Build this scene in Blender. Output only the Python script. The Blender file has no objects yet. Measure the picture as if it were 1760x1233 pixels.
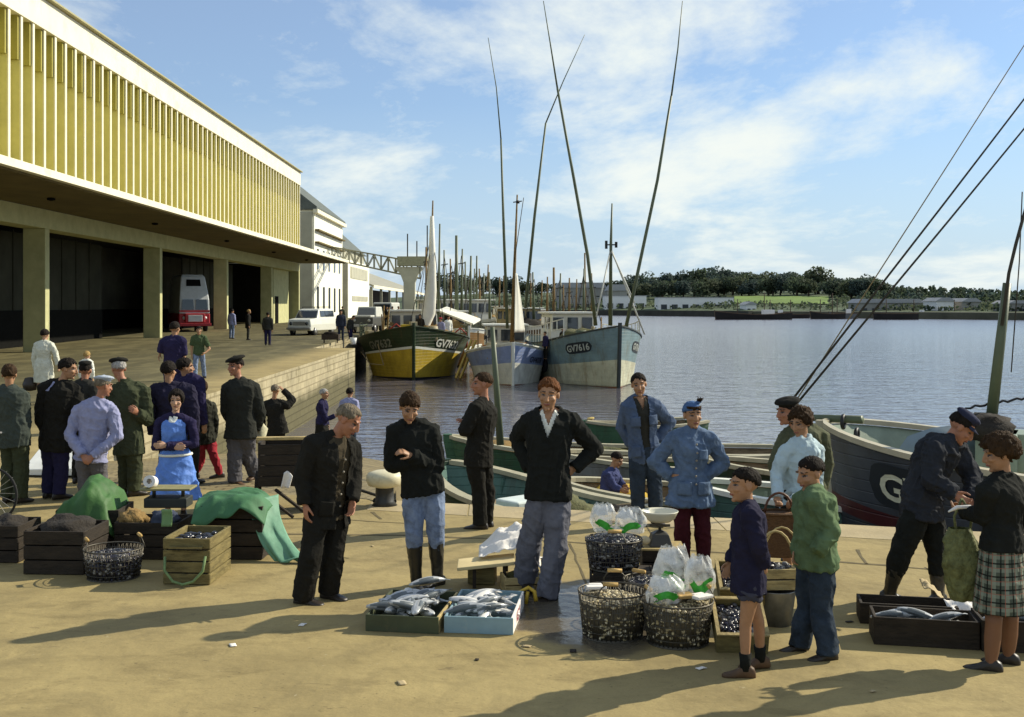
import bpy, bmesh, math, random
import numpy as np
from mathutils import Vector, Matrix, noise
S = bpy.context.scene
COL = S.collection
R = math.radians
V = Vector
F, CX, CY, HC = 2000.0, 853.0, 525.0, 2.45      # focal length in photo pixels, vanishing point, eye height
WZ = -1.75                                       # water level
random.seed(7)

def at(px, py, Y):
    return V(((px-CX)*Y/F, Y, HC-(py-CY)*Y/F))
def gr(px, py, z=0.0):
    return at(px, py, F*(HC-z)/(py-CY))
def ss(a, b, x):
    t = max(0.0, min(1.0, (x-a)/(b-a))); return t*t*(3-2*t)
def zq(x, y):                                    # height of the upper quay
    return .35*ss(15, 25, y) + .4*ss(45, 100, y)
def rnd(a, b): return random.uniform(a, b)

# ------------------------------------------------------------------ materials
MATS = {}
def lin(c):
    return tuple(((x/255)/12.92 if x/255 <= .04045 else ((x/255+.055)/1.055)**2.4) for x in c)
def mat(name, col, rough=.7, var=.18, vs=6.0, bump=0.0, bs=30.0, metal=0.0, spec=.3, trans=0.0, alpha=1.0, col2=None, stretch=None, sub=0.0, worn=.7, wlo=.54, whi=.64):
    """col is linear albedo; var mottles it, col2 adds worn patches."""
    if name in MATS: return MATS[name]
    m = bpy.data.materials.new(name); m.use_nodes = True
    nt = m.node_tree; N = nt.nodes; L = nt.links
    b = N['Principled BSDF']
    b.inputs['Roughness'].default_value = rough
    b.inputs['Metallic'].default_value = metal
    b.inputs['Specular IOR Level'].default_value = spec
    if trans: b.inputs['Transmission Weight'].default_value = trans
    if alpha < 1: b.inputs['Alpha'].default_value = alpha
    if sub:
        b.inputs['Subsurface Weight'].default_value = sub
        b.inputs['Subsurface Radius'].default_value = (.02, .008, .004)
    tc = N.new('ShaderNodeTexCoord')
    vec = tc.outputs['Object']
    if stretch:
        mp = N.new('ShaderNodeMapping'); mp.inputs['Scale'].default_value = stretch
        L.new(vec, mp.inputs['Vector']); vec = mp.outputs['Vector']
    n1 = N.new('ShaderNodeTexNoise'); n1.inputs['Scale'].default_value = vs
    n1.inputs['Detail'].default_value = 6; n1.inputs['Roughness'].default_value = .65
    L.new(vec, n1.inputs['Vector'])
    rmp = N.new('ShaderNodeValToRGB')
    rmp.color_ramp.elements[0].position = .3; rmp.color_ramp.elements[1].position = .7
    c0 = tuple(max(0, x*(1-var)) for x in col); c1 = tuple(min(1, x*(1+var)) for x in col)
    rmp.color_ramp.elements[0].color = (*c0, 1); rmp.color_ramp.elements[1].color = (*c1, 1)
    L.new(n1.outputs['Fac'], rmp.inputs['Fac'])
    out = rmp.outputs['Color']
    if col2:
        n3 = N.new('ShaderNodeTexNoise'); n3.inputs['Scale'].default_value = vs*worn; n3.inputs['Detail'].default_value = 9
        n3.inputs['Roughness'].default_value = .72
        mp3 = N.new('ShaderNodeMapping'); mp3.inputs['Location'].default_value = (7.3, 2.1, 4.4)
        L.new(vec, mp3.inputs['Vector']); L.new(mp3.outputs['Vector'], n3.inputs['Vector'])
        r3 = N.new('ShaderNodeValToRGB'); r3.color_ramp.elements[0].position = wlo; r3.color_ramp.elements[1].position = whi
        L.new(n3.outputs['Fac'], r3.inputs['Fac'])
        mx = N.new('ShaderNodeMix'); mx.data_type = 'RGBA'
        L.new(r3.outputs['Color'], mx.inputs['Factor']); L.new(out, mx.inputs['A']); mx.inputs['B'].default_value = (*col2, 1)
        out = mx.outputs['Result']
    L.new(out, b.inputs['Base Color'])
    if bump:
        n2 = N.new('ShaderNodeTexNoise'); n2.inputs['Scale'].default_value = bs; n2.inputs['Detail'].default_value = 5
        L.new(vec, n2.inputs['Vector'])
        bp = N.new('ShaderNodeBump'); bp.inputs['Strength'].default_value = bump; bp.inputs['Distance'].default_value = .02
        L.new(n2.outputs['Fac'], bp.inputs['Height']); L.new(bp.outputs['Normal'], b.inputs['Normal'])
    MATS[name] = m
    return m
def cloth(name, col, var=.15, rough=.92):
    return mat('cloth_'+name, col, rough, var*1.3, 8, .8, 16, spec=.1)
def wood(name, col, var=.35):
    return mat('wood_'+name, col, .8, var, 5, .4, 25, stretch=(1, 1, 6), col2=tuple(x*.55 for x in col))
def paint(name, col, rough=.5, var=.12, worn=None):
    return mat('paint_'+name, col, rough, var, 2.5, .12, 12, spec=.4, col2=worn, worn=2.2, wlo=.58, whi=.74)

def hullpaint(name, col, dirt=(.10, .06, .025), amt=.55, plank=.17, rough=.5):
    """painted planking: seams, run-down rust and weed streaks, scuffs."""
    key = 'paint_'+name
    if key in MATS: return MATS[key]
    m = mat(key, col, rough, .22, 1.6, 0, spec=.3)
    nt = m.node_tree; N = nt.nodes; L = nt.links; b = N['Principled BSDF']; c = b.inputs['Base Color'].links[0].from_socket
    tc = N.new('ShaderNodeTexCoord')
    for sc, st, lo, hi, cc, am in ((1.0, (3.2, 3.2, .30), .50, .72, dirt, amt), (2.6, (1.4, 1.4, .8), .60, .68, tuple(x*.55 for x in col), .7), (5.5, (1, 1, .5), .66, .72, (.42, .40, .32), .45), (.8, (.5, .5, 2.2), .55, .75, tuple(x*.6 for x in col), .6)):
        mp = N.new('ShaderNodeMapping'); mp.inputs['Scale'].default_value = st; mp.inputs['Location'].default_value = (sc*2.3, 1.1, sc); L.new(tc.outputs['Object'], mp.inputs['Vector'])
        n = N.new('ShaderNodeTexNoise'); n.inputs['Scale'].default_value = sc; n.inputs['Detail'].default_value = 8; n.inputs['Roughness'].default_value = .7; L.new(mp.outputs['Vector'], n.inputs['Vector'])
        r = N.new('ShaderNodeMapRange'); r.inputs['From Min'].default_value = lo; r.inputs['From Max'].default_value = hi; r.inputs['To Max'].default_value = am; L.new(n.outputs['Fac'], r.inputs['Value'])
        x = N.new('ShaderNodeMix'); x.data_type = 'RGBA'; L.new(r.outputs['Result'], x.inputs['Factor']); L.new(c, x.inputs['A']); x.inputs['B'].default_value = (*cc, 1); c = x.outputs['Result']
    L.new(c, b.inputs['Base Color'])
    sp = N.new('ShaderNodeSeparateXYZ'); L.new(tc.outputs['Object'], sp.inputs[0])
    a = N.new('ShaderNodeMath'); a.operation = 'MULTIPLY'; L.new(sp.outputs['Z'], a.inputs[0]); a.inputs[1].default_value = 1/plank
    f = N.new('ShaderNodeMath'); f.operation = 'PINGPONG'; L.new(a.outputs[0], f.inputs[0]); f.inputs[1].default_value = .5
    r = N.new('ShaderNodeMapRange'); r.inputs['From Max'].default_value = .07; L.new(f.outputs[0], r.inputs['Value'])
    bp = N.new('ShaderNodeBump'); bp.inputs['Strength'].default_value = .6; bp.inputs['Distance'].default_value = .02; L.new(r.outputs[0], bp.inputs['Height']); L.new(bp.outputs['Normal'], b.inputs['Normal'])
    return m

# ------------------------------------------------------------------ objects
TM = {}
def tag(o, label=None, cat=None, group=None, kind=None):
    if label: o['label'] = label
    if cat: o['category'] = cat
    if group: o['group'] = group
    if kind: o['kind'] = kind
    return o
def thing(name, label, cat, loc=(0, 0, 0), rz=0.0, group=None):
    o = bpy.data.objects.new(name, None); COL.objects.link(o)
    o.empty_display_size = .2
    o.location = loc; o.rotation_euler = (0, 0, rz)
    TM[o.name] = Matrix.Translation(V(loc)) @ Matrix.Rotation(rz, 4, 'Z')
    return tag(o, label, cat, group)
def copy_tree(o, loc, rz, label=None, parent=None):
    c = o.copy(); COL.objects.link(c)
    if parent is None:
        c.location = loc; c.rotation_euler = (0, 0, rz)
        if label: c['label'] = label
        TM[c.name] = Matrix.Translation(V(loc)) @ Matrix.Rotation(rz, 4, 'Z')
    else: c.parent = parent
    for ch in [x for x in KIDS.get(o.name, [])]:
        copy_tree(ch, None, None, None, c)
    return c
KIDS = {}
def setparent(o, p):
    o.parent = p; KIDS.setdefault(p.name, []).append(o)

def frame(z, yh):
    z = V(z).normalized(); x = V(yh).cross(z)
    if x.length < 1e-6: x = V((1, 0, 0)).cross(z) if abs(z.x) < .9 else V((0, 1, 0)).cross(z)
    x.normalize(); y = z.cross(x)
    return Matrix((x, y, z)).transposed()

class MB:
    def __init__(s): s.v = []; s.f = []; s.m = []; s.s = []
    def add(s, vs, fs, mi=0, sm=False):
        o = len(s.v); s.v += [tuple(x) for x in vs]
        s.f += [tuple(i+o for i in f) for f in fs]; s.m += [mi]*len(fs); s.s += [sm]*len(fs); return s
    def box(s, c, d, rz=0, mi=0, M=None):
        c = V(c); M = M or Matrix.Rotation(rz, 3, 'Z')
        vs = [c + M @ V((d[0]/2*i, d[1]/2*j, d[2]/2*k)) for k in (-1, 1) for j in (-1, 1) for i in (-1, 1)]
        return s.add(vs, [(0,2,3,1),(4,5,7,6),(0,1,5,4),(2,6,7,3),(0,4,6,2),(1,3,7,5)], mi)
    def bar(s, p, q, w, h=None, mi=0, up=(0, 0, 1)):
        p = V(p); q = V(q); d = q-p
        M = frame(d, up)
        return s.box((p+q)/2, (w, h or w, d.length), 0, mi, M)
    def loft(s, rings, mi=0, sm=True, caps=True, closed=False):
        n = len(rings[0]); vs = [p for r in rings for p in r]; fs = []
        m = len(rings)
        for i in range(m if closed else m-1):
            a = i*n; b = ((i+1) % m)*n
            for j in range(n):
                k = (j+1) % n
                fs.append((a+j, a+k, b+k, b+j))
        if caps and not closed:
            fs.append(tuple(range(n-1, -1, -1))); fs.append(tuple((m-1)*n+j for j in range(n)))
        return s.add(vs, fs, mi, sm)
    def tube(s, pts, rad, n=8, mi=0, sm=True, up=(0.13, 0.9, 0.41), closed=False, dome=False):
        pts = [V(p) for p in pts]
        if not isinstance(rad, (list, tuple)): rad = [rad]*len(pts)
        rad = list(rad)
        if dome:
            d0 = (pts[0]-pts[1]).normalized(); d1 = (pts[-1]-pts[-2]).normalized()
            r0, r1 = rad[0], rad[-1]
            pts = [pts[0]+d0*r0*.9, pts[0]+d0*r0*.55] + pts + [pts[-1]+d1*r1*.55, pts[-1]+d1*r1*.9]
            rad = [r0*.35, r0*.8] + rad + [r1*.8, r1*.35]
        rings = []; m = len(pts); hint = V(up)
        for i, p in enumerate(pts):
            if closed: d = pts[(i+1) % m]-pts[i-1]
            else: d = pts[min(i+1, m-1)]-pts[max(i-1, 0)]
            M = frame(d, hint); hint = M.col[1]
            rings.append([p + M @ V((math.cos(2*math.pi*j/n)*rad[i], math.sin(2*math.pi*j/n)*rad[i], 0)) for j in range(n)])
        return s.loft(rings, mi, sm, True, closed)
    def ell(s, c, r, M=None, n=14, m=9, mi=0, fn=None):
        c = V(c); M = M or Matrix.Identity(3); vs = []; fs = []
        for i in range(1, m):
            th = math.pi*i/m
            for j in range(n):
                ph = 2*math.pi*j/n
                d = V((math.sin(th)*math.cos(ph), math.sin(th)*math.sin(ph), math.cos(th)))
                k = fn(d) if fn else 1
                vs.append(c + M @ V((d.x*r[0]*k, d.y*r[1]*k, d.z*r[2]*k)))
        kt = fn(V((0, 0, 1))) if fn else 1; kb = fn(V((0, 0, -1))) if fn else 1
        vs.append(c + M @ V((0, 0, r[2]*kt))); vs.append(c + M @ V((0, 0, -r[2]*kb)))
        for i in range(m-2):
            for j in range(n):
                k = (j+1) % n; fs.append((i*n+j, (i+1)*n+j, (i+1)*n+k, i*n+k))
        for j in range(n):
            k = (j+1) % n
            fs.append((len(vs)-2, j, k)); fs.append((len(vs)-1, (m-2)*n+k, (m-2)*n+j))
        return s.add(vs, fs, mi, True)
    def lathe(s, prof, c=(0, 0, 0), n=20, mi=0, M=None, ax=1.0, sm=True):
        c = V(c); M = M or Matrix.Identity(3)
        rings = [[c + M @ V((r*math.cos(2*math.pi*j/n)*ax, r*math.sin(2*math.pi*j/n), z)) for j in range(n)] for r, z in prof]
        return s.loft(rings, mi, sm)
    def prism(s, poly, h, M=Matrix.Identity(4), mi=0):
        """poly in local xy, extruded along local z by h."""
        n = len(poly)
        vs = [M @ V((x, y, 0)) for x, y in poly] + [M @ V((x, y, h)) for x, y in poly]
        fs = [tuple(range(n-1, -1, -1)), tuple(range(n, 2*n))] + [(i, (i+1) % n, n+(i+1) % n, n+i) for i in range(n)]
        return s.add(vs, fs, mi)
    def grid(s, fn, nu, nv, mi=0, sm=True):
        vs = [fn(i/nu, j/nv) for j in range(nv+1) for i in range(nu+1)]
        fs = [(j*(nu+1)+i, j*(nu+1)+i+1, (j+1)*(nu+1)+i+1, (j+1)*(nu+1)+i) for j in range(nv) for i in range(nu)]
        return s.add(vs, fs, mi, sm)
    def mesh(s, name, mats):
        me = bpy.data.meshes.new(name)
        me.from_pydata(s.v, [], s.f)
        for m in (mats if isinstance(mats, (list, tuple)) else [mats]): me.materials.append(m)
        me.polygons.foreach_set('material_index', s.m); me.polygons.foreach_set('use_smooth', s.s)
        me.update(); return me
    def build(s, name, mats, parent=None, world=False, bevel=0, loc=None, rz=0, solid=0, fixn=True):
        if world and parent is not None:
            root = parent
            Mi = TM[root.name].inverted()
            s.v = [tuple(Mi @ V(p)) for p in s.v]
        me = s.mesh(name, mats)
        if fixn:
            bm = bmesh.new(); bm.from_mesh(me); bmesh.ops.recalc_face_normals(bm, faces=bm.faces); bm.to_mesh(me); bm.free()
        o = bpy.data.objects.new(name, me); COL.objects.link(o)
        if parent is not None:
            setparent(o, parent); TM[o.name] = TM[parent.name]
        else: TM[o.name] = Matrix.Identity(4)
        if loc is not None:
            o.location = loc; o.rotation_euler = (0, 0, rz)
            TM[o.name] = Matrix.Translation(V(loc)) @ Matrix.Rotation(rz, 4, 'Z')
        if bevel:
            md = o.modifiers.new('b', 'BEVEL'); md.width = bevel; md.segments = 2; md.limit_method = 'ANGLE'
        if solid:
            md = o.modifiers.new('s', 'SOLIDIFY'); md.thickness = solid; md.offset = 0
        return o
def struct(name, mb, mats, **k):
    o = mb.build(name, mats, **k); o['kind'] = 'structure'; return o

JOBS = []
def remesh_job(o, vox, smooth=2, post=None):
    md = o.modifiers.new('r', 'REMESH'); md.mode = 'VOXEL'; md.voxel_size = vox; md.use_smooth_shade = True
    if smooth:
        md = o.modifiers.new('s', 'SMOOTH'); md.factor = .5; md.iterations = smooth
    JOBS.append((o, post))
def run_jobs():
    dg = bpy.context.evaluated_depsgraph_get(); dg.update()
    done = []
    for o, post in JOBS:
        me = bpy.data.meshes.new_from_object(o.evaluated_get(dg))
        done.append((o, me, post))
    for o, me, post in done:
        mats = list(o.data.materials)
        o.modifiers.clear(); o.data = me
        if len(me.materials) == 0:
            for m in mats: me.materials.append(m)
        if post: post(o, me)
        me.polygons.foreach_set('use_smooth', [True]*len(me.polygons)); me.update()
    JOBS.clear()

def text_mb(txt, h, thick=.0):
    """flat lettering of cap height h: returns verts (x right, y up) and faces."""
    cu = bpy.data.curves.new('t', 'FONT'); cu.body = txt; cu.size = h/.7; cu.resolution_u = 3
    cu.offset = h*.035
    o = bpy.data.objects.new('t', cu); COL.objects.link(o)
    dg = bpy.context.evaluated_depsgraph_get()
    me = bpy.data.meshes.new_from_object(o.evaluated_get(dg))
    vs = [V(v.co) for v in me.vertices]; fs = [tuple(p.vertices) for p in me.polygons]
    bpy.data.objects.remove(o); bpy.data.curves.remove(cu); bpy.data.meshes.remove(me)
    return vs, fs
# ------------------------------------------------------------------ camera, light, sky
cam = bpy.data.cameras.new('camera'); co = bpy.data.objects.new('camera', cam); COL.objects.link(co)
co.location = (0, 0, HC); co.rotation_euler = (R(90), 0, 0)
cam.sensor_width = 36; cam.lens = 36*F/1760
cam.shift_x = (880-CX)/1760; cam.shift_y = -(616.5-CY)/1760
cam.clip_end = 5000; S.camera = co
SUN_EL = 33.0
sd = V((.905, .425, 0)).normalized()*math.cos(R(SUN_EL)); sd.z = math.sin(R(SUN_EL))   # towards the sun
sl = bpy.data.lights.new('sun', 'SUN'); so = bpy.data.objects.new('sun', sl); COL.objects.link(so)
so.rotation_euler = sd.to_track_quat('Z', 'Y').to_euler()
sl.energy = 5.0; sl.angle = R(.6); sl.color = (1, .92, .74)
w = bpy.data.worlds.new('World'); S.world = w; w.use_nodes = True
N = w.node_tree.nodes; L = w.node_tree.links
bg = N['Background']; bg.inputs['Strength'].default_value = .09
sky = N.new('ShaderNodeTexSky'); sky.sky_type = 'NISHITA'; sky.sun_disc = False
sky.sun_elevation = R(SUN_EL); sky.sun_rotation = math.atan2(sd.x, sd.y)
sky.air_density = 1.0; sky.dust_density = .6; sky.ozone_density = 2.2
tc = N.new('ShaderNodeTexCoord'); sx = N.new('ShaderNodeSeparateXYZ'); L.new(tc.outputs['Generated'], sx.inputs[0])
az = N.new('ShaderNodeMath'); az.operation = 'ADD'; L.new(sx.outputs['Z'], az.inputs[0]); az.inputs[1].default_value = .16
dvx = N.new('ShaderNodeMath'); dvx.operation = 'DIVIDE'; L.new(sx.outputs['X'], dvx.inputs[0]); L.new(az.outputs[0], dvx.inputs[1])
dvy = N.new('ShaderNodeMath'); dvy.operation = 'DIVIDE'; L.new(sx.outputs['Y'], dvy.inputs[0]); L.new(az.outputs[0], dvy.inputs[1])
cb = N.new('ShaderNodeCombineXYZ'); L.new(dvx.outputs[0], cb.inputs[0]); L.new(dvy.outputs[0], cb.inputs[1])
mp = N.new('ShaderNodeMapping'); mp.inputs['Location'].default_value = (1.9, .6, 0); mp.inputs['Scale'].default_value = (1.25, .8, 1)
mp.inputs['Rotation'].default_value = (0, 0, R(20)); L.new(cb.outputs[0], mp.inputs['Vector'])
def wnoise(scale, det, rough, lo, hi):
    n = N.new('ShaderNodeTexNoise'); n.inputs['Scale'].default_value = scale; n.inputs['Detail'].default_value = det
    n.inputs['Roughness'].default_value = rough; n.inputs['Distortion'].default_value = .25
    L.new(mp.outputs['Vector'], n.inputs['Vector'])
    r = N.new('ShaderNodeMapRange'); r.interpolation_type = 'SMOOTHSTEP'
    r.inputs['From Min'].default_value = lo; r.inputs['From Max'].default_value = hi
    L.new(n.outputs['Fac'], r.inputs['Value']); return r.outputs['Result']
big = wnoise(.9, 12, .62, .40, .67)
thin = wnoise(2.9, 12, .70, .38, .80)
mxm = N.new('ShaderNodeMath'); mxm.operation = 'MULTIPLY'; L.new(thin, mxm.inputs[0]); mxm.inputs[1].default_value = .6
mxx = N.new('ShaderNodeMath'); mxx.operation = 'MAXIMUM'; L.new(big, mxx.inputs[0]); L.new(mxm.outputs[0], mxx.inputs[1])
hor = N.new('ShaderNodeMapRange'); hor.inputs['From Min'].default_value = 0; hor.inputs['From Max'].default_value = .17
hor.inputs['To Min'].default_value = .85; hor.inputs['To Max'].default_value = 0; L.new(sx.outputs['Z'], hor.inputs['Value'])
mx2 = N.new('ShaderNodeMath'); mx2.operation = 'MAXIMUM'; L.new(mxx.outputs[0], mx2.inputs[0]); mx2.inputs[1].default_value = .20
tint = N.new('ShaderNodeMix'); tint.data_type = 'RGBA'; tint.blend_type = 'MULTIPLY'; tint.inputs['Factor'].default_value = 1
L.new(sky.outputs[0], tint.inputs['A']); tint.inputs['B'].default_value = (.70, .95, 1.22, 1)
mixc = N.new('ShaderNodeMix'); mixc.data_type = 'RGBA'
hmix = N.new('ShaderNodeMix'); hmix.data_type = 'RGBA'; L.new(hor.outputs[0], hmix.inputs['Factor']); L.new(tint.outputs['Result'], hmix.inputs['A']); hmix.inputs['B'].default_value = (4.5, 5.9, 7.7, 1)
L.new(mx2.outputs[0], mixc.inputs['Factor']); L.new(hmix.outputs['Result'], mixc.inputs['A'])
mixc.inputs['B'].default_value = (8.2, 8.7, 8.3, 1)
L.new(mixc.outputs['Result'], bg.inputs['Color'])
S.view_settings.view_transform = 'Standard'; S.view_settings.look = 'None'; S.view_settings.gamma = 1
S.view_settings.exposure = .30
S.cycles.max_bounces = 6; S.cycles.transparent_max_bounces = 12

# ------------------------------------------------------------------ ground, ramp, water
def ground_mat():
    m = mat('quay_concrete', (.315, .245, .105), .85, .2, .9, .5, 9, spec=.25)
    nt = m.node_tree; N = nt.nodes; L = nt.links; b = N['Principled BSDF']
    base = b.inputs['Base Color'].links[0].from_socket
    tc = N.new('ShaderNodeTexCoord')
    def layer(base, scale, det, lo, hi, col, amt, dist=0, sc=(1, 1, 1)):
        mp = N.new('ShaderNodeMapping'); mp.inputs['Scale'].default_value = sc; mp.inputs['Location'].default_value = (scale*3.1, scale*1.7, 0)
        L.new(tc.outputs['Object'], mp.inputs['Vector'])
        n = N.new('ShaderNodeTexNoise'); n.inputs['Scale'].default_value = scale; n.inputs['Detail'].default_value = det
        n.inputs['Roughness'].default_value = .68; n.inputs['Distortion'].default_value = dist
        L.new(mp.outputs['Vector'], n.inputs['Vector'])
        r = N.new('ShaderNodeMapRange'); r.inputs['From Min'].default_value = lo; r.inputs['From Max'].default_value = hi
        r.inputs['To Max'].default_value = amt; L.new(n.outputs['Fac'], r.inputs['Value'])
        x = N.new('ShaderNodeMix'); x.data_type = 'RGBA'; L.new(r.outputs['Result'], x.inputs['Factor'])
        L.new(base, x.inputs['A']); x.inputs['B'].default_value = (*col, 1); return x.outputs['Result'], r.outputs['Result']
    c, _ = layer(base, 60, 3, .45, .75, (.19, .14, .07), .45)
    c, _ = layer(c, 1.6, 8, .50, .68, (.17, .13, .055), .7, .4, (1, 1.8, 1))
    c, _ = layer(c, .55, 10, .52, .60, (.21, .165, .075), .6, 1.2)
    c, _ = layer(c, 22, 4, .63, .70, (.08, .06, .03), .6, .3)
    c, _ = layer(c, 13, 5, .66, .72, (.46, .40, .26), .5, .3)
    c, _ = layer(c, 5, 8, .62, .70, (.12, .09, .045), .7, .8, (1, 2.4, 1))
    c, _ = layer(c, .35, 6, .50, .68, (.38, .30, .13), .6, .2)
    # far apron: darker olive-grey towards the hall
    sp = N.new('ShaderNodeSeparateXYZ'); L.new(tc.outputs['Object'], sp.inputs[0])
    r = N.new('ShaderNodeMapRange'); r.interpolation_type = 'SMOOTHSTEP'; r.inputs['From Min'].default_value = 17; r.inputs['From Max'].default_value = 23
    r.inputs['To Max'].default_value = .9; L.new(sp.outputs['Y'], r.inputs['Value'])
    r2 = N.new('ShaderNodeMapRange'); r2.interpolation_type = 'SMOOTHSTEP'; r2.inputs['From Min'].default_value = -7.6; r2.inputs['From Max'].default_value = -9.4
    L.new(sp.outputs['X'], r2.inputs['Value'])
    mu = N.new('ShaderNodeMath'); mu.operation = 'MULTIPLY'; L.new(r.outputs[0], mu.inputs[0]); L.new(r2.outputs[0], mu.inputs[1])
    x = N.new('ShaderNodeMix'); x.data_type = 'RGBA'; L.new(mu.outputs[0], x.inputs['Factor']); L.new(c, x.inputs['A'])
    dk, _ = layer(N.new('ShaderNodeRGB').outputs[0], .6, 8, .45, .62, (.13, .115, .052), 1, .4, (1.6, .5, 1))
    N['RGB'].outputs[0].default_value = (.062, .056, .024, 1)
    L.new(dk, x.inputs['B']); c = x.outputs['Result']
    # a wet patch round the shellfish baskets
    vd = N.new('ShaderNodeVectorMath'); vd.operation = 'DISTANCE'; L.new(tc.outputs['Object'], vd.inputs[0]); vd.inputs[1].default_value = (.72, 9.3, 0)
    nz = N.new('ShaderNodeTexNoise'); nz.inputs['Scale'].default_value = 1.8; nz.inputs['Detail'].default_value = 5; L.new(tc.outputs['Object'], nz.inputs['Vector'])
    ad = N.new('ShaderNodeMath'); ad.operation = 'MULTIPLY_ADD'; L.new(nz.outputs['Fac'], ad.inputs[0]); ad.inputs[1].default_value = 1.6; L.new(vd.outputs['Value'], ad.inputs[2])
    rw = N.new('ShaderNodeMapRange'); rw.interpolation_type = 'SMOOTHSTEP'; rw.inputs['From Min'].default_value = 1.95; rw.inputs['From Max'].default_value = 1.6
    L.new(ad.outputs[0], rw.inputs['Value'])
    xw = N.new('ShaderNodeMix'); xw.data_type = 'RGBA'; L.new(rw.outputs[0], xw.inputs['Factor']); L.new(c, xw.inputs['A']); xw.inputs['B'].default_value = (.10, .085, .06, 1)
    L.new(xw.outputs['Result'], b.inputs['Base Color'])
    rr = N.new('ShaderNodeMapRange'); rr.inputs['To Min'].default_value = .85; rr.inputs['To Max'].default_value = .22; L.new(rw.outputs[0], rr.inputs['Value'])
    L.new(rr.outputs[0], b.inputs['Roughness'])
    return m
GM = ground_mat()
def eB(x): return 14.67 + (-1.6-x)*.35
def eC(x): return 14.4 - .31*(x+.73)
def aset(a, b, n): return [a+(b-a)*i/n for i in range(n+1)]
g = MB()
ys = sorted(set(aset(-8, 30, 38)+aset(30, 56, 13)+aset(56, 240, 46)))
def strip(mb, xa, xb, ylist, zf):
    vs = []; fs = []
    for y in ylist:
        a = xa(y); b = xb(y)
        for i in range(7):
            x = a+(b-a)*(i/6)
            vs.append((x, y, zf(x, y)))
    for j in range(len(ylist)-1):
        for i in range(6):
            k = j*7+i; fs.append((k, k+1, k+8, k+7))
    mb.add(vs, fs, 0, True)
strip(g, lambda y: -70, lambda y: -8.8, ys, zq)
strip(g, lambda y: -8.8, lambda y: -6.8, [y for y in ys if y <= 56], zq)
def colstrip(mb, x0, x1, ya, yb, nx, ny, zf):
    mb.grid(lambda u, v: (x0+(x1-x0)*u, ya(x0+(x1-x0)*u)+(yb(x0+(x1-x0)*u)-ya(x0+(x1-x0)*u))*v, zf(x0+(x1-x0)*u, ya(x0+(x1-x0)*u)+(yb(x0+(x1-x0)*u)-ya(x0+(x1-x0)*u))*v)), nx, ny)
colstrip(g, -6.8, -1.6, lambda x: -8, eB, 10, 26, lambda x, y: zq(x, y)*ss(-3, -6.8, x))
colstrip(g, -1.6, 34, lambda x: -8, eC, 30, 20, lambda x, y: 0)
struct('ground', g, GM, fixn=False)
# vertical faces of the quay, in stone
stone = mat('quay_stone', (.36, .31, .19), .85, .25, 3, .5, 14, col2=(.2, .17, .09))
def wallmat():
    m = mat('quay_wall_stone', (.42, .36, .22), .85, .22, 1.2, .3, 14, col2=(.26, .22, .12))
    nt = m.node_tree; N = nt.nodes; L = nt.links; b = N['Principled BSDF']
    base = b.inputs['Base Color'].links[0].from_socket
    tc = N.new('ShaderNodeTexCoord'); sp = N.new('ShaderNodeSeparateXYZ'); L.new(tc.outputs['Object'], sp.inputs[0])
    cb = N.new('ShaderNodeCombineXYZ'); L.new(sp.outputs['Y'], cb.inputs[0]); L.new(sp.outputs['Z'], cb.inputs[1])
    br = N.new('ShaderNodeTexBrick'); br.inputs['Scale'].default_value = 1; br.inputs['Brick Width'].default_value = .85; br.inputs['Row Height'].default_value = .24
    br.inputs['Mortar Size'].default_value = .022; br.inputs['Color1'].default_value = (.9, .9, .9, 1); br.inputs['Color2'].default_value = (.72, .72, .72, 1); br.inputs['Mortar'].default_value = (.5, .48, .44, 1)
    L.new(cb.outputs[0], br.inputs['Vector'])
    nz = N.new('ShaderNodeTexNoise'); nz.inputs['Scale'].default_value = .7; nz.inputs['Detail'].default_value = 6; L.new(tc.outputs['Object'], nz.inputs['Vector'])
    ma = N.new('ShaderNodeMath'); ma.operation = 'MULTIPLY_ADD'; L.new(nz.outputs['Fac'], ma.inputs[0]); ma.inputs[1].default_value = .7; L.new(sp.outputs['Z'], ma.inputs[2])
    r = N.new('ShaderNodeMapRange'); r.inputs['From Min'].default_value = -.15; r.inputs['From Max'].default_value = -.5; L.new(ma.outputs[0], r.inputs['Value'])
    x = N.new('ShaderNodeMix'); x.data_type = 'RGBA'; L.new(r.outputs[0], x.inputs['Factor']); L.new(base, x.inputs['A']); x.inputs['B'].default_value = (.13, .115, .055, 1)
    y = N.new('ShaderNodeMix'); y.data_type = 'RGBA'; y.blend_type = 'MULTIPLY'; y.inputs['Factor'].default_value = .85
    L.new(x.outputs['Result'], y.inputs['A']); L.new(br.outputs['Color'], y.inputs['B']); L.new(y.outputs['Result'], b.inputs['Base Color'])
    bp = N.new('ShaderNodeBump'); bp.inputs['Strength'].default_value = .6; bp.inputs['Distance'].default_value = .05
    L.new(br.outputs['Fac'], bp.inputs['Height']); bp.invert = True; L.new(bp.outputs['Normal'], b.inputs['Normal'])
    return m
WM = wallmat()
wv = MB()
def vwall(mb, pts, zb=-3.0):
    for (a, b) in zip(pts, pts[1:]):
        mb.add([(a[0], a[1], zb), (b[0], b[1], zb), (b[0], b[1], b[2]), (a[0], a[1], a[2])], [(0, 1, 2, 3)])
yy = [y for y in ys if 17 <= y <= 56]
vwall(wv, [(-6.8, eB(-6.8), zq(0, eB(-6.8)))]+[(-6.8, y, zq(-6.8, y)) for y in yy])
vwall(wv, [(-6.8, 56, zq(0, 56)), (-8.8, 56, zq(0, 56))])
vwall(wv, [(-8.8, y, zq(0, y)) for y in ys if y >= 56])
xs = aset(-1.6, 34, 20)
vwall(wv, [(x, eC(x), 0) for x in xs])
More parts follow.
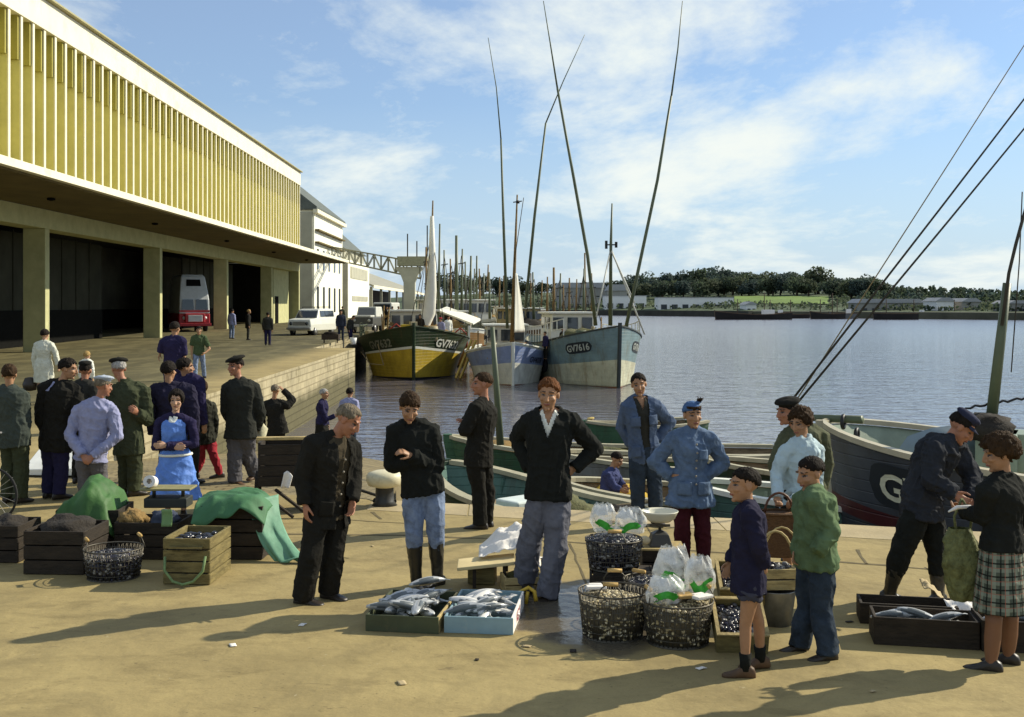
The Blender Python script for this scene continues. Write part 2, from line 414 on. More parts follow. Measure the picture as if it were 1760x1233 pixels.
tag(wv.build('quay_wall', WM, fixn=False), 'pale masonry quay wall, dark with weed near the water', 'wall')
# ramp going down into the water along the wall
rm = mat('ramp_setts', (.25, .20, .10), .8, .22, 1.5, .4, 12, col2=(.13, .11, .06))
def rampmat():
    m = rm; nt = m.node_tree; N = nt.nodes; L = nt.links; b = N['Principled BSDF']
    base = b.inputs['Base Color'].links[0].from_socket
    tc = N.new('ShaderNodeTexCoord'); br = N.new('ShaderNodeTexBrick'); br.inputs['Scale'].default_value = 1
    br.inputs['Brick Width'].default_value = .26; br.inputs['Row Height'].default_value = .15; br.inputs['Mortar Size'].default_value = .02
    br.inputs['Color1'].default_value = (1, 1, 1, 1); br.inputs['Color2'].default_value = (.7, .7, .7, 1); br.inputs['Mortar'].default_value = (.35, .33, .3, 1)
    L.new(tc.outputs['Object'], br.inputs['Vector'])
    y = N.new('ShaderNodeMix'); y.data_type = 'RGBA'; y.blend_type = 'MULTIPLY'; y.inputs['Factor'].default_value = .8
    L.new(base, y.inputs['A']); L.new(br.outputs['Color'], y.inputs['B']); L.new(y.outputs['Result'], b.inputs['Base Color'])
rampmat()
def zr(x, y):
    d = max(0, y-eB(x)-1.2*ss(-2.2, -4.0, x))
    return zq(x, eB(x))*ss(-3, -6.8, x) - .112*d
rp = MB(); colstrip(rp, -6.8, -1.6, eB, lambda x: 44, 10, 30, zr)
vwall(rp, [(-1.6, y, zr(-1.6, y)) for y in aset(14.67, 44, 12)], -5)
struct('ramp', rp, rm, fixn=False)
# coping stones along the quay edge
cp = MB(); x = -1.55; k = 0
while x < 20:
    wd = rnd(1.0, 1.7); x2 = min(20, x+wd-.018)
    dp = rnd(.72, .78)
    cp.add([(x, eC(x)-dp, .004), (x2, eC(x2)-dp, .004), (x2, eC(x2)+.02, .004), (x, eC(x)+.02, .004)] + [(x, eC(x)-dp, -.1), (x2, eC(x2)-dp, -.1), (x2, eC(x2)+.02, -.1), (x, eC(x)+.02, -.1)],
           [(0, 1, 2, 3), (4, 7, 6, 5), (0, 4, 5, 1), (1, 5, 6, 2), (2, 6, 7, 3), (3, 7, 4, 0)])
    x += wd
cpm = mat('coping_granite', (.40, .32, .18), .8, .2, 1.3, .3, 25, col2=(.34, .28, .17))
struct('kerb', cp, cpm)
# dark joints in the paving
jm = mat('joint_tar', (.12, .095, .045), .9, .3)
jt = MB()
def crack(px, w=.02):
    pts = [gr(*p) for p in px]; n = []
    for a, b in zip(pts, pts[1:]):
        k = max(2, int((b-a).length/.25))
        for i in range(k): n.append(a.lerp(b, i/k)+V((rnd(-.012, .012), rnd(-.02, .02), 0)))
    n.append(pts[-1])
    l = []; r = []
    for i, p in enumerate(n):
        d = (n[min(i+1, len(n)-1)]-n[max(0, i-1)]).normalized(); q = V((-d.y, d.x, 0)); ww = w*rnd(.5, 1.2)
        l.append((p+q*ww)[:2]+(.003,)); r.append((p-q*ww)[:2]+(.003,))
    m = len(n); jt.add(l+r, [(i, i+1, m+i+1, m+i) for i in range(m-1)])
crack([(455, 918), (700, 921), (960, 931), (1230, 950), (1470, 968), (1760, 992)], .03)
crack([(560, 890), (630, 896), (700, 900)], .02)
crack([(1475, 945), (1490, 970)]); crack([(640, 880), (655, 893)]); crack([(980, 934), (1010, 1010)], .012)
crack([(1130, 936), (1105, 897)], .012); crack([(1590, 975), (1620, 1000), (1700, 1010)], .01)
crack([(420, 955), (520, 952), (600, 960)], .015)
struct('paving_joint', jt, jm, fixn=False)
# water
def water_mat():
    m = bpy.data.materials.new('harbour_water'); m.use_nodes = True
    nt = m.node_tree; N = nt.nodes; L = nt.links; b = N['Principled BSDF']
    b.inputs['Base Color'].default_value = (.105, .098, .118, 1); b.inputs['Roughness'].default_value = .06
    b.inputs['IOR'].default_value = 1.33; b.inputs['Specular IOR Level'].default_value = .5
    tc = N.new('ShaderNodeTexCoord')
    h = None
    for sc, stg, s3 in ((.9, .55, (.45, 1, 1)), (2.2, .35, (.4, 1, 1)), (5, .12, (.5, 1, 1))):
        mp = N.new('ShaderNodeMapping'); mp.inputs['Scale'].default_value = s3; L.new(tc.outputs['Object'], mp.inputs['Vector'])
        n = N.new('ShaderNodeTexNoise'); n.inputs['Scale'].default_value = sc; n.inputs['Detail'].default_value = 3; n.inputs['Distortion'].default_value = .4
        L.new(mp.outputs['Vector'], n.inputs['Vector'])
        mu = N.new('ShaderNodeMath'); mu.operation = 'MULTIPLY'; L.new(n.outputs['Fac'], mu.inputs[0]); mu.inputs[1].default_value = stg
        if h is None: h = mu.outputs[0]
        else:
            ad = N.new('ShaderNodeMath'); ad.operation = 'ADD'; L.new(h, ad.inputs[0]); L.new(mu.outputs[0], ad.inputs[1]); h = ad.outputs[0]
    bp = N.new('ShaderNodeBump'); bp.inputs['Strength'].default_value = .5; bp.inputs['Distance'].default_value = .35
    L.new(h, bp.inputs['Height']); L.new(bp.outputs['Normal'], b.inputs['Normal'])
    sp = N.new('ShaderNodeSeparateXYZ'); L.new(tc.outputs['Object'], sp.inputs[0])
    for sock, a, c in ((bp.inputs['Strength'], .36, .10), (b.inputs['Roughness'], .06, .22)):   # small waves blur together far out
        r = N.new('ShaderNodeMapRange'); r.inputs['From Min'].default_value = 60; r.inputs['From Max'].default_value = 260
        r.inputs['To Min'].default_value = a; r.inputs['To Max'].default_value = c; L.new(sp.outputs['Y'], r.inputs['Value']); L.new(r.outputs[0], sock)
    return m
wt = MB(); wt.add([(-1500, -20, WZ), (1500, -20, WZ), (1500, 2500, WZ), (-1500, 2500, WZ)], [(0, 1, 2, 3)])
struct('water', wt, water_mat(), fixn=False)
# ------------------------------------------------------------------ people
SKIN = {}
def skin(tone):
    c = {'tan': (.36, .19, .10), 'fair': (.46, .27, .17), 'ruddy': (.36, .16, .09)}[tone]
    return mat('skin_'+tone, c, .55, .12, 14, .1, 60, spec=.35)
ESOCK = mat('eye_socket', (.15, .11, .09), .4); EYED = mat('eye_dark', (.03, .018, .012), .5)  # eye whites painted dark brown to stand for socket shade
LIP = {}
def hairmat(name, col): return mat('hair_'+name, col, .75, .55, 40, 1.0, 70, spec=.12, stretch=(1, 1, .3))
HAIRC = {'black': (.014, .010, .007), 'brown': (.040, .022, .010), 'auburn': (.12, .045, .014), 'grey': (.16, .13, .09), 'blond': (.36, .24, .09), 'silver': (.34, .32, .29)}

def hand_mb(mb, wr, d, nrm, side, hs, curl=.35, n=6):
    """palm, four bent fingers of unequal length and a thumb leaving the side of the palm."""
    d = V(d).normalized(); nrm = (V(nrm)-d*V(nrm).dot(d)).normalized(); x = d.cross(nrm)*side   # x points to the thumb side
    k = hs
    def pt(a, b, c): return wr + x*(a*k) + d*(b*k) + nrm*(c*k)
    rings = []
    for b, wdt, th in ((-.012, .026, .020), (.015, .032, .017), (.05, .041, .015), (.085, .041, .0135), (.098, .037, .010)):
        rings.append([pt(wdt*math.cos(2*math.pi*j/12), b, th*math.sin(2*math.pi*j/12)) for j in range(12)])
    mb.loft(rings)
    for a, ln, r, sp, cu in ((.030, .076, .0092, .06, .9), (.010, .086, .0096, .015, 1.0), (-.011, .080, .0092, -.03, 1.1), (-.031, .062, .0082, -.10, 1.25)):
        p = pt(a, .085, 0); ang = 0; pts = [p]; dd = (d + x*sp).normalized()
        for i, fr in enumerate((.45, .32, .23)):
            ang += curl*cu*(.8, 1.15, .9)[i]
            p = p + (dd*math.cos(ang)+nrm*math.sin(ang))*(ln*k*fr); pts.append(p)
        mb.tube(pts, [r*k, r*.97*k, r*.9*k, r*.75*k], n, dome=True)
    p0 = pt(.022, .012, .006); p1 = pt(.046, .042, .014); p2 = pt(.056, .072, .022+.02*curl); p3 = pt(.052, .096, .030+.04*curl)
    mb.tube([p0, p1, p2, p3], [.016*k, .0125*k, .0105*k, .0085*k], n, dome=True)

class Person:
    pass
NP = [0]
def person(label, base, H, yaw, O={}, build=1.0, female=False, tone='tan', group=None, z=0.0, Y=None, det=1, head=(0, 0, 0), hsc=1.0,
           hyaw=None, syaw=None, curl=(.35, .35), hand_n=(None, None), foot=(None, None), cat='person', hands=(True, True), facemat=None):
    """base: photo pixel of the feet; O: joint name -> (px, py, dy). head: (yaw offset, pitch down, roll) in degrees."""
    P = Person()
    b = at(base[0], base[1], Y) if Y else gr(base[0], base[1], z)
    P.Y0 = b.y; P.base = b; P.H = H; P.det = det
    P.root = thing('person', label, cat, b, 0, group)
    hs = H/1.75; P.hs = hs; P.bw = build
    J = {}
    for k, q in O.items(): J[k] = at(q[0], q[1], b.y+(q[2] if len(q) > 2 else 0)) - b
    a = R(yaw); fw = V((math.sin(a), -math.cos(a), 0)); lf = V((math.cos(a), math.sin(a), 0))
    sa = R(yaw if syaw is None else syaw); sfw = V((math.sin(sa), -math.cos(sa), 0)); slf = V((math.cos(sa), math.sin(sa), 0))
    P.fw, P.lf, P.sfw, P.slf = fw, lf, sfw, slf
    fem = female
    if 'pel' not in J: J['pel'] = V((0, 0, .525*H))
    pel = J['pel']
    if 'nk' not in J: J['nk'] = V((pel.x*.6, pel.y*.6, 0)) + V((0, 0, .835*H)) + sfw*.012*H
    nk = J['nk']; up = (nk-pel).normalized()
    shw = .098*H*(1 if not fem else .92)*(.5+.5*build)
    for s, n in ((1, 'L'), (-1, 'R')):
        J.setdefault('h'+n, pel + lf*(s*.05*H) - V((0, 0, .012*H)))
        J.setdefault('s'+n, nk + slf*(s*shw) - up*(.040*H))
        sh = J['s'+n]
        J.setdefault('e'+n, sh + slf*(s*.035*H) - V((0, 0, .175*H)) - sfw*.01*H)
        J.setdefault('w'+n, J['e'+n] + V((0, 0, -.148*H)) + sfw*.035*H - slf*(s*.005*H))
        J.setdefault('a'+n, lf*(s*.058*H) + V((0, 0, .048*H)))
        hp = J['h'+n]; an = J['a'+n]
        J.setdefault('k'+n, hp.lerp(an, .49) + fw*.012*H + lf*(s*.004*H))
    J.setdefault('hd', nk + up*(.098*H) + sfw*.022*H)
    P.J = J
    hy = R((yaw if hyaw is None else hyaw)+head[0])
    P.HM = Matrix.Rotation(hy, 3, 'Z') @ Matrix.Rotation(R(head[1]), 3, 'X') @ Matrix.Rotation(R(head[2]), 3, 'Y')
    # head frame: x = person's left, -y = forward, z = up ; pitch + = looking down
    P.hk = hs*hsc*1.12
    P.tone = tone; P.fem = fem
    # ---- body: one continuous skin surface
    mb = MB()
    hk = P.hk; HM = P.HM; hc = J['hd']
    def hp_(x, y, z_): return hc + HM @ V((x*hk, -y*hk, z_*hk))
    n1 = 16 if det else 10
    def he(c, r): mb.ell(hp_(*c), [q*hk for q in r], HM, n1, 10 if det else 7)
    he((0, -.014, .034), (.073, .094, .083)); he((0, .020, -.028), (.060, .072, .080))
    he((0, .030, -.072), (.046, .050, .042))
    if det:
        he((0, .070, -.098), (.020, .018, .016)); he((0, .088, -.060), (.022, .013, .010))
        mb.tube([hp_(0, .086, .018), hp_(0, .098, -.006), hp_(0, .107, -.030)], [.009*hk, .011*hk, .0125*hk], 8, dome=True)
        he((0, .096, -.034), (.019, .014, .010))
        for s in (-1, 1):
            he((s*.031, .078, .030), (.027, .014, .009)); he((s*.038, .064, -.024), (.022, .022, .018))
            he((s*.072, -.010, -.006), (.009, .019, .030))
    nkb = nk - up*.02*H
    mb.tube([hp_(0, -.012, -.02), hp_(0, -.012, -.09).lerp(nk, .3), nk, nkb], [.050*hs, .050*hs*(.9 if fem else 1), .058*hs, .075*hs], 12)
    body_torso(P, mb, -.016, t0=-.01)
    for n, s in (('L', 1), ('R', -1)):
        arm_tube(P, mb, n, -.003); leg_tube(P, mb, n, -.004)
        wr = J['w'+n]; d = (wr-J['e'+n]).normalized(); i = 0 if n == 'L' else 1
        if hands[i]:
            if det:
                nr = hand_n[i]
                if nr is None:
                    nr = (-slf*s*.9 + sfw*.25)
                else: nr = V(nr)
                cr = d.cross(nr); tw = sfw + V((0, 0, .3))
                side = 1 if cr.dot(tw) > 0 else -1
                hand_mb(mb, wr, d, nr, side, hs*.98, curl[i])
            else:
                mb.ell(wr+d*.075*hs, (.036*hs, .028*hs, .09*hs), frame(d, sfw), 8, 7)
        fd = foot_dir(P, n, foot)
        an = J['a'+n]; mb.ell(an+fd*.05*hs-V((0, 0, .040*hs)), (.026*hs, .085*hs, .016*hs), frame(V((0, 0, 1)), fd) , 10, 7)
    P.foot = foot
    sk = skin(tone)
    mats = [sk, ESOCK, EYED, mat('lips_'+tone, tuple(c*.72 for c in (sk['c'] if 'c' in sk else (.34, .12, .09))), .5), facemat or EYED]
    o = mb.build('body', mats, P.root, fixn=False)
    Hi = HM.inverted()
    def post(ob, me):
        if not det: return
        mi = [0]*len(me.polygons)
        for p in me.polygons:
            q = p.center - hc
            if q.length > .17*hk: continue
            q = Hi @ q / hk; x, y, z_ = abs(q.x), -q.y, q.z
            if y > .045:
                if abs(x-.031) < .015 and abs(z_-.006) < .0065: mi[p.index] = 2 if abs(x-.031) < .007 else 1
                elif x < .022 and abs(z_+.060) < .006 and y > .07: mi[p.index] = 3
                elif .012 < x < .052 and abs(z_-.030-.004*(1 if x < .04 else 0)) < .0035: mi[p.index] = 4
        me.polygons.foreach_set('material_index', mi)
    remesh_job(o, (.0065 if det else .013)*(1 if det < 2 else 1), 1 if det else 1, post)
    return P

def foot_dir(P, n, foot):
    i = 0 if n == 'L' else 1; s = 1 if n == 'L' else -1
    f = foot[i]
    if f is None: return (P.fw + P.lf*s*.22).normalized()
    if isinstance(f, (int, float)):
        a = R(f); return V((math.sin(a), -math.cos(a), 0))
    return V(f).normalized()

def spine(P):
    J = P.J; pel, nk = J['pel'], J['nk']; up = (nk-pel).normalized()
    mid = pel.lerp(nk, .5) + J.get('bend', V((0, 0, 0)))
    if 'ch' in J: mid = J['ch']
    return pel, mid, nk, up
def spt(P, t):
    pel, mid, nk, up = spine(P)
    c = mid*2 - (pel+nk)/2                      # quadratic through mid
    return pel*(1-t)**2 + c*2*t*(1-t) + nk*t*t
def sup(P, t):
    return (spt(P, min(1, t+.05))-spt(P, max(0, t-.05))).normalized()
def sframe(P, t):
    u = (P.lf*(1-t)+ (P.J['sL']-P.J['sR']).normalized()*t).normalized()
    z = sup(P, t); f = u.cross(z)*1.0; f.normalize(); u = z.cross(f)*1.0
    # person's left x up = forward? choose forward to agree with facing
    if f.dot(P.fw*(1-t)+P.sfw*t) < 0: f = -f
    u = (P.lf if t < .5 else P.slf); u = (u - z*u.dot(z)).normalized()
    f = (f - z*f.dot(z) - u*f.dot(u)).normalized()
    return u, f, z
PROF = [(-.16, .150, .108), (0, .166, .118), (.12, .160, .115), (.32, .142, .105), (.52, .152, .114), (.72, .172, .122), (.88, .176, .105), (.97, .120, .078), (1.03, .062, .056)]
PROFF = [(-.16, .165, .115), (0, .172, .122), (.12, .160, .115), (.32, .120, .096), (.52, .138, .112), (.66, .150, .132), (.85, .150, .098), (.97, .105, .07), (1.03, .052, .048)]
def body_torso(P, mb, off, t0=-.16, hemw=0, hemlow=0, belly=0.0, n=20, top=1.03):
    hs = P.hs; bw = P.bw; rings = []; prof = PROFF if P.fem else PROF
    if hemlow:                                   # continue straight down below the pelvis
        u, f, z = sframe(P, 0)
        pd = V((0, 0, -1))
        for fr in (1, .66, .33):
            c = P.J['pel'] + pd*(hemlow*fr*P.H)
            a = (.168*hs*bw+off+hemw*fr); b = (.118*hs*bw+off+hemw*fr*.8)
            rings.append([c+u*(a*math.cos(2*math.pi*j/n))+f*(b*math.sin(2*math.pi*j/n)) for j in range(n)])
    for t, a, b in prof:
        if t > top: break
        if hemlow and t < 0: continue
        if t < t0: continue
        u, f, z = sframe(P, max(0, min(1, t)))
        c = spt(P, max(0, min(1, t))) + (z*(t-1)*.31*P.H if t > 1 else (z*t*.31*P.H if t < 0 else V((0, 0, 0))))
        a = a*hs*bw + off; b = b*hs*bw + off + (belly*math.exp(-((t-.3)/.25)**2) if belly else 0)
        if t > .95: a -= off*.6; b -= off*.6
        rings.append([c+u*(a*math.cos(2*math.pi*j/n))+f*(b*(math.sin(2*math.pi*j/n)))+f*(belly*.5*math.exp(-((t-.3)/.25)**2)) for j in range(n)])
    mb.loft(rings)
def arm_tube(P, mb, n, off, upto=1.0, cuff=0):
    J = P.J; s, e, w = J['s'+n], J['e'+n], J['w'+n]; hs = P.hs; b = P.bw*(.86 if P.fem else 1)
    u, f, z = sframe(P, .9)
    inn = s - (s-J['nk'])*.45 + V((0, 0, -.012*hs))
    mb.ell(s, [(.056*hs*b+off*.8)]*3, None, 12, 8)
    mb.tube([J['nk']+V((0, 0, .012*hs)), J['nk'].lerp(s, .5)+V((0, 0, .012*hs)), s], [.050*hs+off*.5, .052*hs+off*.7, .050*hs+off*.7], 10)
    r = [.064, .060, .052, .046, .044, .036, .029]
    pts = [inn, s, s.lerp(e, .5), s.lerp(e, .9)*.85+e*.15, e.lerp(w, .12), e.lerp(w, .55), w]
    if upto < 1:
        L1 = (e-s).length; k = upto
        pts = [inn, s, s.lerp(e, k*.5), s.lerp(e, k)]; r = [.064, .062, .057, .054]
        rr = [x*hs*b+off*(1.1) for x in r]
    else:
        rr = [x*hs*b+off*(1 if i < 6 else 1.0) for i, x in enumerate(r)]
        if cuff: rr[-1] += cuff; rr[-2] += cuff*.5
    mb.tube(pts, rr, 12, dome=False)
    if upto >= 1: mb.ell(e, [(.046*hs*b+off)]*3, None, 10, 7)
def leg_tube(P, mb, n, off, hem=0, upto=1.0, drop=0.0, thigh=1.0, end=0):
    J = P.J; h, k, a = J['h'+n], J['k'+n], J['a'+n]
    hs = P.hs; b = P.bw
    if end: a = a.lerp(k, end)
    pts = [h+V((0, 0, .05*hs)), h, h.lerp(k, .35), h.lerp(k, .75), k, k.lerp(a, .3), k.lerp(a, .7), a+V((0, 0, -drop))]
    r = [.085, .088, .082, .066, .058, .056, .045, .038]
    rr = [x*hs*b*(thigh if i < 3 else 1)+off*(1 if i > 1 else .4)+hem*(max(0, i-3)/4) for i, x in enumerate(r)]
    if upto < 1:
        m = h.lerp(k, upto); pts = [pts[0], h, h.lerp(k, .35), m]; rr = [rr[0], rr[1], rr[2], rr[2]+.012]
    mb.tube(pts, rr, 14)

def wrinkle(amp, fr=9, seed=0, zs=1.6):
    def f(ob, me):
        n = len(me.vertices); co = np.empty(n*3); no = np.empty(n*3)
        me.vertices.foreach_get('co', co); me.vertices.foreach_get('normal', no)
        co = co.reshape(-1, 3); no = no.reshape(-1, 3)
        d = np.empty(n); nz = noise.noise
        for i in range(n):
            x, y, z = co[i]
            wq = nz((x*5+seed, y*5, z*4))*.6
            q = nz((x*fr*.5+seed, y*fr*.5, z*fr*.4+x*2))
            r1 = 1-abs(nz((x*fr*1.2+seed*2+wq*2.2, y*fr*1.2, z*fr*.33-x*4+wq)))*2.2
            r2 = 1-abs(nz((x*fr*.6+seed*3, y*fr*.6+wq, z*fr*1.25+x*6+wq)))*2.4
            d[i] = q*.45+max(0, r1)**2*.75+max(0, r2)**2*.55-.35+nz((x*fr*4, y*fr*4+seed, z*fr*4))*.12
        co += no*(np.clip(d, -.5, 1.4)*amp)[:, None]
        me.vertices.foreach_set('co', co.ravel()); me.update()
    return f
def cutpost(pred, after):
    def f(ob, me):
        if pred:
            bm = bmesh.new(); bm.from_mesh(me)
            bmesh.ops.delete(bm, geom=[x for x in bm.faces if pred(x.calc_center_median())], context='FACES')
            bm.to_mesh(me); bm.free(); me.update()
        if after: after(ob, me)
    return f
def garment(P, mb, name, m, amp=.006, fr=10, pred=None, zs=1.6, label=None, vox=None, smooth=3):
    NP[0] += 1
    o = mb.build(name, m, P.root, fixn=False)
    if label: o['label'] = label
    remesh_job(o, vox or (.010 if P.det else .018), smooth, cutpost(pred, wrinkle(amp*1.7 if P.det else amp*.8, fr, NP[0]*1.7, zs)))
    return o
def tcoord(P, c):
    pel, mid, nk, up = spine(P)
    t = (c-pel).dot(up)/(nk-pel).length
    tt = max(0, min(1, t)); u, f, z = sframe(P, tt); q = c-spt(P, tt)
    return t, q.dot(u), q.dot(f)
def vcut(P, depth, wid, fmin=.02):
    """open V at the throat: depth along the spine (fraction), half width at the top."""
    def pr(c):
        t, u, f = tcoord(P, c)
        return f > fmin and t > 1-depth and t < 1.1 and abs(u) < wid*(t-(1-depth))/depth
    return pr
def opencut(P, wid, top=.0, fmin=.03, low=-.5):
    def pr(c):
        t, u, f = tcoord(P, c)
        return f > fmin and abs(u) < wid + max(0, t)*top and low < t < 1.05
    return pr
def top(P, m, name='jumper', off=.014, hem=.0, hemw=.0, upto=1.0, pred=None, amp=.007, cuff=.004, belly=0, collar=0, fr=10, topt=1.03, label=None, arms=True, t0=-.16):
    mb = MB(); body_torso(P, mb, off, t0=t0, hemlow=hem, hemw=hemw, belly=belly, top=topt)
    if arms:
        for n in 'LR': arm_tube(P, mb, n, off*.95, upto, cuff)
    if collar:
        u, f, z = sframe(P, 1); nk = P.J['nk']
        mb.tube([nk+u*(.066*P.hs*math.cos(a))+f*(.060*P.hs*math.sin(a)+.004)+z*(.02*P.hs-.02*P.hs*math.sin(a)) for a in [2*math.pi*i/14 for i in range(14)]], collar, 8, closed=True)
    return garment(P, mb, name, m, amp, fr, pred, label=label)
def trousers(P, m, name='trousers', off=.012, hem=.012, upto=1.0, amp=.007, drop=.012, waist=.1, thigh=1.0, fr=9, end=0):
    mb = MB(); hs = P.hs; po = min(off, .010)
    u, f, z = sframe(P, 0); rings = []; n = 20
    pel = P.J['pel']; prof = PROFF if P.fem else PROF
    for t, a, b in ((-.13, .10, .07), (-.08, .155, .112), (0, .168, .12), (.10, .164, .117), (waist+.06, .152, .110)):
        c = spt(P, max(0, t)) + (V((0, 0, 1))*t*.31*P.H if t < 0 else V((0, 0, 0)))
        rings.append([c+u*((a*hs*P.bw+po)*math.cos(2*math.pi*j/n))+f*((b*hs*P.bw+po)*math.sin(2*math.pi*j/n)) for j in range(n)])
    mb.loft(rings)
    for s in 'LR': leg_tube(P, mb, s, off, hem, upto, drop, thigh, end)
    return garment(P, mb, name, m, amp, fr, zs=1.9)
def skirt(P, m, z0, name='skirt', off=.014, flare=.05, amp=.006, pred=None, wz=.1, label=None, fr=7):
    """from the waist down to height z0 (metres above the feet)."""
    mb = MB(); hs = P.hs; u, f, z = sframe(P, 0); n = 24; rings = []
    kl = (P.J['kL']+P.J['kR'])/2
    pz = P.J['pel'].z
    for fr_ in (1, .75, .5, .25, 0):
        zz = pz+(z0-pz)*fr_; c = P.J['pel'].lerp(V((kl.x, kl.y, zz)), fr_); c.z = zz
        a = .175*hs*P.bw+off+flare*fr_; b = .125*hs*P.bw+off+flare*fr_
        rings.append([c+u*(a*math.cos(2*math.pi*j/n))+f*(b*math.sin(2*math.pi*j/n)) for j in range(n)])
    for t, a, b in ((.1, .160, .115), (.22, .14, .102)):
        c = spt(P, t); u2, f2, z2 = sframe(P, t)
        rings.append([c+u2*((a*hs*P.bw+off)*math.cos(2*math.pi*j/n))+f2*((b*hs*P.bw+off)*math.sin(2*math.pi*j/n)) for j in range(n)])
    mb.loft(rings)
    return garment(P, mb, name, m, amp, fr, pred, zs=.5, label=label)
def shoes(P, m, name='shoe', high=0.0, sole=None):
    hs = P.hs
    for n in 'LR':
        an = P.J['a'+n]; fd = foot_dir(P, n, P.foot); g = V((0, 0, 1)); x = fd.cross(g)
        if abs(fd.z) > .01: g = x.cross(fd).normalized()
        mb = MB(); gz = -.045*hs*(1.0)
        def q(a, b, c): return an + x*(a*hs)+fd*(b*hs)+g*(c*hs)
        rings = []
        for b, wdt, h0, h1 in ((-.085, .018, -.074, -.03), (-.072, .034, -.078, .01), (-.035, .040, -.078, .035), (.03, .040, -.078, .02), (.09, .048, -.078, -.015), (.135, .049, -.078, -.030), (.17, .040, -.076, -.038), (.19, .02, -.072, -.048)):
            rr = []
            for j in range(14):
                aa = 2*math.pi*j/14; cc = math.cos(aa); sn = math.sin(aa)
                rr.append(q(wdt*(abs(cc)**.7)*(1 if cc > 0 else -1), b, (h0+h1)/2+(h1-h0)/2*(abs(sn)**.7)*(1 if sn > 0 else -1)))
            rings.append(rr)
        mb.loft(rings)
        if high:
            k = P.J['k'+n]; e = an.lerp(k, high)
            mb.tube([an-V((0, 0, .02*hs)), an.lerp(e, .3), an.lerp(e, .7), e], [.052*hs, .055*hs, .068*hs, .074*hs], 14)
            o = mb.build(name, m, P.root, fixn=False); remesh_job(o, .009, 2, wrinkle(.004, 14, 3))
        else:
            mb.build(name, m, P.root)
def sphere_shell(P, fn, name, m, n=64, k=40, c=(0, -.012, .03), r=(.078, .098, .086), label=None):
    """head covering: radius scaled by fn(dir in head frame with +y forward, z up)."""
    hk = P.hk; mb = MB(); HM = P.HM; hc = P.J['hd']
    if not P.det: n, k = 20, 14
    C = hc + HM @ V((c[0]*hk, -c[1]*hk, c[2]*hk))
    def f2(d): return fn(V((d.x, -d.y, d.z)))
    mb.ell(C, [q*hk for q in r], HM, n, k, fn=f2)
    o = mb.build(name, m, P.root)
    if label: o['label'] = label
    return o
def hair(P, colour, front=.45, side=-.25, back=-.55, vol=1.04, lump=.05, fringe=0.0, lf=5):
    """front/side/back: how low the hairline comes (z of direction) at the front, sides and nape."""
    sd_ = rnd(0, 50)
    def fn(d):
        az = math.atan2(abs(d.x), d.y)/math.pi         # 0 front .. 1 back
        if az < .5: t = az/.5; low = front + (side-front)*ss(.35, .85, t)
        else: t = (az-.5)/.5; low = side+(back-side)*ss(0, .6, t)
        nn = noise.noise(d*lf+V((sd_, 0, 0)))+.5*noise.noise(d*lf*3+V((sd_, 5, 0))); n2 = noise.noise(d*lf*2.6+V((0, sd_, 0))); n3 = noise.noise(V((d.x*14, d.y*14+sd_, d.z*3)))
        k = vol + lump*(nn*.8+n2*.7) + .035*n3
        e = ss(low-.16, low+.22, d.z+.20*nn)
        return (.82*(1-e)+k*e)
    return sphere_shell(P, fn, 'hair', hairmat(colour, HAIRC[colour]))
def trim(P, m, off, items):
    """buttons ('b', t, x) and patch pockets ('p', t, x, w, h) set proud of the garment front."""
    prof = PROFF if P.fem else PROF
    def depth(t, x):
        for (t0, a0, b0), (t1, a1, b1) in zip(prof, prof[1:]):
            if t0 <= t <= t1: k = (t-t0)/(t1-t0); a = a0+(a1-a0)*k; b = b0+(b1-b0)*k; break
        else: a, b = prof[0][1:]
        a = a*P.hs*P.bw+off; b = b*P.hs*P.bw+off
        return b*math.sqrt(max(.05, 1-(x/a)**2))
    for it in items:
        t, x = it[1], it[2]; u, f, z = sframe(P, max(0, min(1, t))); c = spt(P, max(0, t)) + (z*t*.31*P.H if t < 0 else V((0, 0, 0)))
        d = depth(t, x)
        if it[0] == 'b':
            mb = MB(); mb.ell(c+u*x+f*(d+.008), (.010, .010, .010), None, 8, 6); mb.build('button', MATS['boot_btn'] if 'boot_btn' in MATS else mat('boot_btn', (.25, .22, .17), .4), P.root)
        else:
            mb = MB(); w_, h_ = it[3], it[4]
            def g(uu, vv):
                xx = x+(uu-.5)*w_; return c+u*xx+f*(depth(t, xx)+.010+(.004 if vv > .85 else 0))+z*((vv-.5)*h_)
            mb.grid(g, 5, 6); mb.build('pocket', m, P.root, solid=.012, fixn=False)
def beret(P, m, tilt=(12, 8), wide=1.0, name='beret', hgt=.04):
    hk = P.hk; HM = P.HM @ Matrix.Rotation(R(tilt[0]), 3, 'X') @ Matrix.Rotation(R(tilt[1]), 3, 'Y')
    c = P.J['hd'] + P.HM @ V((0, .006*hk, .072*hk)); mb = MB()
    rw = .118*wide*hk
    prof = [(.070*hk, -.022*hk), (.082*hk, -.02*hk), (.086*hk, 0), (rw*.97, .012*hk), (rw, .022*hk), (rw*.9, hgt*hk), (rw*.6, (hgt+.012)*hk), (rw*.2, (hgt+.018)*hk), (.004*hk, (hgt+.026)*hk)]
    mb.lathe(prof, c, 24, 0, HM, ax=.92)
    return mb.build(name, m, P.root)
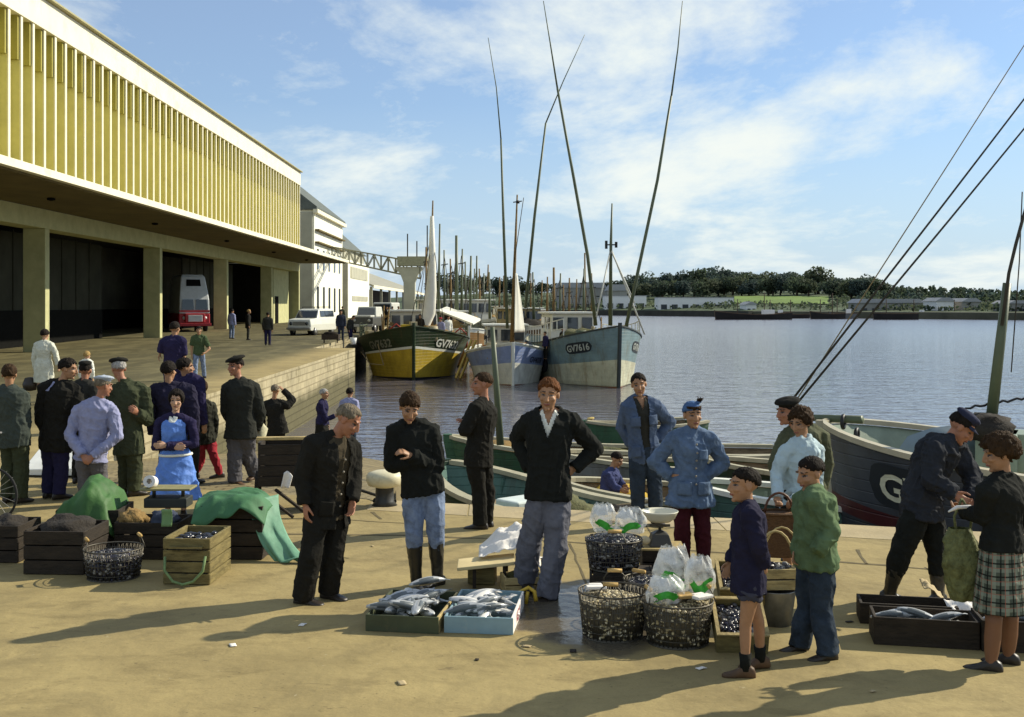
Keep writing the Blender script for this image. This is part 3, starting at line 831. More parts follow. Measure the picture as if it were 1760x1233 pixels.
def cap(P, m, mv=None, name='cap', flat=True, tilt=0):
    """peaked cap: crown overhanging a band, visor at the front."""
    hk = P.hk; HM = P.HM @ Matrix.Rotation(R(tilt), 3, 'X'); c = P.J['hd'] + HM @ V((0, .010*hk, .060*hk)); mb = MB()
    prof = [(.080, -.012), (.084, .018), (.100 if flat else .094, .034), (.098, .05), (.075, .066 if flat else .072), (.03, .073 if flat else .082), (.003, .075 if flat else .084)]
    mb.lathe([(a*hk, b*hk) for a, b in prof], c, 24, 0, HM, ax=.84)
    o = mb.build(name, m, P.root)
    vb = MB()
    pts = []
    for i in range(13):
        a = R(-65+130*i/12)
        pts.append((a, .0))
    vs = []; n = 13
    for lay in (0, -.006):
        for k, ext in ((0, 0), (1, .052)):
            for a, _ in pts:
                rr = .083+ext*math.cos(a)**.6 if ext else .078
                vs.append(c + HM @ V((math.sin(a)*rr*.86*hk, -math.cos(a)*rr*hk, (-.004-(.020 if k else 0)+lay)*hk)))
    fs = []
    for l in (0, 1):
        for i in range(n-1):
            q = l*2*n; fs.append((q+i, q+i+1, q+n+i+1, q+n+i))
    for i in range(n-1): fs.append((n+i, n+i+1, 3*n+i+1, 3*n+i))
    vb.add(vs, fs, 0, True); vb.build('visor', mv or m, o)
    return o
# ------------------------------------------------------------------ the people on the quay
BLK = cloth('black_suit', (.017, .016, .013)); BLK2 = cloth('black_wool', (.014, .015, .013)); CHAR = cloth('charcoal', (.035, .034, .028))
BROWNJ = cloth('dark_brown_jacket', (.032, .026, .018)); GREY = cloth('grey_wool', (.10, .095, .10)); GREYBL = cloth('grey_blue_trousers', (.12, .122, .145))
JEAN = cloth('faded_denim', (.17, .215, .31), .35); DJEAN = cloth('dark_denim', (.03, .042, .06), .3); NAVY = cloth('navy', (.022, .020, .055)); BLUEJ = cloth('blue_drill', (.075, .105, .17), .2)
LBLUE = cloth('pale_blue_drill', (.27, .28, .42), .15); SMOCK = cloth('blue_smock', (.10, .145, .225), .25); APRON = cloth('bright_blue_nylon', (.12, .24, .62), .15, .5)
PURP = cloth('purple_navy', (.024, .020, .055)); GREENJ = cloth('green_pullover', (.10, .15, .075), .2); OLIVE = cloth('olive_tweed', (.085, .090, .052), .25)
DOLIVE = cloth('dark_olive', (.045, .052, .028)); WHITE = cloth('white_cotton', (.72, .72, .64), .08); BLOUSE = cloth('pale_blue_blouse', (.42, .52, .55), .08)
MAROON = cloth('maroon', (.055, .012, .018)); REDT = cloth('red_cotton', (.30, .03, .04)); KHAKI = cloth('khaki', (.14, .14, .08)); CARD = cloth('brown_cardigan', (.06, .048, .03))
RUB = mat('black_rubber', (.018, .017, .014), .4, .3, 4, .1, 20, spec=.5, col2=(.05, .045, .035)); LEA = mat('dark_leather', (.022, .016, .011), .45, .3, 6, .2, 30, spec=.45)
TANL = mat('brown_leather', (.09, .05, .025), .55, .3, 6, .2, 30); NYL = mat('nylon_stocking', (.20, .095, .05), .5, .1)
GS = 'people standing round the catch on the quay'
GW = 'people walking on the hall apron'

# bending man in the open dark suit
P = person('elderly man in open dark suit leaning forward to look at the fish trays', (548, 1036), 1.72, 52, {
    'pel': (562, 874, .04), 'nk': (577, 752, -.02), 'hd': (598, 722, -.05), 'sR': (537, 764, -.13), 'sL': (604, 772, .12),
    'eR': (520, 822, -.12), 'wR': (524, 868, -.16), 'eL': (607, 828, .10), 'wL': (605, 862, .0), 'hR': (545, 880, -.05), 'hL': (580, 880, .1),
    'kR': (534, 955, -.10), 'aR': (521, 1026, -.02), 'kL': (573, 950, .08), 'aL': (565, 1016, .14)},
    1.06, tone='ruddy', group=GS, head=(28, 34, 4), foot=(60, 72), syaw=48)
top(P, CARD, 'cardigan', .008, hem=.04, arms=False); trousers(P, BLK, off=.020, hem=.03)
top(P, BLK, 'jacket', .030, hem=.075, hemw=.012, pred=opencut(P, .050, .015, .03), amp=.008)
trim(P, BLK, .040, [('p', .08, .13, .10, .12), ('p', .08, -.13, .10, .12)]); trim(P, CARD, .018, [('b', t_, 0) for t_ in (.75, .58, .42, .26, .1)]); hair(P, 'grey', .5, -.15, -.5, 1.03, .05); shoes(P, LEA)
# young man in roll-neck and boots
P = person('young man with folded arms in black roll-neck, pale jeans and rubber boots', (728, 1010), 1.70, 4, {
    'pel': (727, 838), 'nk': (710, 730), 'hd': (704, 700, -.06), 'sR': (679, 742, -.02), 'sL': (742, 741, .0), 'eR': (673, 800, -.02), 'wR': (733, 792, -.13),
    'eL': (751, 802, -.01), 'wL': (706, 782, -.17), 'kR': (711, 918, -.05), 'aR': (716, 998, .05), 'kL': (749, 912, -.02), 'aL': (752, 993, .08)},
    1.0, group=GS, head=(10, 28, 3), foot=(-42, 14), curl=(.5, .6), hands=(True, False))
trousers(P, JEAN, off=.018, hem=.006, end=.62, drop=0); top(P, BLK2, 'jumper', .028, hem=.035, amp=.009, collar=.022)
hair(P, 'brown', .28, -.2, -.55, 1.08, .09); shoes(P, RUB, 'boot', .78)
# man in black, arms folded, on the coping
P = person('man in black suit with folded arms standing on the quay edge gazing left', (827, 908), 1.73, -118, {
    'pel': (822, 785), 'nk': (832, 690), 'hd': (829, 660), 'sR': (838, 702, .16), 'sL': (818, 703, -.15), 'eL': (799, 740, -.20), 'wL': (803, 722, .10), 'eR': (818, 742, .2), 'wR': (800, 728, -.05),
    'kL': (823, 845, -.05), 'aL': (826, 900, -.05), 'kR': (838, 845, .1), 'aR': (836, 897, .1)}, 1.02, group=GS, tone='ruddy', hyaw=-85, foot=(-100, -110))
trousers(P, BLK, off=.018, hem=.02); top(P, BLK, 'jacket', .028, hem=.06); hair(P, 'brown', .42, -.1, -.4, 1.02, .05); shoes(P, LEA)
# hands on hips, black V-neck
P = person('auburn-haired man in black V-neck jumper and white shirt, hands on hips', (921, 1026), 1.77, -6, {
    'pel': (942, 845), 'nk': (944, 708), 'hd': (943, 678, -.03), 'sR': (908, 727, .02), 'sL': (983, 727, .0), 'eR': (889, 752, .20), 'wR': (911, 806, .06),
    'eL': (1024, 772, .12), 'wL': (987, 806, .04), 'hR': (930, 855), 'hL': (958, 855), 'kR': (911, 930, .08), 'aR': (903, 995, .18), 'kL': (956, 942, -.05), 'aL': (940, 1024, -.06)},
    1.03, group=GS, head=(-4, 6, 3), foot=(-20, 10), curl=(.5, .5), hand_n=((-.8, .3, 0), (.8, .3, 0)))
trousers(P, GREYBL, off=.030, hem=.03, amp=.010); top(P, WHITE, 'shirt', .006, arms=False, t0=.3, amp=.003, pred=vcut(P, .16, .040))
for s_ in (-1, 1):
    cbm = MB(); u_, f_, z_ = sframe(P, 1); nk_ = P.J['nk']; q0 = nk_+u_*(s_*.058)+z_*.035-f_*.01; q1 = nk_+u_*(s_*.045)+f_*.062+z_*.012; q2 = nk_+u_*(s_*.03)+f_*.098-z_*.075
    cbm.add([q0, q1, q2, q1+u_*(s_*.035)-z_*.030+f_*.012, q0+u_*(s_*.022)-z_*.03], [(0, 1, 3, 4), (1, 2, 3)]); cbm.build('shirt_collar', WHITE, P.root, solid=.006, fixn=False)
top(P, BLK2, 'jumper', .024, hem=.035, pred=vcut(P, .30, .075), amp=.009, belly=.01)
hair(P, 'auburn', .35, -.05, -.5, 1.10, .10); shoes(P, LEA)
# man in the blue jacket behind
P = person('dark-haired man in open blue jacket, one hand on hip, behind the shellfish baskets', (1112, 903), 1.70, 8, {
    'pel': (1108, 783), 'nk': (1099, 685), 'hd': (1098, 661), 'sR': (1079, 699), 'sL': (1127, 700), 'eR': (1069, 735, .12), 'wR': (1086, 766, .08), 'eL': (1151, 727, .12), 'wL': (1130, 757, .05)},
    1.0, group=GS, head=(-12, 8, -6), curl=(.9, .9))
trousers(P, DJEAN, off=.020, hem=.02); top(P, CHAR, 'shirt', .006, arms=False, amp=.004, pred=vcut(P, .2, .04)); top(P, BLUEJ, 'jacket', .026, hem=.0, pred=opencut(P, .03, .05, .03), collar=.018); trim(P, BLUEJ, .034, [('p', .62, .10, .10, .11), ('p', .62, -.10, .10, .11), ('p', .10, .12, .09, .12), ('p', .10, -.12, .09, .12)]); hair(P, 'black', .4, -.1, -.5, 1.05, .05); shoes(P, LEA)
# woman in smock and scarf
P = person('woman in blue smock and knotted blue headscarf with hands on hips', (1192, 985), 1.63, 6, {
    'pel': (1186, 838), 'nk': (1188, 742), 'hd': (1190, 713), 'sR': (1157, 756), 'sL': (1219, 754), 'eR': (1124, 795, .08), 'wR': (1155, 818, -.02), 'eL': (1244, 796, .08), 'wL': (1211, 818, -.02)},
    1.08, True, tone='tan', group=GS, head=(6, 4, -3), curl=(.6, .6))
trousers(P, MAROON, off=.012, hem=.01); hair(P, 'brown', .5, -.2, -.55, .98, .03)
o = top(P, SMOCK, 'smock', .024, hem=.10, hemw=.045, amp=.010, cuff=.014, collar=.014); shoes(P, LEA)
SC = cloth('scarf_blue', (.07, .13, .26))
def scarf(d):
    e = ss(.02, .20, d.z - .35*d.y + .18); return .8*(1-e)+e*(1.06+.05*noise.noise(d*5)-.04*abs(noise.noise(d*3+V((2, 1, 0)))))
s_ = sphere_shell(P, scarf, 'headscarf', SC)
trim(P, SMOCK, .034, [('p', .02, .09, .12, .12), ('p', .02, -.09, .12, .12), ('p', .62, .075, .08, .09)] + [('b', t_, .012) for t_ in (.80, .66, .52, .38, .24, .10)])
kb = MB(); hc = P.J['hd']
for q, r_ in (((.045, -.03, .115), .024), ((.062, -.025, .124), .020)): kb.ell(hc+V(q), (r_, r_*.8, r_*.8), None, 10, 7)
tb = MB()
for i in range(14): tb.tube([hc+V((.05, -.03, .11)), hc+V((.055+rnd(-.02, .035), -.04+rnd(-.03, .02), .14)), hc+V((.06+rnd(-.04, .05), -.06+rnd(-.04, .03), .15+rnd(0, .02)))], [.006, .005, .002], 5)
tb.build('hair_tuft', hairmat('brown', HAIRC['brown']), P.root)
fb = MB()
for i in range(12):
    a = R(-60+120*i/11); k_ = P.hk; fb.tube([hc+P.HM @ V((math.sin(a)*.066*k_, -math.cos(a)*.085*k_, .082*k_)), hc+P.HM @ V((math.sin(a)*.070*k_, -math.cos(a)*.096*k_, (.060+rnd(-.012, .006))*k_))], [.012, .007], 6)
fb.build('fringe', hairmat('brown', HAIRC['brown']), P.root)
kb.build('knot', SC, s_)
# boy in shorts
P = person('small boy in navy jumper and shorts, bare legs and sandals, side on', (1281, 1160), 1.40, -84, {
    'pel': (1286, 1000), 'nk': (1288, 868), 'hd': (1279, 834), 'sL': (1288, 885, -.14), 'sR': (1289, 884, .14), 'eL': (1305, 938, -.18), 'wL': (1311, 972, -.10), 'eR': (1272, 930, .17), 'wR': (1256, 968, .12),
    'kL': (1281, 1075, -.05), 'aL': (1281, 1150, -.05), 'kR': (1304, 1070, .08), 'aR': (1307, 1133, .13)}, .94, group=GS, tone='tan', hsc=1.10, foot=(-95, -80))
trousers(P, cloth('grey_blue_shorts', (.050, .050, .068)), 'shorts', .022, .0, .1)
P.root  # shorts are cut below
top(P, cloth('navy_jumper', (.018, .017, .036)), 'jumper', .022, hem=.05, amp=.008, cuff=.004); hair(P, 'black', .38, .05, -.45, 1.08, .05)
for n in 'LR':
    sb = MB(); a, k = P.J['a'+n], P.J['k'+n]; sb.tube([a-V((0, 0, .01)), a.lerp(k, .18), a.lerp(k, .36)], [.036, .036, .042], 12); sb.build('sock', BLK2, P.root)
shoes(P, TANL, 'sandal')
# boy in the green jumper
P = person('boy in green pullover and dark jeans with a hand in his pocket', (1398, 1126), 1.42, -66, {
    'pel': (1402, 968), 'nk': (1400, 842), 'hd': (1393, 814), 'sL': (1398, 858, -.12), 'sR': (1402, 856, .14), 'eL': (1428, 912, -.14), 'wL': (1404, 950, -.20), 'eR': (1384, 912, .15), 'wR': (1372, 948, .05),
    'kL': (1410, 1050, -.06), 'aL': (1424, 1122, -.10), 'kR': (1388, 1045, .1), 'aR': (1374, 1108, .12)}, 1.12, group=GS, tone='tan', hsc=1.10, foot=(-78, -80), hyaw=-72, head=(0, 14, 0), hands=(False, True))
trousers(P, DJEAN, off=.022, hem=.02); top(P, GREENJ, 'pullover', .026, hem=.02, belly=.015, amp=.010); hair(P, 'black', .40, -.02, -.45, 1.06, .05); shoes(P, LEA)
# curly-haired woman in pale blouse
P = person('curly-haired woman in pale blouse holding a wicker basket before her', (1372, 1005), 1.60, -40, {
    'pel': (1368, 868), 'nk': (1380, 755), 'hd': (1376, 726), 'sR': (1350, 778, -.05), 'sL': (1405, 775, .1), 'eR': (1334, 818, -.08), 'wR': (1337, 856, -.24), 'eL': (1404, 835, .0), 'wL': (1362, 862, -.25)},
    1.05, True, tone='tan', group=GS, head=(-10, 16, 0), curl=(1.3, 1.3), hand_n=((0, -1, -.4), (0, -1, -.4)))
skirt(P, BLK, .45, flare=.03); top(P, BLOUSE, 'blouse', .018, hem=.04, amp=.009, collar=.014); hair(P, 'brown', .35, -.55, -.85, 1.27, .20, lf=4); shoes(P, LEA)
# old man in beret behind her
P = person('old man in black beret and olive jacket behind the curly-haired woman', (1384, 968), 1.66, -55, {
    'pel': (1390, 850), 'nk': (1375, 732), 'hd': (1354, 708), 'sL': (1412, 752, .0), 'sR': (1352, 755, .05), 'eL': (1420, 800, -.02), 'wL': (1412, 840, -.05), 'eR': (1332, 800, .0), 'wR': (1345, 830, -.1)},
    1.05, tone='ruddy', group=GS, head=(-20, 6, 0))
trousers(P, CHAR); top(P, OLIVE, 'jacket', .03, hem=.06, collar=.016); hair(P, 'black', .5, -.1, -.4); beret(P, BLK, (6, 6)); shoes(P, LEA)
# bending fisherman on the right
P = person('fisherman in navy cap and dark jacket bending down to hand over fish', (1567, 1030), 1.74, 72, {
    'pel': (1585, 868), 'nk': (1632, 760), 'ch': (1600, 800), 'hd': (1652, 735), 'sR': (1606, 775, -.18), 'sL': (1643, 775, .17), 'eR': (1600, 824, -.26), 'wR': (1640, 850, -.30), 'eL': (1672, 820, .10), 'wL': (1668, 862, -.12),
    'hR': (1575, 885, -.08), 'hL': (1598, 885, .1), 'kR': (1546, 955, -.06), 'aR': (1528, 1020, .05), 'kL': (1612, 955, .04), 'aL': (1612, 1024, .0)},
    1.1, tone='ruddy', group=GS, head=(0, 38, 0), foot=(-70, 70), curl=(.6, .6), hand_n=((0, 0, 1), (0, -1, .3)))
trousers(P, BLK2, off=.022, hem=.01, end=.5, drop=0); top(P, CHAR, 'jumper', .006, arms=False, amp=.003)
top(P, cloth('dark_blue_drill', (.026, .028, .034)), 'jacket', .034, hem=.06, hemw=.02, amp=.013, collar=.018)
hair(P, 'black', .5, -.1, -.4); cap(P, cloth('navy_cap', (.03, .033, .06)), flat=True); shoes(P, RUB, 'boot', .7)
# woman in tartan skirt
P = person('woman in dark cardigan and tartan skirt seen from behind at right edge', (1716, 1148), 1.61, -128, {
    'pel': (1722, 930), 'nk': (1724, 822), 'hd': (1718, 780), 'sL': (1697, 845, -.10), 'sR': (1750, 845, .04), 'eL': (1690, 888, -.02), 'wL': (1658, 880, .18), 'eR': (1758, 900, .10), 'wR': (1740, 905, .35),
    'kL': (1708, 1072, -.05), 'aL': (1703, 1140, -.05), 'kR': (1736, 1068, .08), 'aR': (1733, 1128, .1)},
    1.0, True, group=GS, hyaw=-100, head=(0, 12, 0), foot=(-118, -120), curl=(1.0, .4), hand_n=((0, 0, 1), None))
def tartan():
    m = cloth('tartan', (.075, .09, .07)); nt = m.node_tree; N = nt.nodes; L = nt.links; b = N['Principled BSDF']
    tc = N.new('ShaderNodeTexCoord'); sp = N.new('ShaderNodeSeparateXYZ'); L.new(tc.outputs['Object'], sp.inputs[0])
    base = b.inputs['Base Color'].links[0].from_socket
    def band(sock, per, wdt, ph):
        a = N.new('ShaderNodeMath'); a.operation = 'MULTIPLY_ADD'; L.new(sock, a.inputs[0]); a.inputs[1].default_value = 1/per; a.inputs[2].default_value = ph
        f = N.new('ShaderNodeMath'); f.operation = 'FRACT'; L.new(a.outputs[0], f.inputs[0])
        l = N.new('ShaderNodeMath'); l.operation = 'LESS_THAN'; L.new(f.outputs[0], l.inputs[0]); l.inputs[1].default_value = wdt
        return l.outputs[0]
    at2 = N.new('ShaderNodeMath'); at2.operation = 'ARCTAN2'; 
    ox = N.new('ShaderNodeMath'); ox.operation = 'ADD'; L.new(sp.outputs['X'], ox.inputs[0]); ox.inputs[1].default_value = -.03
    L.new(ox.outputs[0], at2.inputs[0]); L.new(sp.outputs['Y'], at2.inputs[1])
    c = base
    for sock, per, wd, ph, col, amt in ((at2.outputs[0], .42, .35, 0, (.24, .27, .21), .75), (sp.outputs['Z'], .085, .35, 0, (.24, .27, .21), .6), (at2.outputs[0], .42, .12, .4, (.012, .014, .012), .9), (sp.outputs['Z'], .085, .12, .4, (.012, .014, .012), .9), (at2.outputs[0], .42, .06, .72, (.3, .08, .05), .7), (sp.outputs['Z'], .085, .07, .72, (.3, .08, .05), .5)):
        f = N.new('ShaderNodeMath'); f.operation = 'MULTIPLY'; L.new(band(sock, per, wd, ph), f.inputs[0]); f.inputs[1].default_value = amt
        x = N.new('ShaderNodeMix'); x.data_type = 'RGBA'; L.new(f.outputs[0], x.inputs['Factor']); L.new(c, x.inputs['A']); x.inputs['B'].default_value = (*col, 1); c = x.outputs['Result']
    L.new(c, b.inputs['Base Color']); return m
skirt(P, tartan(), .39, flare=.055, amp=.005); top(P, BLK2, 'cardigan', .026, hem=.035, hemw=.016, collar=.014, amp=.007)
hair(P, 'brown', .3, -.5, -.8, 1.36, .16, lf=4)
for n in 'LR':
    sb = MB(); a, k = P.J['a'+n], P.J['k'+n]; sb.tube([a-V((0, 0, .03)), a, a.lerp(k, .3), a.lerp(k, .65), k, k+V((0, 0, .12))], [.036, .034, .048, .056, .055, .062], 12); sb.build('stocking', NYL, P.root)
shoes(P, LEA)
# ---------------- the group on the left
GL = 'people gathered at the left stall'
P = person('girl in bright blue apron over purple sleeves, arms folded, white belt', (302, 890), 1.55, 4, {
    'nk': (300, 716), 'hd': (303, 688), 'pel': (302, 790), 'sR': (274, 727), 'sL': (329, 727), 'eR': (266, 768, -.02), 'wR': (300, 769, -.17), 'eL': (336, 764, -.02), 'wL': (285, 766, -.20)}, .98, True, tone='fair', group=GL, head=(4, 4, 0), curl=(.4, .4))
top(P, PURP, 'jumper', .014); top(P, WHITE, 'collar', .022, arms=False, pred=lambda c, P=P: not (tcoord(P, c)[0] > .84 and abs(tcoord(P, c)[1]) < .045))
skirt(P, APRON, .22, 'apron_skirt', .034, .11, .010)
top(P, APRON, 'apron_bib', .030, arms=False, pred=lambda c, P=P: abs(tcoord(P, c)[1]) > .135 or tcoord(P, c)[0] > .94)
mbb = MB(); u, f, z = sframe(P, .1); c0 = spt(P, .12)
mbb.tube([c0+u*(.205*math.cos(2*math.pi*i/24)*P.hs)+f*(.165*math.sin(2*math.pi*i/24)*P.hs) for i in range(24)], .016, 6, closed=True); mbb.build('belt', WHITE, P.root)
hair(P, 'black', .42, -.85, -.9, 1.2, .08); shoes(P, LEA)
P = person('stout man in pale blue drill jacket and pale flat cap, hands clasped behind', (160, 868), 1.66, 176, {
    'nk': (168, 688), 'hd': (178, 664), 'pel': (156, 785), 'sL': (134, 708), 'sR': (193, 708), 'eL': (120, 748, -.06), 'wL': (142, 783, -.20), 'eR': (202, 750, -.06), 'wR': (160, 785, -.21)}, 1.12, group=GL, tone='ruddy', hyaw=140, head=(0, 8, 0), curl=(.6, .6), hand_n=((0, 1, 0), (0, 1, 0)))
trousers(P, GREY, off=.02, hem=.02); top(P, LBLUE, 'jacket', .022, hem=.03, hemw=.02, amp=.009, collar=.016, belly=.02); hair(P, 'grey', .3, -.2, -.5); beret(P, cloth('pale_cap', (.36, .40, .46)), (-2, 6), 1.0, 'flat_cap', .035); shoes(P, LEA)
P = person('white-haired man in green jacket and black peaked cap behind the flat-capped man', (222, 852), 1.76, 140, {
    'nk': (215, 658), 'hd': (204, 634), 'pel': (222, 762), 'sL': (196, 676), 'sR': (246, 674), 'eL': (192, 720), 'eR': (254, 722), 'wR': (236, 710, -.2)}, 1.18, group=GL, tone='ruddy', hyaw=200, head=(10, 12, 0), curl=(.4, .6))
trousers(P, DOLIVE, off=.02, hem=.02); top(P, DOLIVE, 'jacket', .03, hem=.08, hemw=.01, amp=.01, collar=.016); hair(P, 'silver', .3, -.25, -.6, 1.05); beret(P, BLK, (-4, 0), 1.0, 'peaked_cap'); shoes(P, LEA)
P = person('curly-haired man in black jacket and pale scarf turning his head right', (92, 858), 1.74, 150, {
    'nk': (104, 658), 'hd': (117, 634), 'pel': (95, 760), 'sL': (78, 668), 'sR': (130, 670), 'eL': (70, 722), 'wL': (85, 752, .1)}, 1.18, group=GL, hyaw=95, head=(0, 10, 0))
trousers(P, NAVY, off=.02); top(P, BLK, 'jacket', .03, hem=.06, amp=.01); top(P, LBLUE, 'scarf', .038, arms=False, pred=lambda c, P=P: tcoord(P, c)[0] < .86 or tcoord(P, c)[1] < .0); hair(P, 'black', .4, -.2, -.6, 1.1, .08); shoes(P, LEA)
P = person('man in black sailor cap half hidden behind the pale flat cap', (142, 832), 1.66, 165, {}, 1.0, group=GL, tone='ruddy', hyaw=190)
trousers(P, BLK); top(P, CHAR, 'jacket', .028, hem=.06); hair(P, 'black', .3, -.1, -.4); cap(P, BLK, tilt=-4); shoes(P, LEA)
P = person('man in grey-green coat cut by the left picture edge', (24, 865), 1.72, 158, {'nk': (16, 668), 'hd': (16, 644), 'sR': (38, 682), 'eR': (42, 730), 'wR': (36, 775, -.05)}, 1.16, group=GL, hyaw=195)
trousers(P, DOLIVE, off=.02, hem=.02); top(P, cloth('grey_green_coat', (.05, .06, .05)), 'coat', .03, hem=.12, amp=.01); hair(P, 'brown', .4, -.3, -.6, 1.08, .08); shoes(P, LEA)
P = person('broad man in dark navy jacket seen from behind the apron girl', (296, 846), 1.74, 172, {'nk': (292, 664), 'hd': (290, 638), 'sL': (268, 672), 'sR': (325, 672)}, 1.22, group=GL, hyaw=165)
trousers(P, BLK); top(P, cloth('navy_jacket', (.020, .018, .036)), 'jacket', .03, hem=.06, amp=.01); hair(P, 'black', .4, -.35, -.65, 1.1, .07); shoes(P, LEA)
P = person('dark-haired man in purple jacket beside the broad navy-jacketed back', (322, 832), 1.76, 150, {'hd': (318, 632)}, 1.16, group=GL, hyaw=120)
trousers(P, BLK); top(P, PURP, 'jacket', .028, hem=.05); hair(P, 'black', .4, -.3, -.6, 1.1, .08); shoes(P, LEA)
P = person('youngster in patterned jumper and red trousers striding by the ramp', (362, 822), 1.42, -150, {'nk': (346, 692), 'hd': (346, 668), 'pel': (352, 756), 'aR': (378, 814), 'kR': (368, 785, -.05), 'aL': (335, 815), 'kL': (345, 790)}, 1.0, group=GL, hsc=1.1, foot=(-60, -60))
trousers(P, REDT, off=.012, hem=.004); top(P, cloth('dark_knit', (.03, .03, .022), .8), 'jumper', .026, hem=.04); hair(P, 'brown', .35, -.4, -.7, 1.12, .08); shoes(P, LEA)
P = person('man in large black beret with hands behind back walking at the ramp top', (414, 830), 1.73, -18, {
    'nk': (412, 655), 'hd': (405, 630), 'pel': (414, 738), 'sR': (392, 668), 'sL': (436, 668), 'eL': (447, 708, .05), 'wL': (440, 738, .16), 'eR': (388, 706, .06), 'wR': (404, 735, .2), 'kR': (404, 785), 'aR': (404, 826), 'kL': (426, 782, .12), 'aL': (438, 815, .25)}, 1.16, group=GL, tone='ruddy', head=(-25, 4, 0), foot=(-20, 60))
trousers(P, GREY, off=.03, hem=.02, amp=.010); top(P, cloth('dark_grey_coat', (.026, .027, .022)), 'jacket', .032, hem=.07, hemw=.03, collar=.018); hair(P, 'black', .5, -.1, -.4); beret(P, BLK, (10, -10), 1.12); shoes(P, TANL)
# on the ramp below
P = person('figure in long black coat on the ramp shading the eyes with a hand', (476, 800), 1.66, 168, {'nk': (470, 690), 'hd': (473, 671), 'sR': (494, 697), 'eR': (503, 688, .1), 'wR': (487, 671, .16), 'sL': (455, 697)}, 1.12, z=-.93, group='people down on the ramp')
skirt(P, BLK, .65, 'coat_skirt', .03, .04); top(P, BLK, 'coat', .03, hem=.05); trousers(P, BLK); hair(P, 'grey', .2, -.2, -.5); shoes(P, LEA)
P = person('grey-haired woman in navy jacket on the ramp near the water', (553, 788), 1.58, 78, {'wR': (575, 715, -.05), 'eR': (560, 722, -.1)}, 1.0, True, z=-1.05, group='people down on the ramp', hyaw=80)
skirt(P, BLK, .5); top(P, NAVY, 'jacket', .026, hem=.05); hair(P, 'silver', .3, -.3, -.5, 1.08); shoes(P, LEA)
P = person('dark-haired person in pale shirt at the ramp foot by the water', (600, 785), 1.60, 170, {}, 1.0, z=-1.1, group='people down on the ramp')
trousers(P, DJEAN); top(P, LBLUE, 'shirt', .02); hair(P, 'black', .3, -.3, -.6, 1.1); shoes(P, LEA)
# on the apron in front of the hall
P = person('woman in short white coat carrying a dark bag towards the hall', (75, 697), 1.60, 176, {'eR': (95, 606), 'wR': (100, 628)}, 1.1, True, z=.33, group=GW, tone='fair')
skirt(P, cloth('cream_coat', (.55, .55, .45)), .48, 'coat_skirt', .024, .02); top(P, cloth('cream_coat', (.6, .6, .5)), 'coat', .024, hem=.04); hair(P, 'black', .2, -.3, -.5, 1.12); shoes(P, LEA)
mb = MB(); mb.lathe([(.02, 0), (.13, .02), (.15, .15), (.10, .28), (.02, .30)], P.base+V((-.30, .02, .30)), 14, ax=1); tag(mb.build('shoulder_bag', LEA), 'dark bag hanging from the hand of the white-coated woman', 'bag')
P = person('man in purple-blue jacket striding towards the hall doors', (298, 718), 1.74, 172, {'eL': (280, 590), 'wL': (275, 607), 'eR': (314, 592), 'wR': (317, 612)}, 1.05, z=.40, group=GW)
trousers(P, NAVY); top(P, PURP, 'jacket', .028, hem=.05); hair(P, 'black', .2, -.2, -.5, 1.06); shoes(P, LEA)
P = person('young man in green shirt and blue trousers walking towards the ramp', (342, 650), 1.52, 14, {'wL': (352, 602, -.15), 'eL': (360, 595), 'aR': (335, 645, -.15), 'aL': (351, 641, .2)}, 1.0, Y=32.6, group=GW)
P.root.location.z = zq(0, 32.6)-.02
trousers(P, JEAN); top(P, cloth('green_shirt', (.06, .085, .04)), 'shirt', .02, upto=.8); hair(P, 'black', .3, -.1, -.5, 1.1); shoes(P, LEA)
def mini(label, base, H, yaw, z, topm, botm, hc='black', group=GW, O={}, long=False, bw=1.05, foot=(None, None)):
    P = person(label, base, H, yaw, O, bw, z=z, det=0, group=group)
    trousers(P, botm); top(P, topm, 'jacket', .03, hem=.06 if not long else .14); hair(P, hc, .3, -.2, -.5, 1.08); shoes(P, LEA)
    return P
mini('figure in pale shirt and blue trousers by the third hall pillar', (398, 583), 1.68, 150, .55, LBLUE, JEAN)
mini('figure in dark coat with pale bag walking past the hall pillars', (426, 585), 1.66, 100, .55, BLK, CHAR, 'blond', long=True)
mini('man in dark jacket and blue trousers alone in front of the hall', (460, 594), 1.64, 178, .45, CHAR, NAVY)
mini('man standing in front of the red and white lorry', (336, 571), 1.70, 120, .6, BROWNJ, BLK, 'brown')
mini('man in dark blue overalls standing near the parked white car', (586, 586), 1.68, 10, .5, cloth('dark_overall', (.03, .035, .05)), cloth('dark_overall', (.03, .035, .05)))
mini('man stooping over a white bucket at the quay corner', (603, 583), 1.62, 60, .5, CHAR, NAVY, O={'nk': (603, 550), 'hd': (608, 546), 'pel': (600, 562)})
mini('man in brown jacket beside the dark jeep', (646, 570), 1.68, -20, .6, BROWNJ, BLK)
mini('man in black standing beyond the yellow boat on the quay', (664, 562), 1.7, 30, .65, BLK, BLK)
mini('man in green jacket near the gantry post', (674, 560), 1.7, 160, .65, DOLIVE, CHAR)
mini('man in grey near the gantry post foot', (684, 560), 1.7, 60, .65, GREY, CHAR, 'grey')
mini('man in olive jacket seen beyond the dark jeep', (588, 561), 1.7, 160, .65, OLIVE, BLK)
mini('porter in black at the far shed opening', (652, 556), 1.72, -100, .68, BLK, NAVY)
# small child on the apron
P = person('small fair-haired child in white top on the hall apron', (148, 690), 1.08, 175, {}, 1.0, z=.33, group=GW, tone='fair', hsc=1.25)
trousers(P, NAVY); top(P, WHITE, 'shirt', .02); hair(P, 'blond', .3, -.3, -.6, 1.08); shoes(P, LEA)
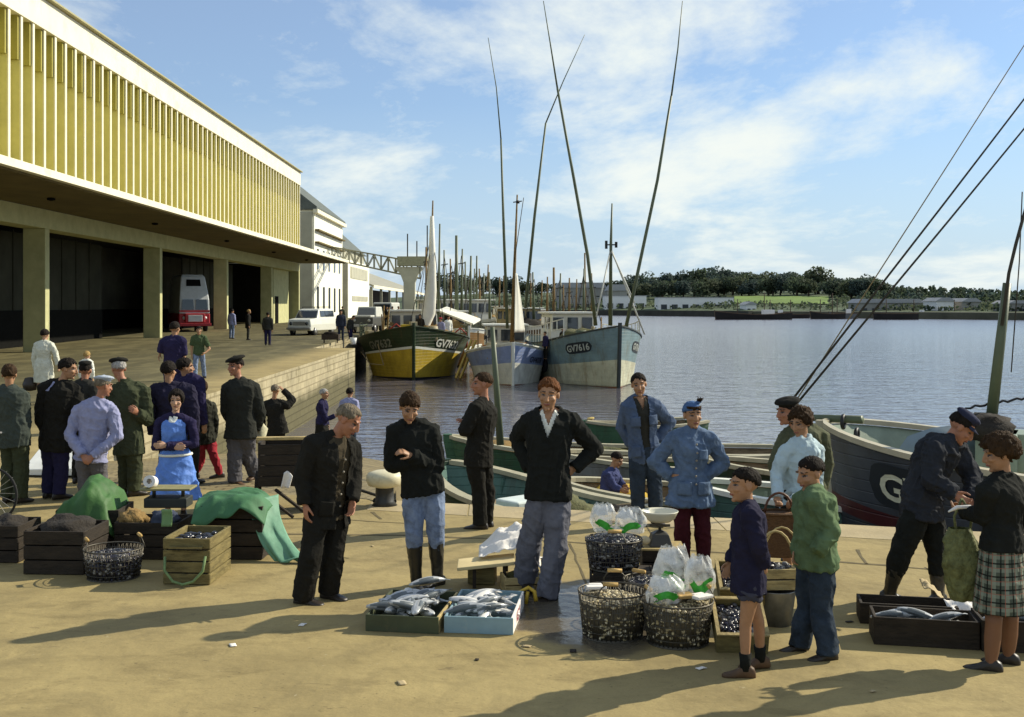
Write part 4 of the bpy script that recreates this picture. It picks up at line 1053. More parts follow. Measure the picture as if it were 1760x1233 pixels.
# ------------------------------------------------------------------ the fish hall
HW = mat('hall_white_render', (.78, .73, .55), .75, .07, .8, .08, 8, col2=(.70, .65, .46))
HO = mat('hall_shade_olive', (.62, .57, .22), .7, .12, .8, .1, 8)  # olive look of the fins' shaded faces, put into the colour
HG = mat('hall_grey_green_pillar', (.46, .45, .23), .8, .15, 1.5, .15, 10)
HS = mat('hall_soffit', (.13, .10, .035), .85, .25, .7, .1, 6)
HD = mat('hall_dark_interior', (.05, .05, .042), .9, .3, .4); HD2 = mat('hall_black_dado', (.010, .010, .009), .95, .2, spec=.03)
XP, XF, YE = -20.0, -15.0, 118.4
Y0 = 34.0
ZT, ZB = 15.95, 14.62
hall = thing('fish_hall', 'long white fish hall with tall fins above a deep canopy and square pillars', 'hall', (XP, Y0, .2))
def part(mb, name, m, **k): return mb.build(name, m, hall, world=True, **k)
m = MB(); m.box((XP-.55-8, (Y0+YE)/2, (6.9+ZT)/2-.03), (16, YE-Y0-.2, ZT-6.96)); part(m, 'upper_wall', HW)
m = MB(); m.box((XP+.02-.24, (Y0+YE)/2, (ZT+ZB)/2), (.6, YE-Y0, ZT-ZB)); part(m, 'parapet', HW, bevel=.03)
m = MB(); m.box((XP-.28+.1, (Y0+YE)/2, ZT+.05), (1.0, YE-Y0+.1, .10)); part(m, 'parapet_coping', mat('parapet_edge', (.36, .33, .17), .7), bevel=.02)
m = MB(); m.box((XP+.04-.18, (Y0+YE)/2, 7.3), (.45, YE-Y0-.02, .34)); part(m, 'sill', HW)
sp_ = 1.26; n = int((YE-Y0)/sp_)
for i in range(n+1):
    y = YE-.1-i*sp_
    m = MB(); m.box((XP-.275, y, (ZB+7.44)/2), (.48, .15, ZB-7.44)); m.box((XP-.005, y, (ZB+7.44)/2), (.06, .2, ZB-7.44), mi=1); part(m, 'fin', [HO, HW])
    if i < n:
        m = MB(); m.box((XP-.27, y-.075-.09, ZB-.93), (.42, .18, 1.86)); part(m, 'fin_head_block', mat('block_olive', (.34, .30, .07), .7, .15, .8))  # darker olive block at the head of each fin
# back of each bay, in the same shade-toned olive
m = MB(); m.box((XP-.535, (Y0+YE)/2, (ZB+7.4)/2), (.04, YE-Y0-.3, ZB-7.4)); part(m, 'back_panel', HO)
# canopy slab: soffit and white lip
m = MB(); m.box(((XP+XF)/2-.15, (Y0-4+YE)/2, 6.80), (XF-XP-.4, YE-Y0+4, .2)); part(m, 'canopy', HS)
m = MB(); m.box((XF-.12, (Y0-4+YE)/2, 6.88), (.26, YE-Y0+4.05, .27)); part(m, 'canopy_lip', HW, bevel=.015)
m = MB(); m.box((XP-.5, (Y0-4+YE)/2, 6.28), (1.0, YE-Y0+4, .84)); part(m, 'lintel_beam', HG, bevel=.02)
py_ = [51.6, 69.2, 86.4, 103.6, 117.9, 34.3]
for y in py_:
    zb = zq(0, y)-.05
    m = MB(); m.box((XP-.5+.003, y+.25, (zb+5.86)/2), (1.0, .5, 5.86-zb)); part(m, 'pillar', HG, bevel=.03)
# inside: back wall in two tones, floor comes from the ground, side walls
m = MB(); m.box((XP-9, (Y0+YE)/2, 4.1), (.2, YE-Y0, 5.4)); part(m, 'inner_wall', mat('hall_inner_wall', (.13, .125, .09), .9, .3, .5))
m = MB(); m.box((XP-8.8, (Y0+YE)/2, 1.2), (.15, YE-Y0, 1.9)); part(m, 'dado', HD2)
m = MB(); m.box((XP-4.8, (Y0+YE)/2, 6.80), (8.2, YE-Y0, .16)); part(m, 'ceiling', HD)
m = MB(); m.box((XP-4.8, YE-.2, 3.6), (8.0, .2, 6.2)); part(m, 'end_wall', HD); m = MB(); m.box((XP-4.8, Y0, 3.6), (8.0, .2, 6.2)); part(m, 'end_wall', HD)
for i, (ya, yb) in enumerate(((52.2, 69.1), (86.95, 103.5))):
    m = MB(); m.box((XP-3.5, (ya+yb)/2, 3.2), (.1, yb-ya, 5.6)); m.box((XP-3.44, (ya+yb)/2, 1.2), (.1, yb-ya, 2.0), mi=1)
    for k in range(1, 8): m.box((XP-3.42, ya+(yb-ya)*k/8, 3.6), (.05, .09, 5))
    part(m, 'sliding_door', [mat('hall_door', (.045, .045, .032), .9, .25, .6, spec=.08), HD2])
m = MB(); m.box((XP-.9, 112.6, 3.4), (.2, 8, 5.4)); m.box((XP-.75, 110, 2.0), (.1, 1.2, 2.6), mi=1); part(m, 'pale_panel', [HG, HD2])
# ceiling lamps under the canopy
for y in (46, 60, 76, 92, 108):
    m = MB(); m.lathe([(.02, 0), (.16, -.02), (.16, -.09), (.05, -.12)], (XP+2.4, y, 6.70), 12); part(m, 'canopy_lamp', HD2)

# ------------------------------------------------------------------ lorry backed in the hall
RED = paint('lorry_red', (.42, .03, .04)); PW = paint('lorry_white', (.62, .65, .66)); GLS = mat('vehicle_glass', (.03, .04, .05), .08, .1, spec=.8); CHR = mat('bumper_grey', (.35, .35, .34), .35, .1, metal=.6); TYR = mat('tyre', (.02, .02, .02), .85)
lo = at(334, 566, 80); lo.z = zq(0, 80)
lorry = thing('lorry', 'red and white lorry with tall pale body nosing out of the hall', 'lorry', lo, R(24))
m = MB()                                        # nose faces -y; body tapers upwards
def sect(w, y0, y1, z): return [(-w, y0, z), (w, y0, z), (w, y1, z), (-w, y1, z)]
m.loft([sect(1.02, -.1, 5, 1.25), sect(1.0, -.05, 5, 2.2), sect(.92, .25, 5, 3.0), sect(.82, .55, 5, 3.75), sect(.70, .8, 5, 3.95)], sm=False)
m.build('upper_body', PW, lorry, bevel=.06)
m = MB(); m.box((0, 2.5, .85), (2.1, 5.2, .8)); m.box((0, -.22, .95), (1.35, .36, .62)); m.build('lower_body', RED, lorry, bevel=.06)
m = MB(); m.box((0, -.42, .92), (.95, .06, .45)); m.build('grille', PW, lorry, bevel=.02)
for s in (-1, 1):
    m = MB(); m.prism([(-.42, -.36), (.42, -.36), (.36, .36), (-.36, .36)], .04, Matrix.Translation((s*.46, -.09, 1.86)) @ Matrix.Rotation(R(87), 4, 'X')); m.build('windscreen', GLS, lorry)
    m = MB(); m.lathe([(.0, -.03), (.10, 0), (.11, .04)], (s*.72, -.14, .95), 12, M=Matrix.Rotation(R(90), 3, 'X')); m.build('headlight', PW, lorry)
    m = MB(); m.lathe([(.12, -.12), (.40, -.12), (.42, -.06), (.42, .06), (.40, .12), (.12, .12)], (s*.88, .8, .42), 18, M=Matrix.Rotation(R(90), 3, 'Y')); m.build('wheel', TYR, lorry)
m = MB(); m.prism([(-.5, -.24), (.5, -.24), (.46, .24), (-.46, .24)], .04, Matrix.Translation((0, .40, 3.36)) @ Matrix.Rotation(R(70), 4, 'X')); sgn = m.build('sign_board', HD2, lorry)
m = MB(); m.box((0, -.48, .5), (2.1, .12, .2)); m.build('bumper', RED, lorry, bevel=.02)
m = MB(); m.box((0, -.10, 1.42), (2.06, .08, .12)); m.build('red_band', RED, lorry)

# ------------------------------------------------------------------ vehicles on the quay
CARW = paint('car_cream', (.66, .66, .58), .35, .05)
def wheel(p, x, y, r=.28, w=.14):
    m = MB(); m.lathe([(.08, -w/2), (r*.95, -w/2), (r, -w/4), (r, w/4), (r*.95, w/2), (.08, w/2)], (x, y, r), 18, M=Matrix.Rotation(R(90), 3, 'Y'))
    o = m.build('wheel', TYR, p); m = MB(); m.lathe([(.02, -w/2-.01), (r*.55, -w/2-.012), (r*.55, w/2+.012), (.02, w/2+.01)], (x, y, r), 14, M=Matrix.Rotation(R(90), 3, 'Y')); m.build('rim', CHR, o)
def car(label, base, rz, z):
    t = thing('parked_car', label, 'car', gr(base[0], base[1], z), rz)
    def s(w0, w1, y): return None
    m = MB()
    def ring(y, w, z0, z1): return [(-w, y, z0), (w, y, z0), (w*1.02, y, (z0+z1)/2), (w*.94, y, z1), (-w*.94, y, z1), (-w*1.02, y, (z0+z1)/2)]
    m.loft([ring(0, .66, .34, .86), ring(.05, .70, .30, .93), ring(.85, .74, .30, .99), ring(.95, .75, .30, 1.0), ring(3.4, .75, .30, 1.02), ring(3.6, .72, .34, .98)], sm=False); m.build('body', CARW, t, bevel=.05)
    m = MB()
    def cr(y, w0, w1, z0, z1): return [(-w0, y, z0), (w0, y, z0), (w1, y, z1), (-w1, y, z1)]
    m.loft([[(-.70, .92, .97), (.70, .92, .97), (.70, 3.55, .97), (-.70, 3.55, .97)], [(-.62, 1.32, 1.46), (.62, 1.32, 1.46), (.62, 3.40, 1.46), (-.62, 3.40, 1.46)], [(-.5, 1.5, 1.53), (.5, 1.5, 1.53), (.5, 3.2, 1.53), (-.5, 3.2, 1.53)]], sm=False); m.build('cabin', CARW, t, bevel=.04)
    M4 = Matrix.Translation((0, 1.10, 1.215)) @ Matrix.Rotation(math.atan2(.49, .40), 4, 'X')
    m = MB(); m.prism([(-.61, -.25), (.61, -.25), (.56, .23), (-.56, .23)], .02, M4); m.build('windscreen', GLS, t)
    for sx in (-1, 1):
        for y0, y1 in ((1.40, 2.0), (2.06, 2.62), (2.68, 3.28)):
            m = MB(); a = math.atan2(.08, .49); m.box((sx*.672, (y0+y1)/2, 1.24), (.02, y1-y0, .34), M=Matrix.Rotation(-sx*a, 3, 'Y')); m.build('side_window', GLS, t)
        m = MB(); m.lathe([(0, -.02), (.09, 0), (.095, .05)], (sx*.48, -.01, .70), 14, M=Matrix.Rotation(R(90), 3, 'X')); m.build('headlight', GLS, t)
        for y in (.62, 3.0): wheel(t, sx*.66, y)
    m = MB(); m.box((0, -.01, .70), (.72, .03, .20)); m.build('grille', CHR, t)
    m = MB(); m.box((0, -.08, .42), (1.45, .08, .12)); m.build('bumper', CHR, t, bevel=.02)
    return t
car('small cream estate car with roof rack facing down the quay', (514, 578), R(-15), .52)
rr = MB(); tt = gr(518, 577, .52)
t = bpy.data.objects['parked_car']; t.scale = (1.12,)*3
for y in (1.6, 2.2, 2.8, 3.2): rr.bar((-.5, y, 1.62), (.5, y, 1.62), .035)
for x in (-.5, .5):
    rr.bar((x, 1.55, 1.62), (x, 3.25, 1.62), .035)
    for y in (1.6, 3.2): rr.bar((x, y, 1.52), (x, y, 1.62), .03)
rr.build('roof_rack', TYR, t)
for px, in ((515,), (548,)):
    pass
DG = paint('jeep_dark', (.06, .06, .05)); PG = paint('jeep_pale', (.5, .5, .44))
t = thing('parked_jeep', 'dark open-fronted jeep with pale bonnet parked beyond the car', 'jeep', gr(622, 573, .6), R(-8))
m = MB(); m.box((0, 1.6, .75), (1.5, 3.2, .6)); m.build('body', DG, t, bevel=.05)
m = MB(); m.box((0, .55, 1.12), (1.2, 1.1, .14)); m.build('bonnet', PG, t, bevel=.05)
m = MB(); m.loft([[(-.7, 1.15, 1.06), (.7, 1.15, 1.06), (.7, 3.1, 1.06), (-.7, 3.1, 1.06)], [(-.62, 1.4, 1.75), (.62, 1.4, 1.75), (.62, 3.0, 1.75), (-.62, 3.0, 1.75)]], sm=False); m.build('cabin', PG, t, bevel=.05)
m = MB(); m.prism([(-.58, -.25), (.58, -.25), (.54, .25), (-.54, .25)], .02, Matrix.Translation((0, 1.25, 1.42)) @ Matrix.Rotation(R(70), 4, 'X')); m.build('windscreen', GLS, t)
m = MB(); m.box((0, -.05, .5), (1.5, .1, .18)); m.build('bumper', CHR, t, bevel=.02)
for sx in (-1, 1):
    for y in (.6, 2.6): wheel(t, sx*.68, y, .34, .18)
    m = MB(); m.lathe([(0, -.02), (.09, 0), (.095, .05)], (sx*.5, -.01, .85), 12, M=Matrix.Rotation(R(90), 3, 'X')); m.build('headlight', PG, t)
t = thing('van', 'pale van parked near the gantry post at the shed', 'van', gr(657, 560, .65), R(-5))
m = MB(); m.box((0, 2.1, 1.2), (1.7, 4.2, 1.7)); m.build('body', PG, t, bevel=.12)
m = MB(); m.box((0, -.02, 1.6), (1.4, .06, .6)); m.build('windscreen', GLS, t)
for sx in (-1, 1):
    for y in (.7, 3.3): wheel(t, sx*.75, y, .34, .18)
t = thing('handbarrow', 'low dark barrow loaded with nets standing by the cream car', 'barrow', gr(567, 590, .45))
m = MB(); m.box((0, .3, .32), (.9, .55, .28)); [m.bar((sx*.35, .3, 0), (sx*.35, .3, .3), .06) for sx in (-1, 1)]; m.build('tray', wood('dark_plank', (.05, .035, .022)), t)
m = MB(); m.ell((0, .3, .46), (.4, .25, .14), fn=lambda d: 1+.25*noise.noise(d*3)); m.build('net_heap', cloth('tarry_net', (.025, .02, .015)), t)
t = thing('bucket', 'white bucket on the quay corner beside the stooping man', 'bucket', gr(607, 592, .42))
m = MB(); m.lathe([(.14, 0), (.19, .34), (.175, .34), (.13, .03)], n=16); m.build('pail', paint('white_enamel', (.75, .75, .7)), t)

# ------------------------------------------------------------------ buildings beyond the hall
SL = mat('slate_roof', (.10, .115, .10), .7, .25, 1.5, .3, 8); CW = mat('cream_wall', (.82, .80, .66), .8, .1, .5, .1, 6); GW_ = mat('grey_wall', (.36, .35, .27), .85, .15, .5, .1, 6)
def place(px0, px1, pyb, Y): return (px0-CX)*Y/F, (px1-CX)*Y/F
def zz(py, Y): return HC-(py-CY)*Y/F
XB = -20.5
b = thing('harbour_building', 'white three-storey building with steep slate roof at the end of the hall', 'building', (XB, 131, .7))
m = MB(); m.box((XB-6, 143, 6.9), (12, 24, 12.6)); m.build('wall', [CW], b, world=True)
m = MB(); m.prism([(.35, 0), (.35, .35), (-5.5, 5.0), (-12, .3), (-12, 0)], 24.8, Matrix.Translation((XB, 155.4, 13.2)) @ Matrix.Rotation(R(90), 4, 'X')); m.build('roof', SL, b, world=True)
m = MB(); m.box((XB+.22, 143, 13.05), (.5, 25, .42)); m.build('cornice', HW, b, world=True)
m = MB(); m.box((XB-3.2, 130.85, 6.7), (6, .25, 12.4)); m.build('shade_flank', GW_, b, world=True)  # grey sheet paints the shade on the front of the white wall
for za, zb_ in ((6.6, 8.9), (1.6, 4.6)):
    for i in range(5):
        m = MB(); m.box((XB+.01, 133.5+4.6*i, (za+zb_)/2), (.14, 1.1, zb_-za)); m.build('window', GLS, b, world=True)
for z_ in (9.6, 11.0):
    m = MB(); m.box((XB+.25, 143, z_), (.45, 23, .16)); m.build('balcony_rail', HS, b, world=True)
b = thing('slate_house', 'house with dark slate roof rising between the white block and the gantry', 'house', (-21.5, 170, .7))
m = MB(); m.box((-26, 173, 5.4), (9, 32, 10)); m.build('wall', GW_, b, world=True)
m = MB(); m.prism([(.4, 0), (-4.5, 4.4), (-9.4, 0)], 34, Matrix.Translation((-21.5, 190, 10.42)) @ Matrix.Rotation(R(90), 4, 'X')); m.build('roof', SL, b, world=True)
b = thing('stair_block', 'small white flat-roofed block with a slatted window band', 'building', (-20, 158, .7))
m = MB(); m.box((-20.9, 170, 4.6), (1.8, 26, 8.1)); m.build('wall', CW, b, world=True)
m = MB(); m.box((-19.98, 170, 7.0), (.1, 21, 1.6)); [m.box((-19.92, 160.5+1.05*i, 7.0), (.1, .3, 1.6), mi=1) for i in range(19)]; m.build('slatted_window', [mat('slat_grey', (.42, .40, .28), .8, .2), CW], b, world=True)
m = MB(); m.box((-19.98, 171, 3.4), (.1, 19, .7)); m.build('window', GW_, b, world=True)
m = MB(); m.box((-21.2, 156.85, 4.5), (2.4, .25, 7.8)); m.build('shade_flank', GW_, b, world=True)  # unlit front of the white block, its shade painted as grey
b = thing('far_shed', 'long grey-roofed shed with a dark open front beyond the hall', 'shed', (-20, 190, .7))
m = MB(); m.prism([(.3, 0), (.3, .3), (-14, 5.6), (-14, 5.2)], 130, Matrix.Translation((-20, 316, 5.4)) @ Matrix.Rotation(R(90), 4, 'X')); m.build('roof', mat('shed_roof', (.30, .29, .23), .8, .2, .6), b, world=True)
m = MB(); m.box((-19.6, 251, 5.45), (.16, 130.2, .5)); m.build('eaves_board', HW, b, world=True)
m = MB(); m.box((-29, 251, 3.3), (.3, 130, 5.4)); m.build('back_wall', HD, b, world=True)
for k in range(9):
    m = MB(); m.box((-20.1, 187+16*k, 3.0), (.4, .5, 4.9)); m.build('post', GW_, b, world=True)
# ice conveyor: lattice gantry on a concrete post
Yg = 112; gx0, gx1 = (553-CX)*135/F, (712-CX)*Yg/F
b = thing('conveyor_gantry', 'grey lattice conveyor gantry carried by a flared concrete post', 'gantry', ((704-CX)*Yg/F, Yg, .7))
p0 = at(545, 420, 150); p1 = at(722, 452, Yg); hgt = 1.5
m = MB(); up = V((0, 0, hgt))
for s in (-.5, .5):
    o_ = V((0, s, 0)); m.bar(p0+o_, p1+o_, .12); m.bar(p0+o_-up, p1+o_-up, .14)
    k = 16
    for i in range(k+1):
        q = p0.lerp(p1, i/k)+o_; m.bar(q, q-up, .09)
        if i < k: m.bar(q-up*(i % 2), p0.lerp(p1, (i+1)/k)+o_-up*((i+1) % 2), .07)
m.build('lattice', mat('gantry_steel', (.20, .20, .14), .7, .2), b, world=True)
m = MB(); c = at(704, 560, Yg); c.z = .6
zc = zz(470, Yg)
for r0 in (0,):
    m.loft([[(c.x-w_, c.y-.5, z_), (c.x+w_, c.y-.5, z_), (c.x+w_, c.y+.5, z_), (c.x-w_, c.y+.5, z_)] for z_, w_ in ((.6, .52), (zc-.9, .55), (zc-.1, .85), (zc+.35, 1.25), (zc+.6, 1.25))], sm=False)
m.build('post', mat('gantry_concrete', (.46, .46, .36), .85, .15, .8), b, world=True)
m = MB(); m.box((c.x+.3, c.y, zc+1.15), (2.9, 1.4, .9)); m.build('drive_house', mat('gantry_house', (.30, .30, .2), .8, .2), b, world=True)
m = MB()
for dx, h in ((-.2, 2.2), (.7, 1.5), (1.7, 3.0)): m.bar((c.x+dx, c.y, zc+1.5), (c.x+dx, c.y, zc+1.6+h), .11)
m.build('chimney', HD, b, world=True)
# ------------------------------------------------------------------ boats
class Hull:
    """bow at local origin pointing to -y, stern at +y; z measured from the water."""
    def __init__(s, L, B, zbow, zmid, zst, rake=.5, flare=.75, blunt=.45, tran=.55, vee=.62):
        s.vee = vee
        s.L, s.B, s.zb, s.zm, s.zs, s.rk, s.fl, s.bl, s.tr = L, B, zbow, zmid, zst, rake, flare, blunt, tran
    def sheer(s, t): return s.zm+(s.zb-s.zm)*max(0, 1-t/.6)**1.8+(s.zs-s.zm)*max(0, (t-.6)/.4)**1.6
    def bd(s, t):
        a = min(1, t/s.bl); k = (1-(1-a)**2.1)**s.vee if a > 0 else 0
        if t > .65: k *= 1-(1-s.tr)*((t-.65)/.35)**2
        return s.B/2*k
    def dx(s, t, b):
        zl = -.55; q = (s.sheer(t)-b-zl)/(s.sheer(t)-zl); return min(abs(s.pt(t, q, 1).x), s.bd(t)-.06)
    def dy(s, t, b):
        zl = -.55; q = (s.sheer(t)-b-zl)/(s.sheer(t)-zl); return s.pt(t, q, 1).y+(.14 if t < .3 else 0)
    def pt(s, t, q, side, out=0.0):
        """q: 0 at keel line .. 1 at sheer."""
        zs_ = s.sheer(t); zl = -.55; z = zl+(zs_-zl)*q
        zr_ = max(0, (z-zl)/(zs_-zl))
        wl = s.fl*ss(0, .30, t)+(.50)*(1-ss(0, .30, t))
        k = (wl+(1-wl)*zr_**1.5)*min(1, (zr_+.02)*4.6)**.5
        x = s.bd(t)*k
        y = t*s.L+(1-zr_)*s.rk*(1-t)**3
        n = V((side, -.6*(1-t), 0)).normalized()
        return V((side*x, y, z))+n*out
def hull_obj(root, h, bands, mats, nt=30, nq=16, bulw=.55, inner=0, deckm=1, open_boat=False):
    """bands: list of (q upper limit, material index) from keel to sheer."""
    m = MB(); ts = [(i/nt)**1.35 for i in range(nt+1)]; qs = sorted(set([i/nq for i in range(nq+1)]+[b[0] for b in bands]))
    for side in (-1, 1):
        vs = [h.pt(t, q, side) for t in ts for q in qs]; k = len(qs)
        for j in range(k-1):
            qm = (qs[j]+qs[j+1])/2; mi = next(b[1] for b in bands if qm <= b[0])
            m.add([h.pt(t, q, side) for t in ts for q in (qs[j], qs[j+1])], [(2*i, 2*i+1, 2*i+3, 2*i+2) for i in range(nt)], mi, True)
        # inner face of the bulwark
        m.add([x for t in ts for x in (h.pt(t, 1, side)-V((side*min(.06, h.bd(t)*.5), -.05 if t < .02 else 0, 0)), V((side*max(0, h.dx(t, bulw)-.06), h.dy(t, bulw), h.sheer(t)-bulw)))], [(2*i, 2*i+1, 2*i+3, 2*i+2) for i in range(nt)], inner, True)
        # cap rail
        m.add([x for t in ts for x in (h.pt(t, 1, side, .05)+V((0, 0, .02)), h.pt(t, 1, side, .05)+V((0, 0, .09)), h.pt(t, 1, side)-V((side*min(.12, h.bd(t)*.6), 0, -.09)), h.pt(t, 1, side)-V((side*min(.12, h.bd(t)*.6), 0, -.02)))],
              [f for i in range(nt) for f in ((4*i, 4*i+1, 4*i+5, 4*i+4), (4*i+1, 4*i+2, 4*i+6, 4*i+5), (4*i+2, 4*i+3, 4*i+7, 4*i+6))], len(mats)-1, False)
    # transom and deck
    kq = [i/8 for i in range(9)]
    m.add([h.pt(1, q, s) for q in kq for s in (-1, 1)], [(2*i, 2*i+1, 2*i+3, 2*i+2) for i in range(8)], bands[-1][1])
    m.add([V((s*max(.0, h.dx(t, bulw)-.05), h.dy(t, bulw), h.sheer(t)-bulw)) for t in ts for s in (-1, 1)], [(2*i, 2*i+1, 2*i+3, 2*i+2) for i in range(nt)], deckm)
    o = m.build('hull', mats, root)
    # stem post
    sm = MB(); w_ = .10
    rows = [[h.pt(0, q, 1)+V((-w_, .05, 0)), h.pt(0, q, 1)+V((-w_*.6, -.12, 0)), h.pt(0, q, 1)+V((w_*.6, -.12, 0)), h.pt(0, q, 1)+V((w_, .05, 0))] for q in [i/8 for i in range(9)]]
    top_ = [p+V((0, 0, .10 if open_boat else .22 if h.L > 14.5 else .07)) for p in rows[-1]]
    sm.loft(rows+[top_], sm=False); sm.build('stem', mats[-1] if not open_boat else mats[0], root)
    return o
def hull_text(root, h, txt, side, t0, q, size, m, backing=None, name='registration_number'):
    vs, fs = text_mb(txt, size)
    x1 = max(v.x for v in vs)
    flip = side > 0
    def mp(x, y, out):
        # reading direction: left to right in view; on the port side (+x) text runs from bow to stern when seen from outside
        d = (x if flip else x1-x)
        t = t0+d/h.L*1.0
        p = h.pt(t, 1, side); zl = -.55; zz_ = (h.sheer(t)-zl)*q+zl+y
        qq = (zz_-zl)/(h.sheer(t)-zl)
        return h.pt(t, qq, side, out)
    b = MB(); b.add([mp(v.x, v.y, .035) for v in vs], fs); o = b.build(name, m, root, fixn=False)
    if backing:
        b = MB(); n = 14; pad = size*.45; hh = size*.5+pad*.8
        cx = x1/2; vv = []
        for i in range(33):
            a = 2*math.pi*i/32; ex = (abs(math.cos(a))**.55)*(1 if math.cos(a) > 0 else -1); ey = (abs(math.sin(a))**.8)*(1 if math.sin(a) > 0 else -1)
            vv.append((cx+ex*(x1/2+pad), size/2+ey*hh))
        cols = 18; pts = []; f2 = []
        for i in range(cols+1):
            u = -1+2*i/cols; hy = hh*(1-abs(u)**6)**.5 if abs(u) < 1 else 0
            for s in (-1, 0, 1): pts.append(mp(cx+u*(x1/2+pad), size/2+s*hy, .018))
        for i in range(cols):
            for k in (0, 1): f2.append((3*i+k, 3*i+k+1, 3*i+k+4, 3*i+k+3))
        b.add(pts, f2, 0, True); b.build('number_plate', backing, root, fixn=False)
def spar(root, pts, r, name, m, rad=None):
    b = MB(); b.tube([V(p) for p in pts], rad or r, 8); return b.build(name, m, root)
WOODM = wood('varnished_spar', (.20, .13, .05)); GRNM = paint('spar_green', (.09, .11, .06)); ROPE = mat('rope', (.26, .20, .11), .9, .3, 30); DROPE = mat('dark_rope', (.05, .045, .035), .9)
BLKP = paint('boot_black', (.012, .012, .012)); DECK = wood('deck', (.22, .16, .09)); WH = paint('boat_white', (.66, .66, .58), .5, .1, (.40, .36, .26)); RUST = paint('rust', (.20, .08, .03))
SAIL = mat('sail_canvas', (.74, .72, .62), .9, .08, 2, .25, 6)
def net_heap(root, c, r, m, name='net_heap'):
    b = MB(); sd_ = rnd(0, 9); b.ell(c, r, None, 22, 12, fn=lambda d: 1+.35*noise.noise(d*2.4+V((sd_, 0, 0)))+.1*noise.noise(d*7)); b.build(name, m, root)
NETM = [mat('net_'+n, c, .95, .4, 20, .8, 40) for n, c in (('tan', (.22, .14, .05)), ('black', (.03, .025, .02)), ('orange', (.28, .13, .03)), ('olive', (.10, .10, .045)))]
def wheelhouse(root, y, z, w_, d, hgt, wm, roofm=None, name='wheelhouse'):
    m = MB(); m.loft([[(-w_/2, y, z), (w_/2, y, z), (w_/2, y+d, z), (-w_/2, y+d, z)], [(-w_/2, y, z+hgt*.5), (w_/2, y, z+hgt*.5), (w_/2, y+d, z+hgt*.5), (-w_/2, y+d, z+hgt*.5)], [(-w_/2*.95, y-.15, z+hgt), (w_/2*.95, y-.15, z+hgt), (w_/2*.95, y+d, z+hgt), (-w_/2*.95, y+d, z+hgt)]], sm=False)
    o = m.build(name, wm, root, bevel=.05)
    m = MB(); m.box((0, y+d/2-.15, z+hgt+.06), (w_+.3, d+.5, .12)); m.build('roof', roofm or WH, o, bevel=.03)
    k = max(3, int(w_/.7))
    for i in range(k):
        x = -w_/2+w_*(i+.5)/k; m = MB(); m.box((x, y-.105, z+hgt*.74), (w_/k*.72, .06, hgt*.32)); m.build('window', GLS, o)
    for s in (-1, 1):
        for i in range(2):
            m = MB(); m.box((s*(w_/2*.975+.0), y+d*(i+.6)/2.2, z+hgt*.74), (.06, d/3.2, hgt*.32)); m.build('window', GLS, o)
    return o
def rails(root, h, t0, t1, ht, m, step=.06):
    for s in (-1, 1):
        b = MB(); prev = None; t = t0
        while t <= t1:
            p = h.pt(t, 1, s)-V((s*.08, 0, 0)); q = p+V((0, 0, ht)); b.bar(p, q, .045)
            if prev:
                b.bar(prev, q, .045); b.bar(prev-V((0, 0, ht/2)), q-V((0, 0, ht/2)), .03)
            prev = q; t += step
        b.build('railing', m, root)
def local(root, p): return TM[root.name].inverted() @ V(p)
def L(root, px, py, Y): return local(root, at(px, py, Y))

# --- yellow and green trawler
YB = 64.6
b0 = at(711, 655, YB); b0.z = WZ
yb = thing('trawler', 'yellow trawler with dark green bulwark and white sheer line moored bow-on', 'boat', b0, R(4))
hy = Hull(15, 6.7, 3.0, 2.0, 2.2, .7, .72, .42, .55, .92)
YEL = hullpaint('hull_yellow', (.44, .31, .03), (.16, .10, .03), .5); DGR = hullpaint('hull_green', (.018, .034, .013)); 
hull_obj(yb, hy, [(.20, 0), (.66, 1), (.70, 2), (1.0, 3)], [BLKP, YEL, WH, DGR, DECK, DGR], deckm=4, inner=4)
hull_text(yb, hy, 'GV7632', 1, .09, .735, .44, WH); hull_text(yb, hy, 'GV7632', -1, .09, .735, .44, mat('dull_letter', (.2, .2, .15), .7))
spar(yb, [L(yb, 741, 560, YB+5), L(yb, 742, 430, YB+5), L(yb, 744, 345, YB+5)], .13, 'mast', WOODM, [.12, .09, .04])
spar(yb, [L(yb, 753, 560, YB+10), L(yb, 756, 385, YB+10)], .13, 'mast', GRNM, [.10, .05])
for px in (722, 765, 700):
    spar(yb, [L(yb, px, 575, YB+3), L(yb, 743, 400, YB+5)], .02, 'stay', DROPE)
mb = MB()
rows = []
for py_s, xl, xr_ in ((372, 741, 744), (440, 737, 748), (500, 731, 750), (540, 724, 748), (562, 719, 738), (580, 728, 733)):
    a = L(yb, xl, py_s, YB+4.6); c = L(yb, xr_, py_s, YB+4.8); wd = (c-a).length/2
    mid_ = (a+c)/2; rows.append([mid_+V((math.cos(2*math.pi*j/12)*wd, math.sin(2*math.pi*j/12)*(.22), (.1*math.sin(3*j) if 0 else 0))) for j in range(12)])
mb.loft(rows); mb.build('furled_sail', SAIL, yb)
wheelhouse(yb, 8.5, 1.5, 3.0, 2.6, 2.3, WH)
net_heap(yb, (1.2, 4.2, 2.2), (1.0, 1.2, .8), NETM[0]); net_heap(yb, (-1.2, 5, 2.1), (.9, 1.2, .7), NETM[1])
rails(yb, hy, .30, .8, .9, GRNM)
m = MB(); p, q = L(yb, 768, 650, YB+1.6), L(yb, 795, 585, YB+3.2)
m.bar(p+V((.5, -.4, 0)), q+V((.5, -.4, 0)), .12); m.bar(p+V((.75, -.4, 0)), q+V((.75, -.4, 0)), .12); m.build('fender_boards', mat('raw_wood', (.42, .30, .08), .8, .2), yb)
m = MB(); pr = [hy.pt(.16, .8, -1, .1), hy.pt(.10, .55, -1, .6)+V((0, -.6, -.4)), hy.pt(.22, .45, -1, .5), hy.pt(.40, .72, -1, .2)]
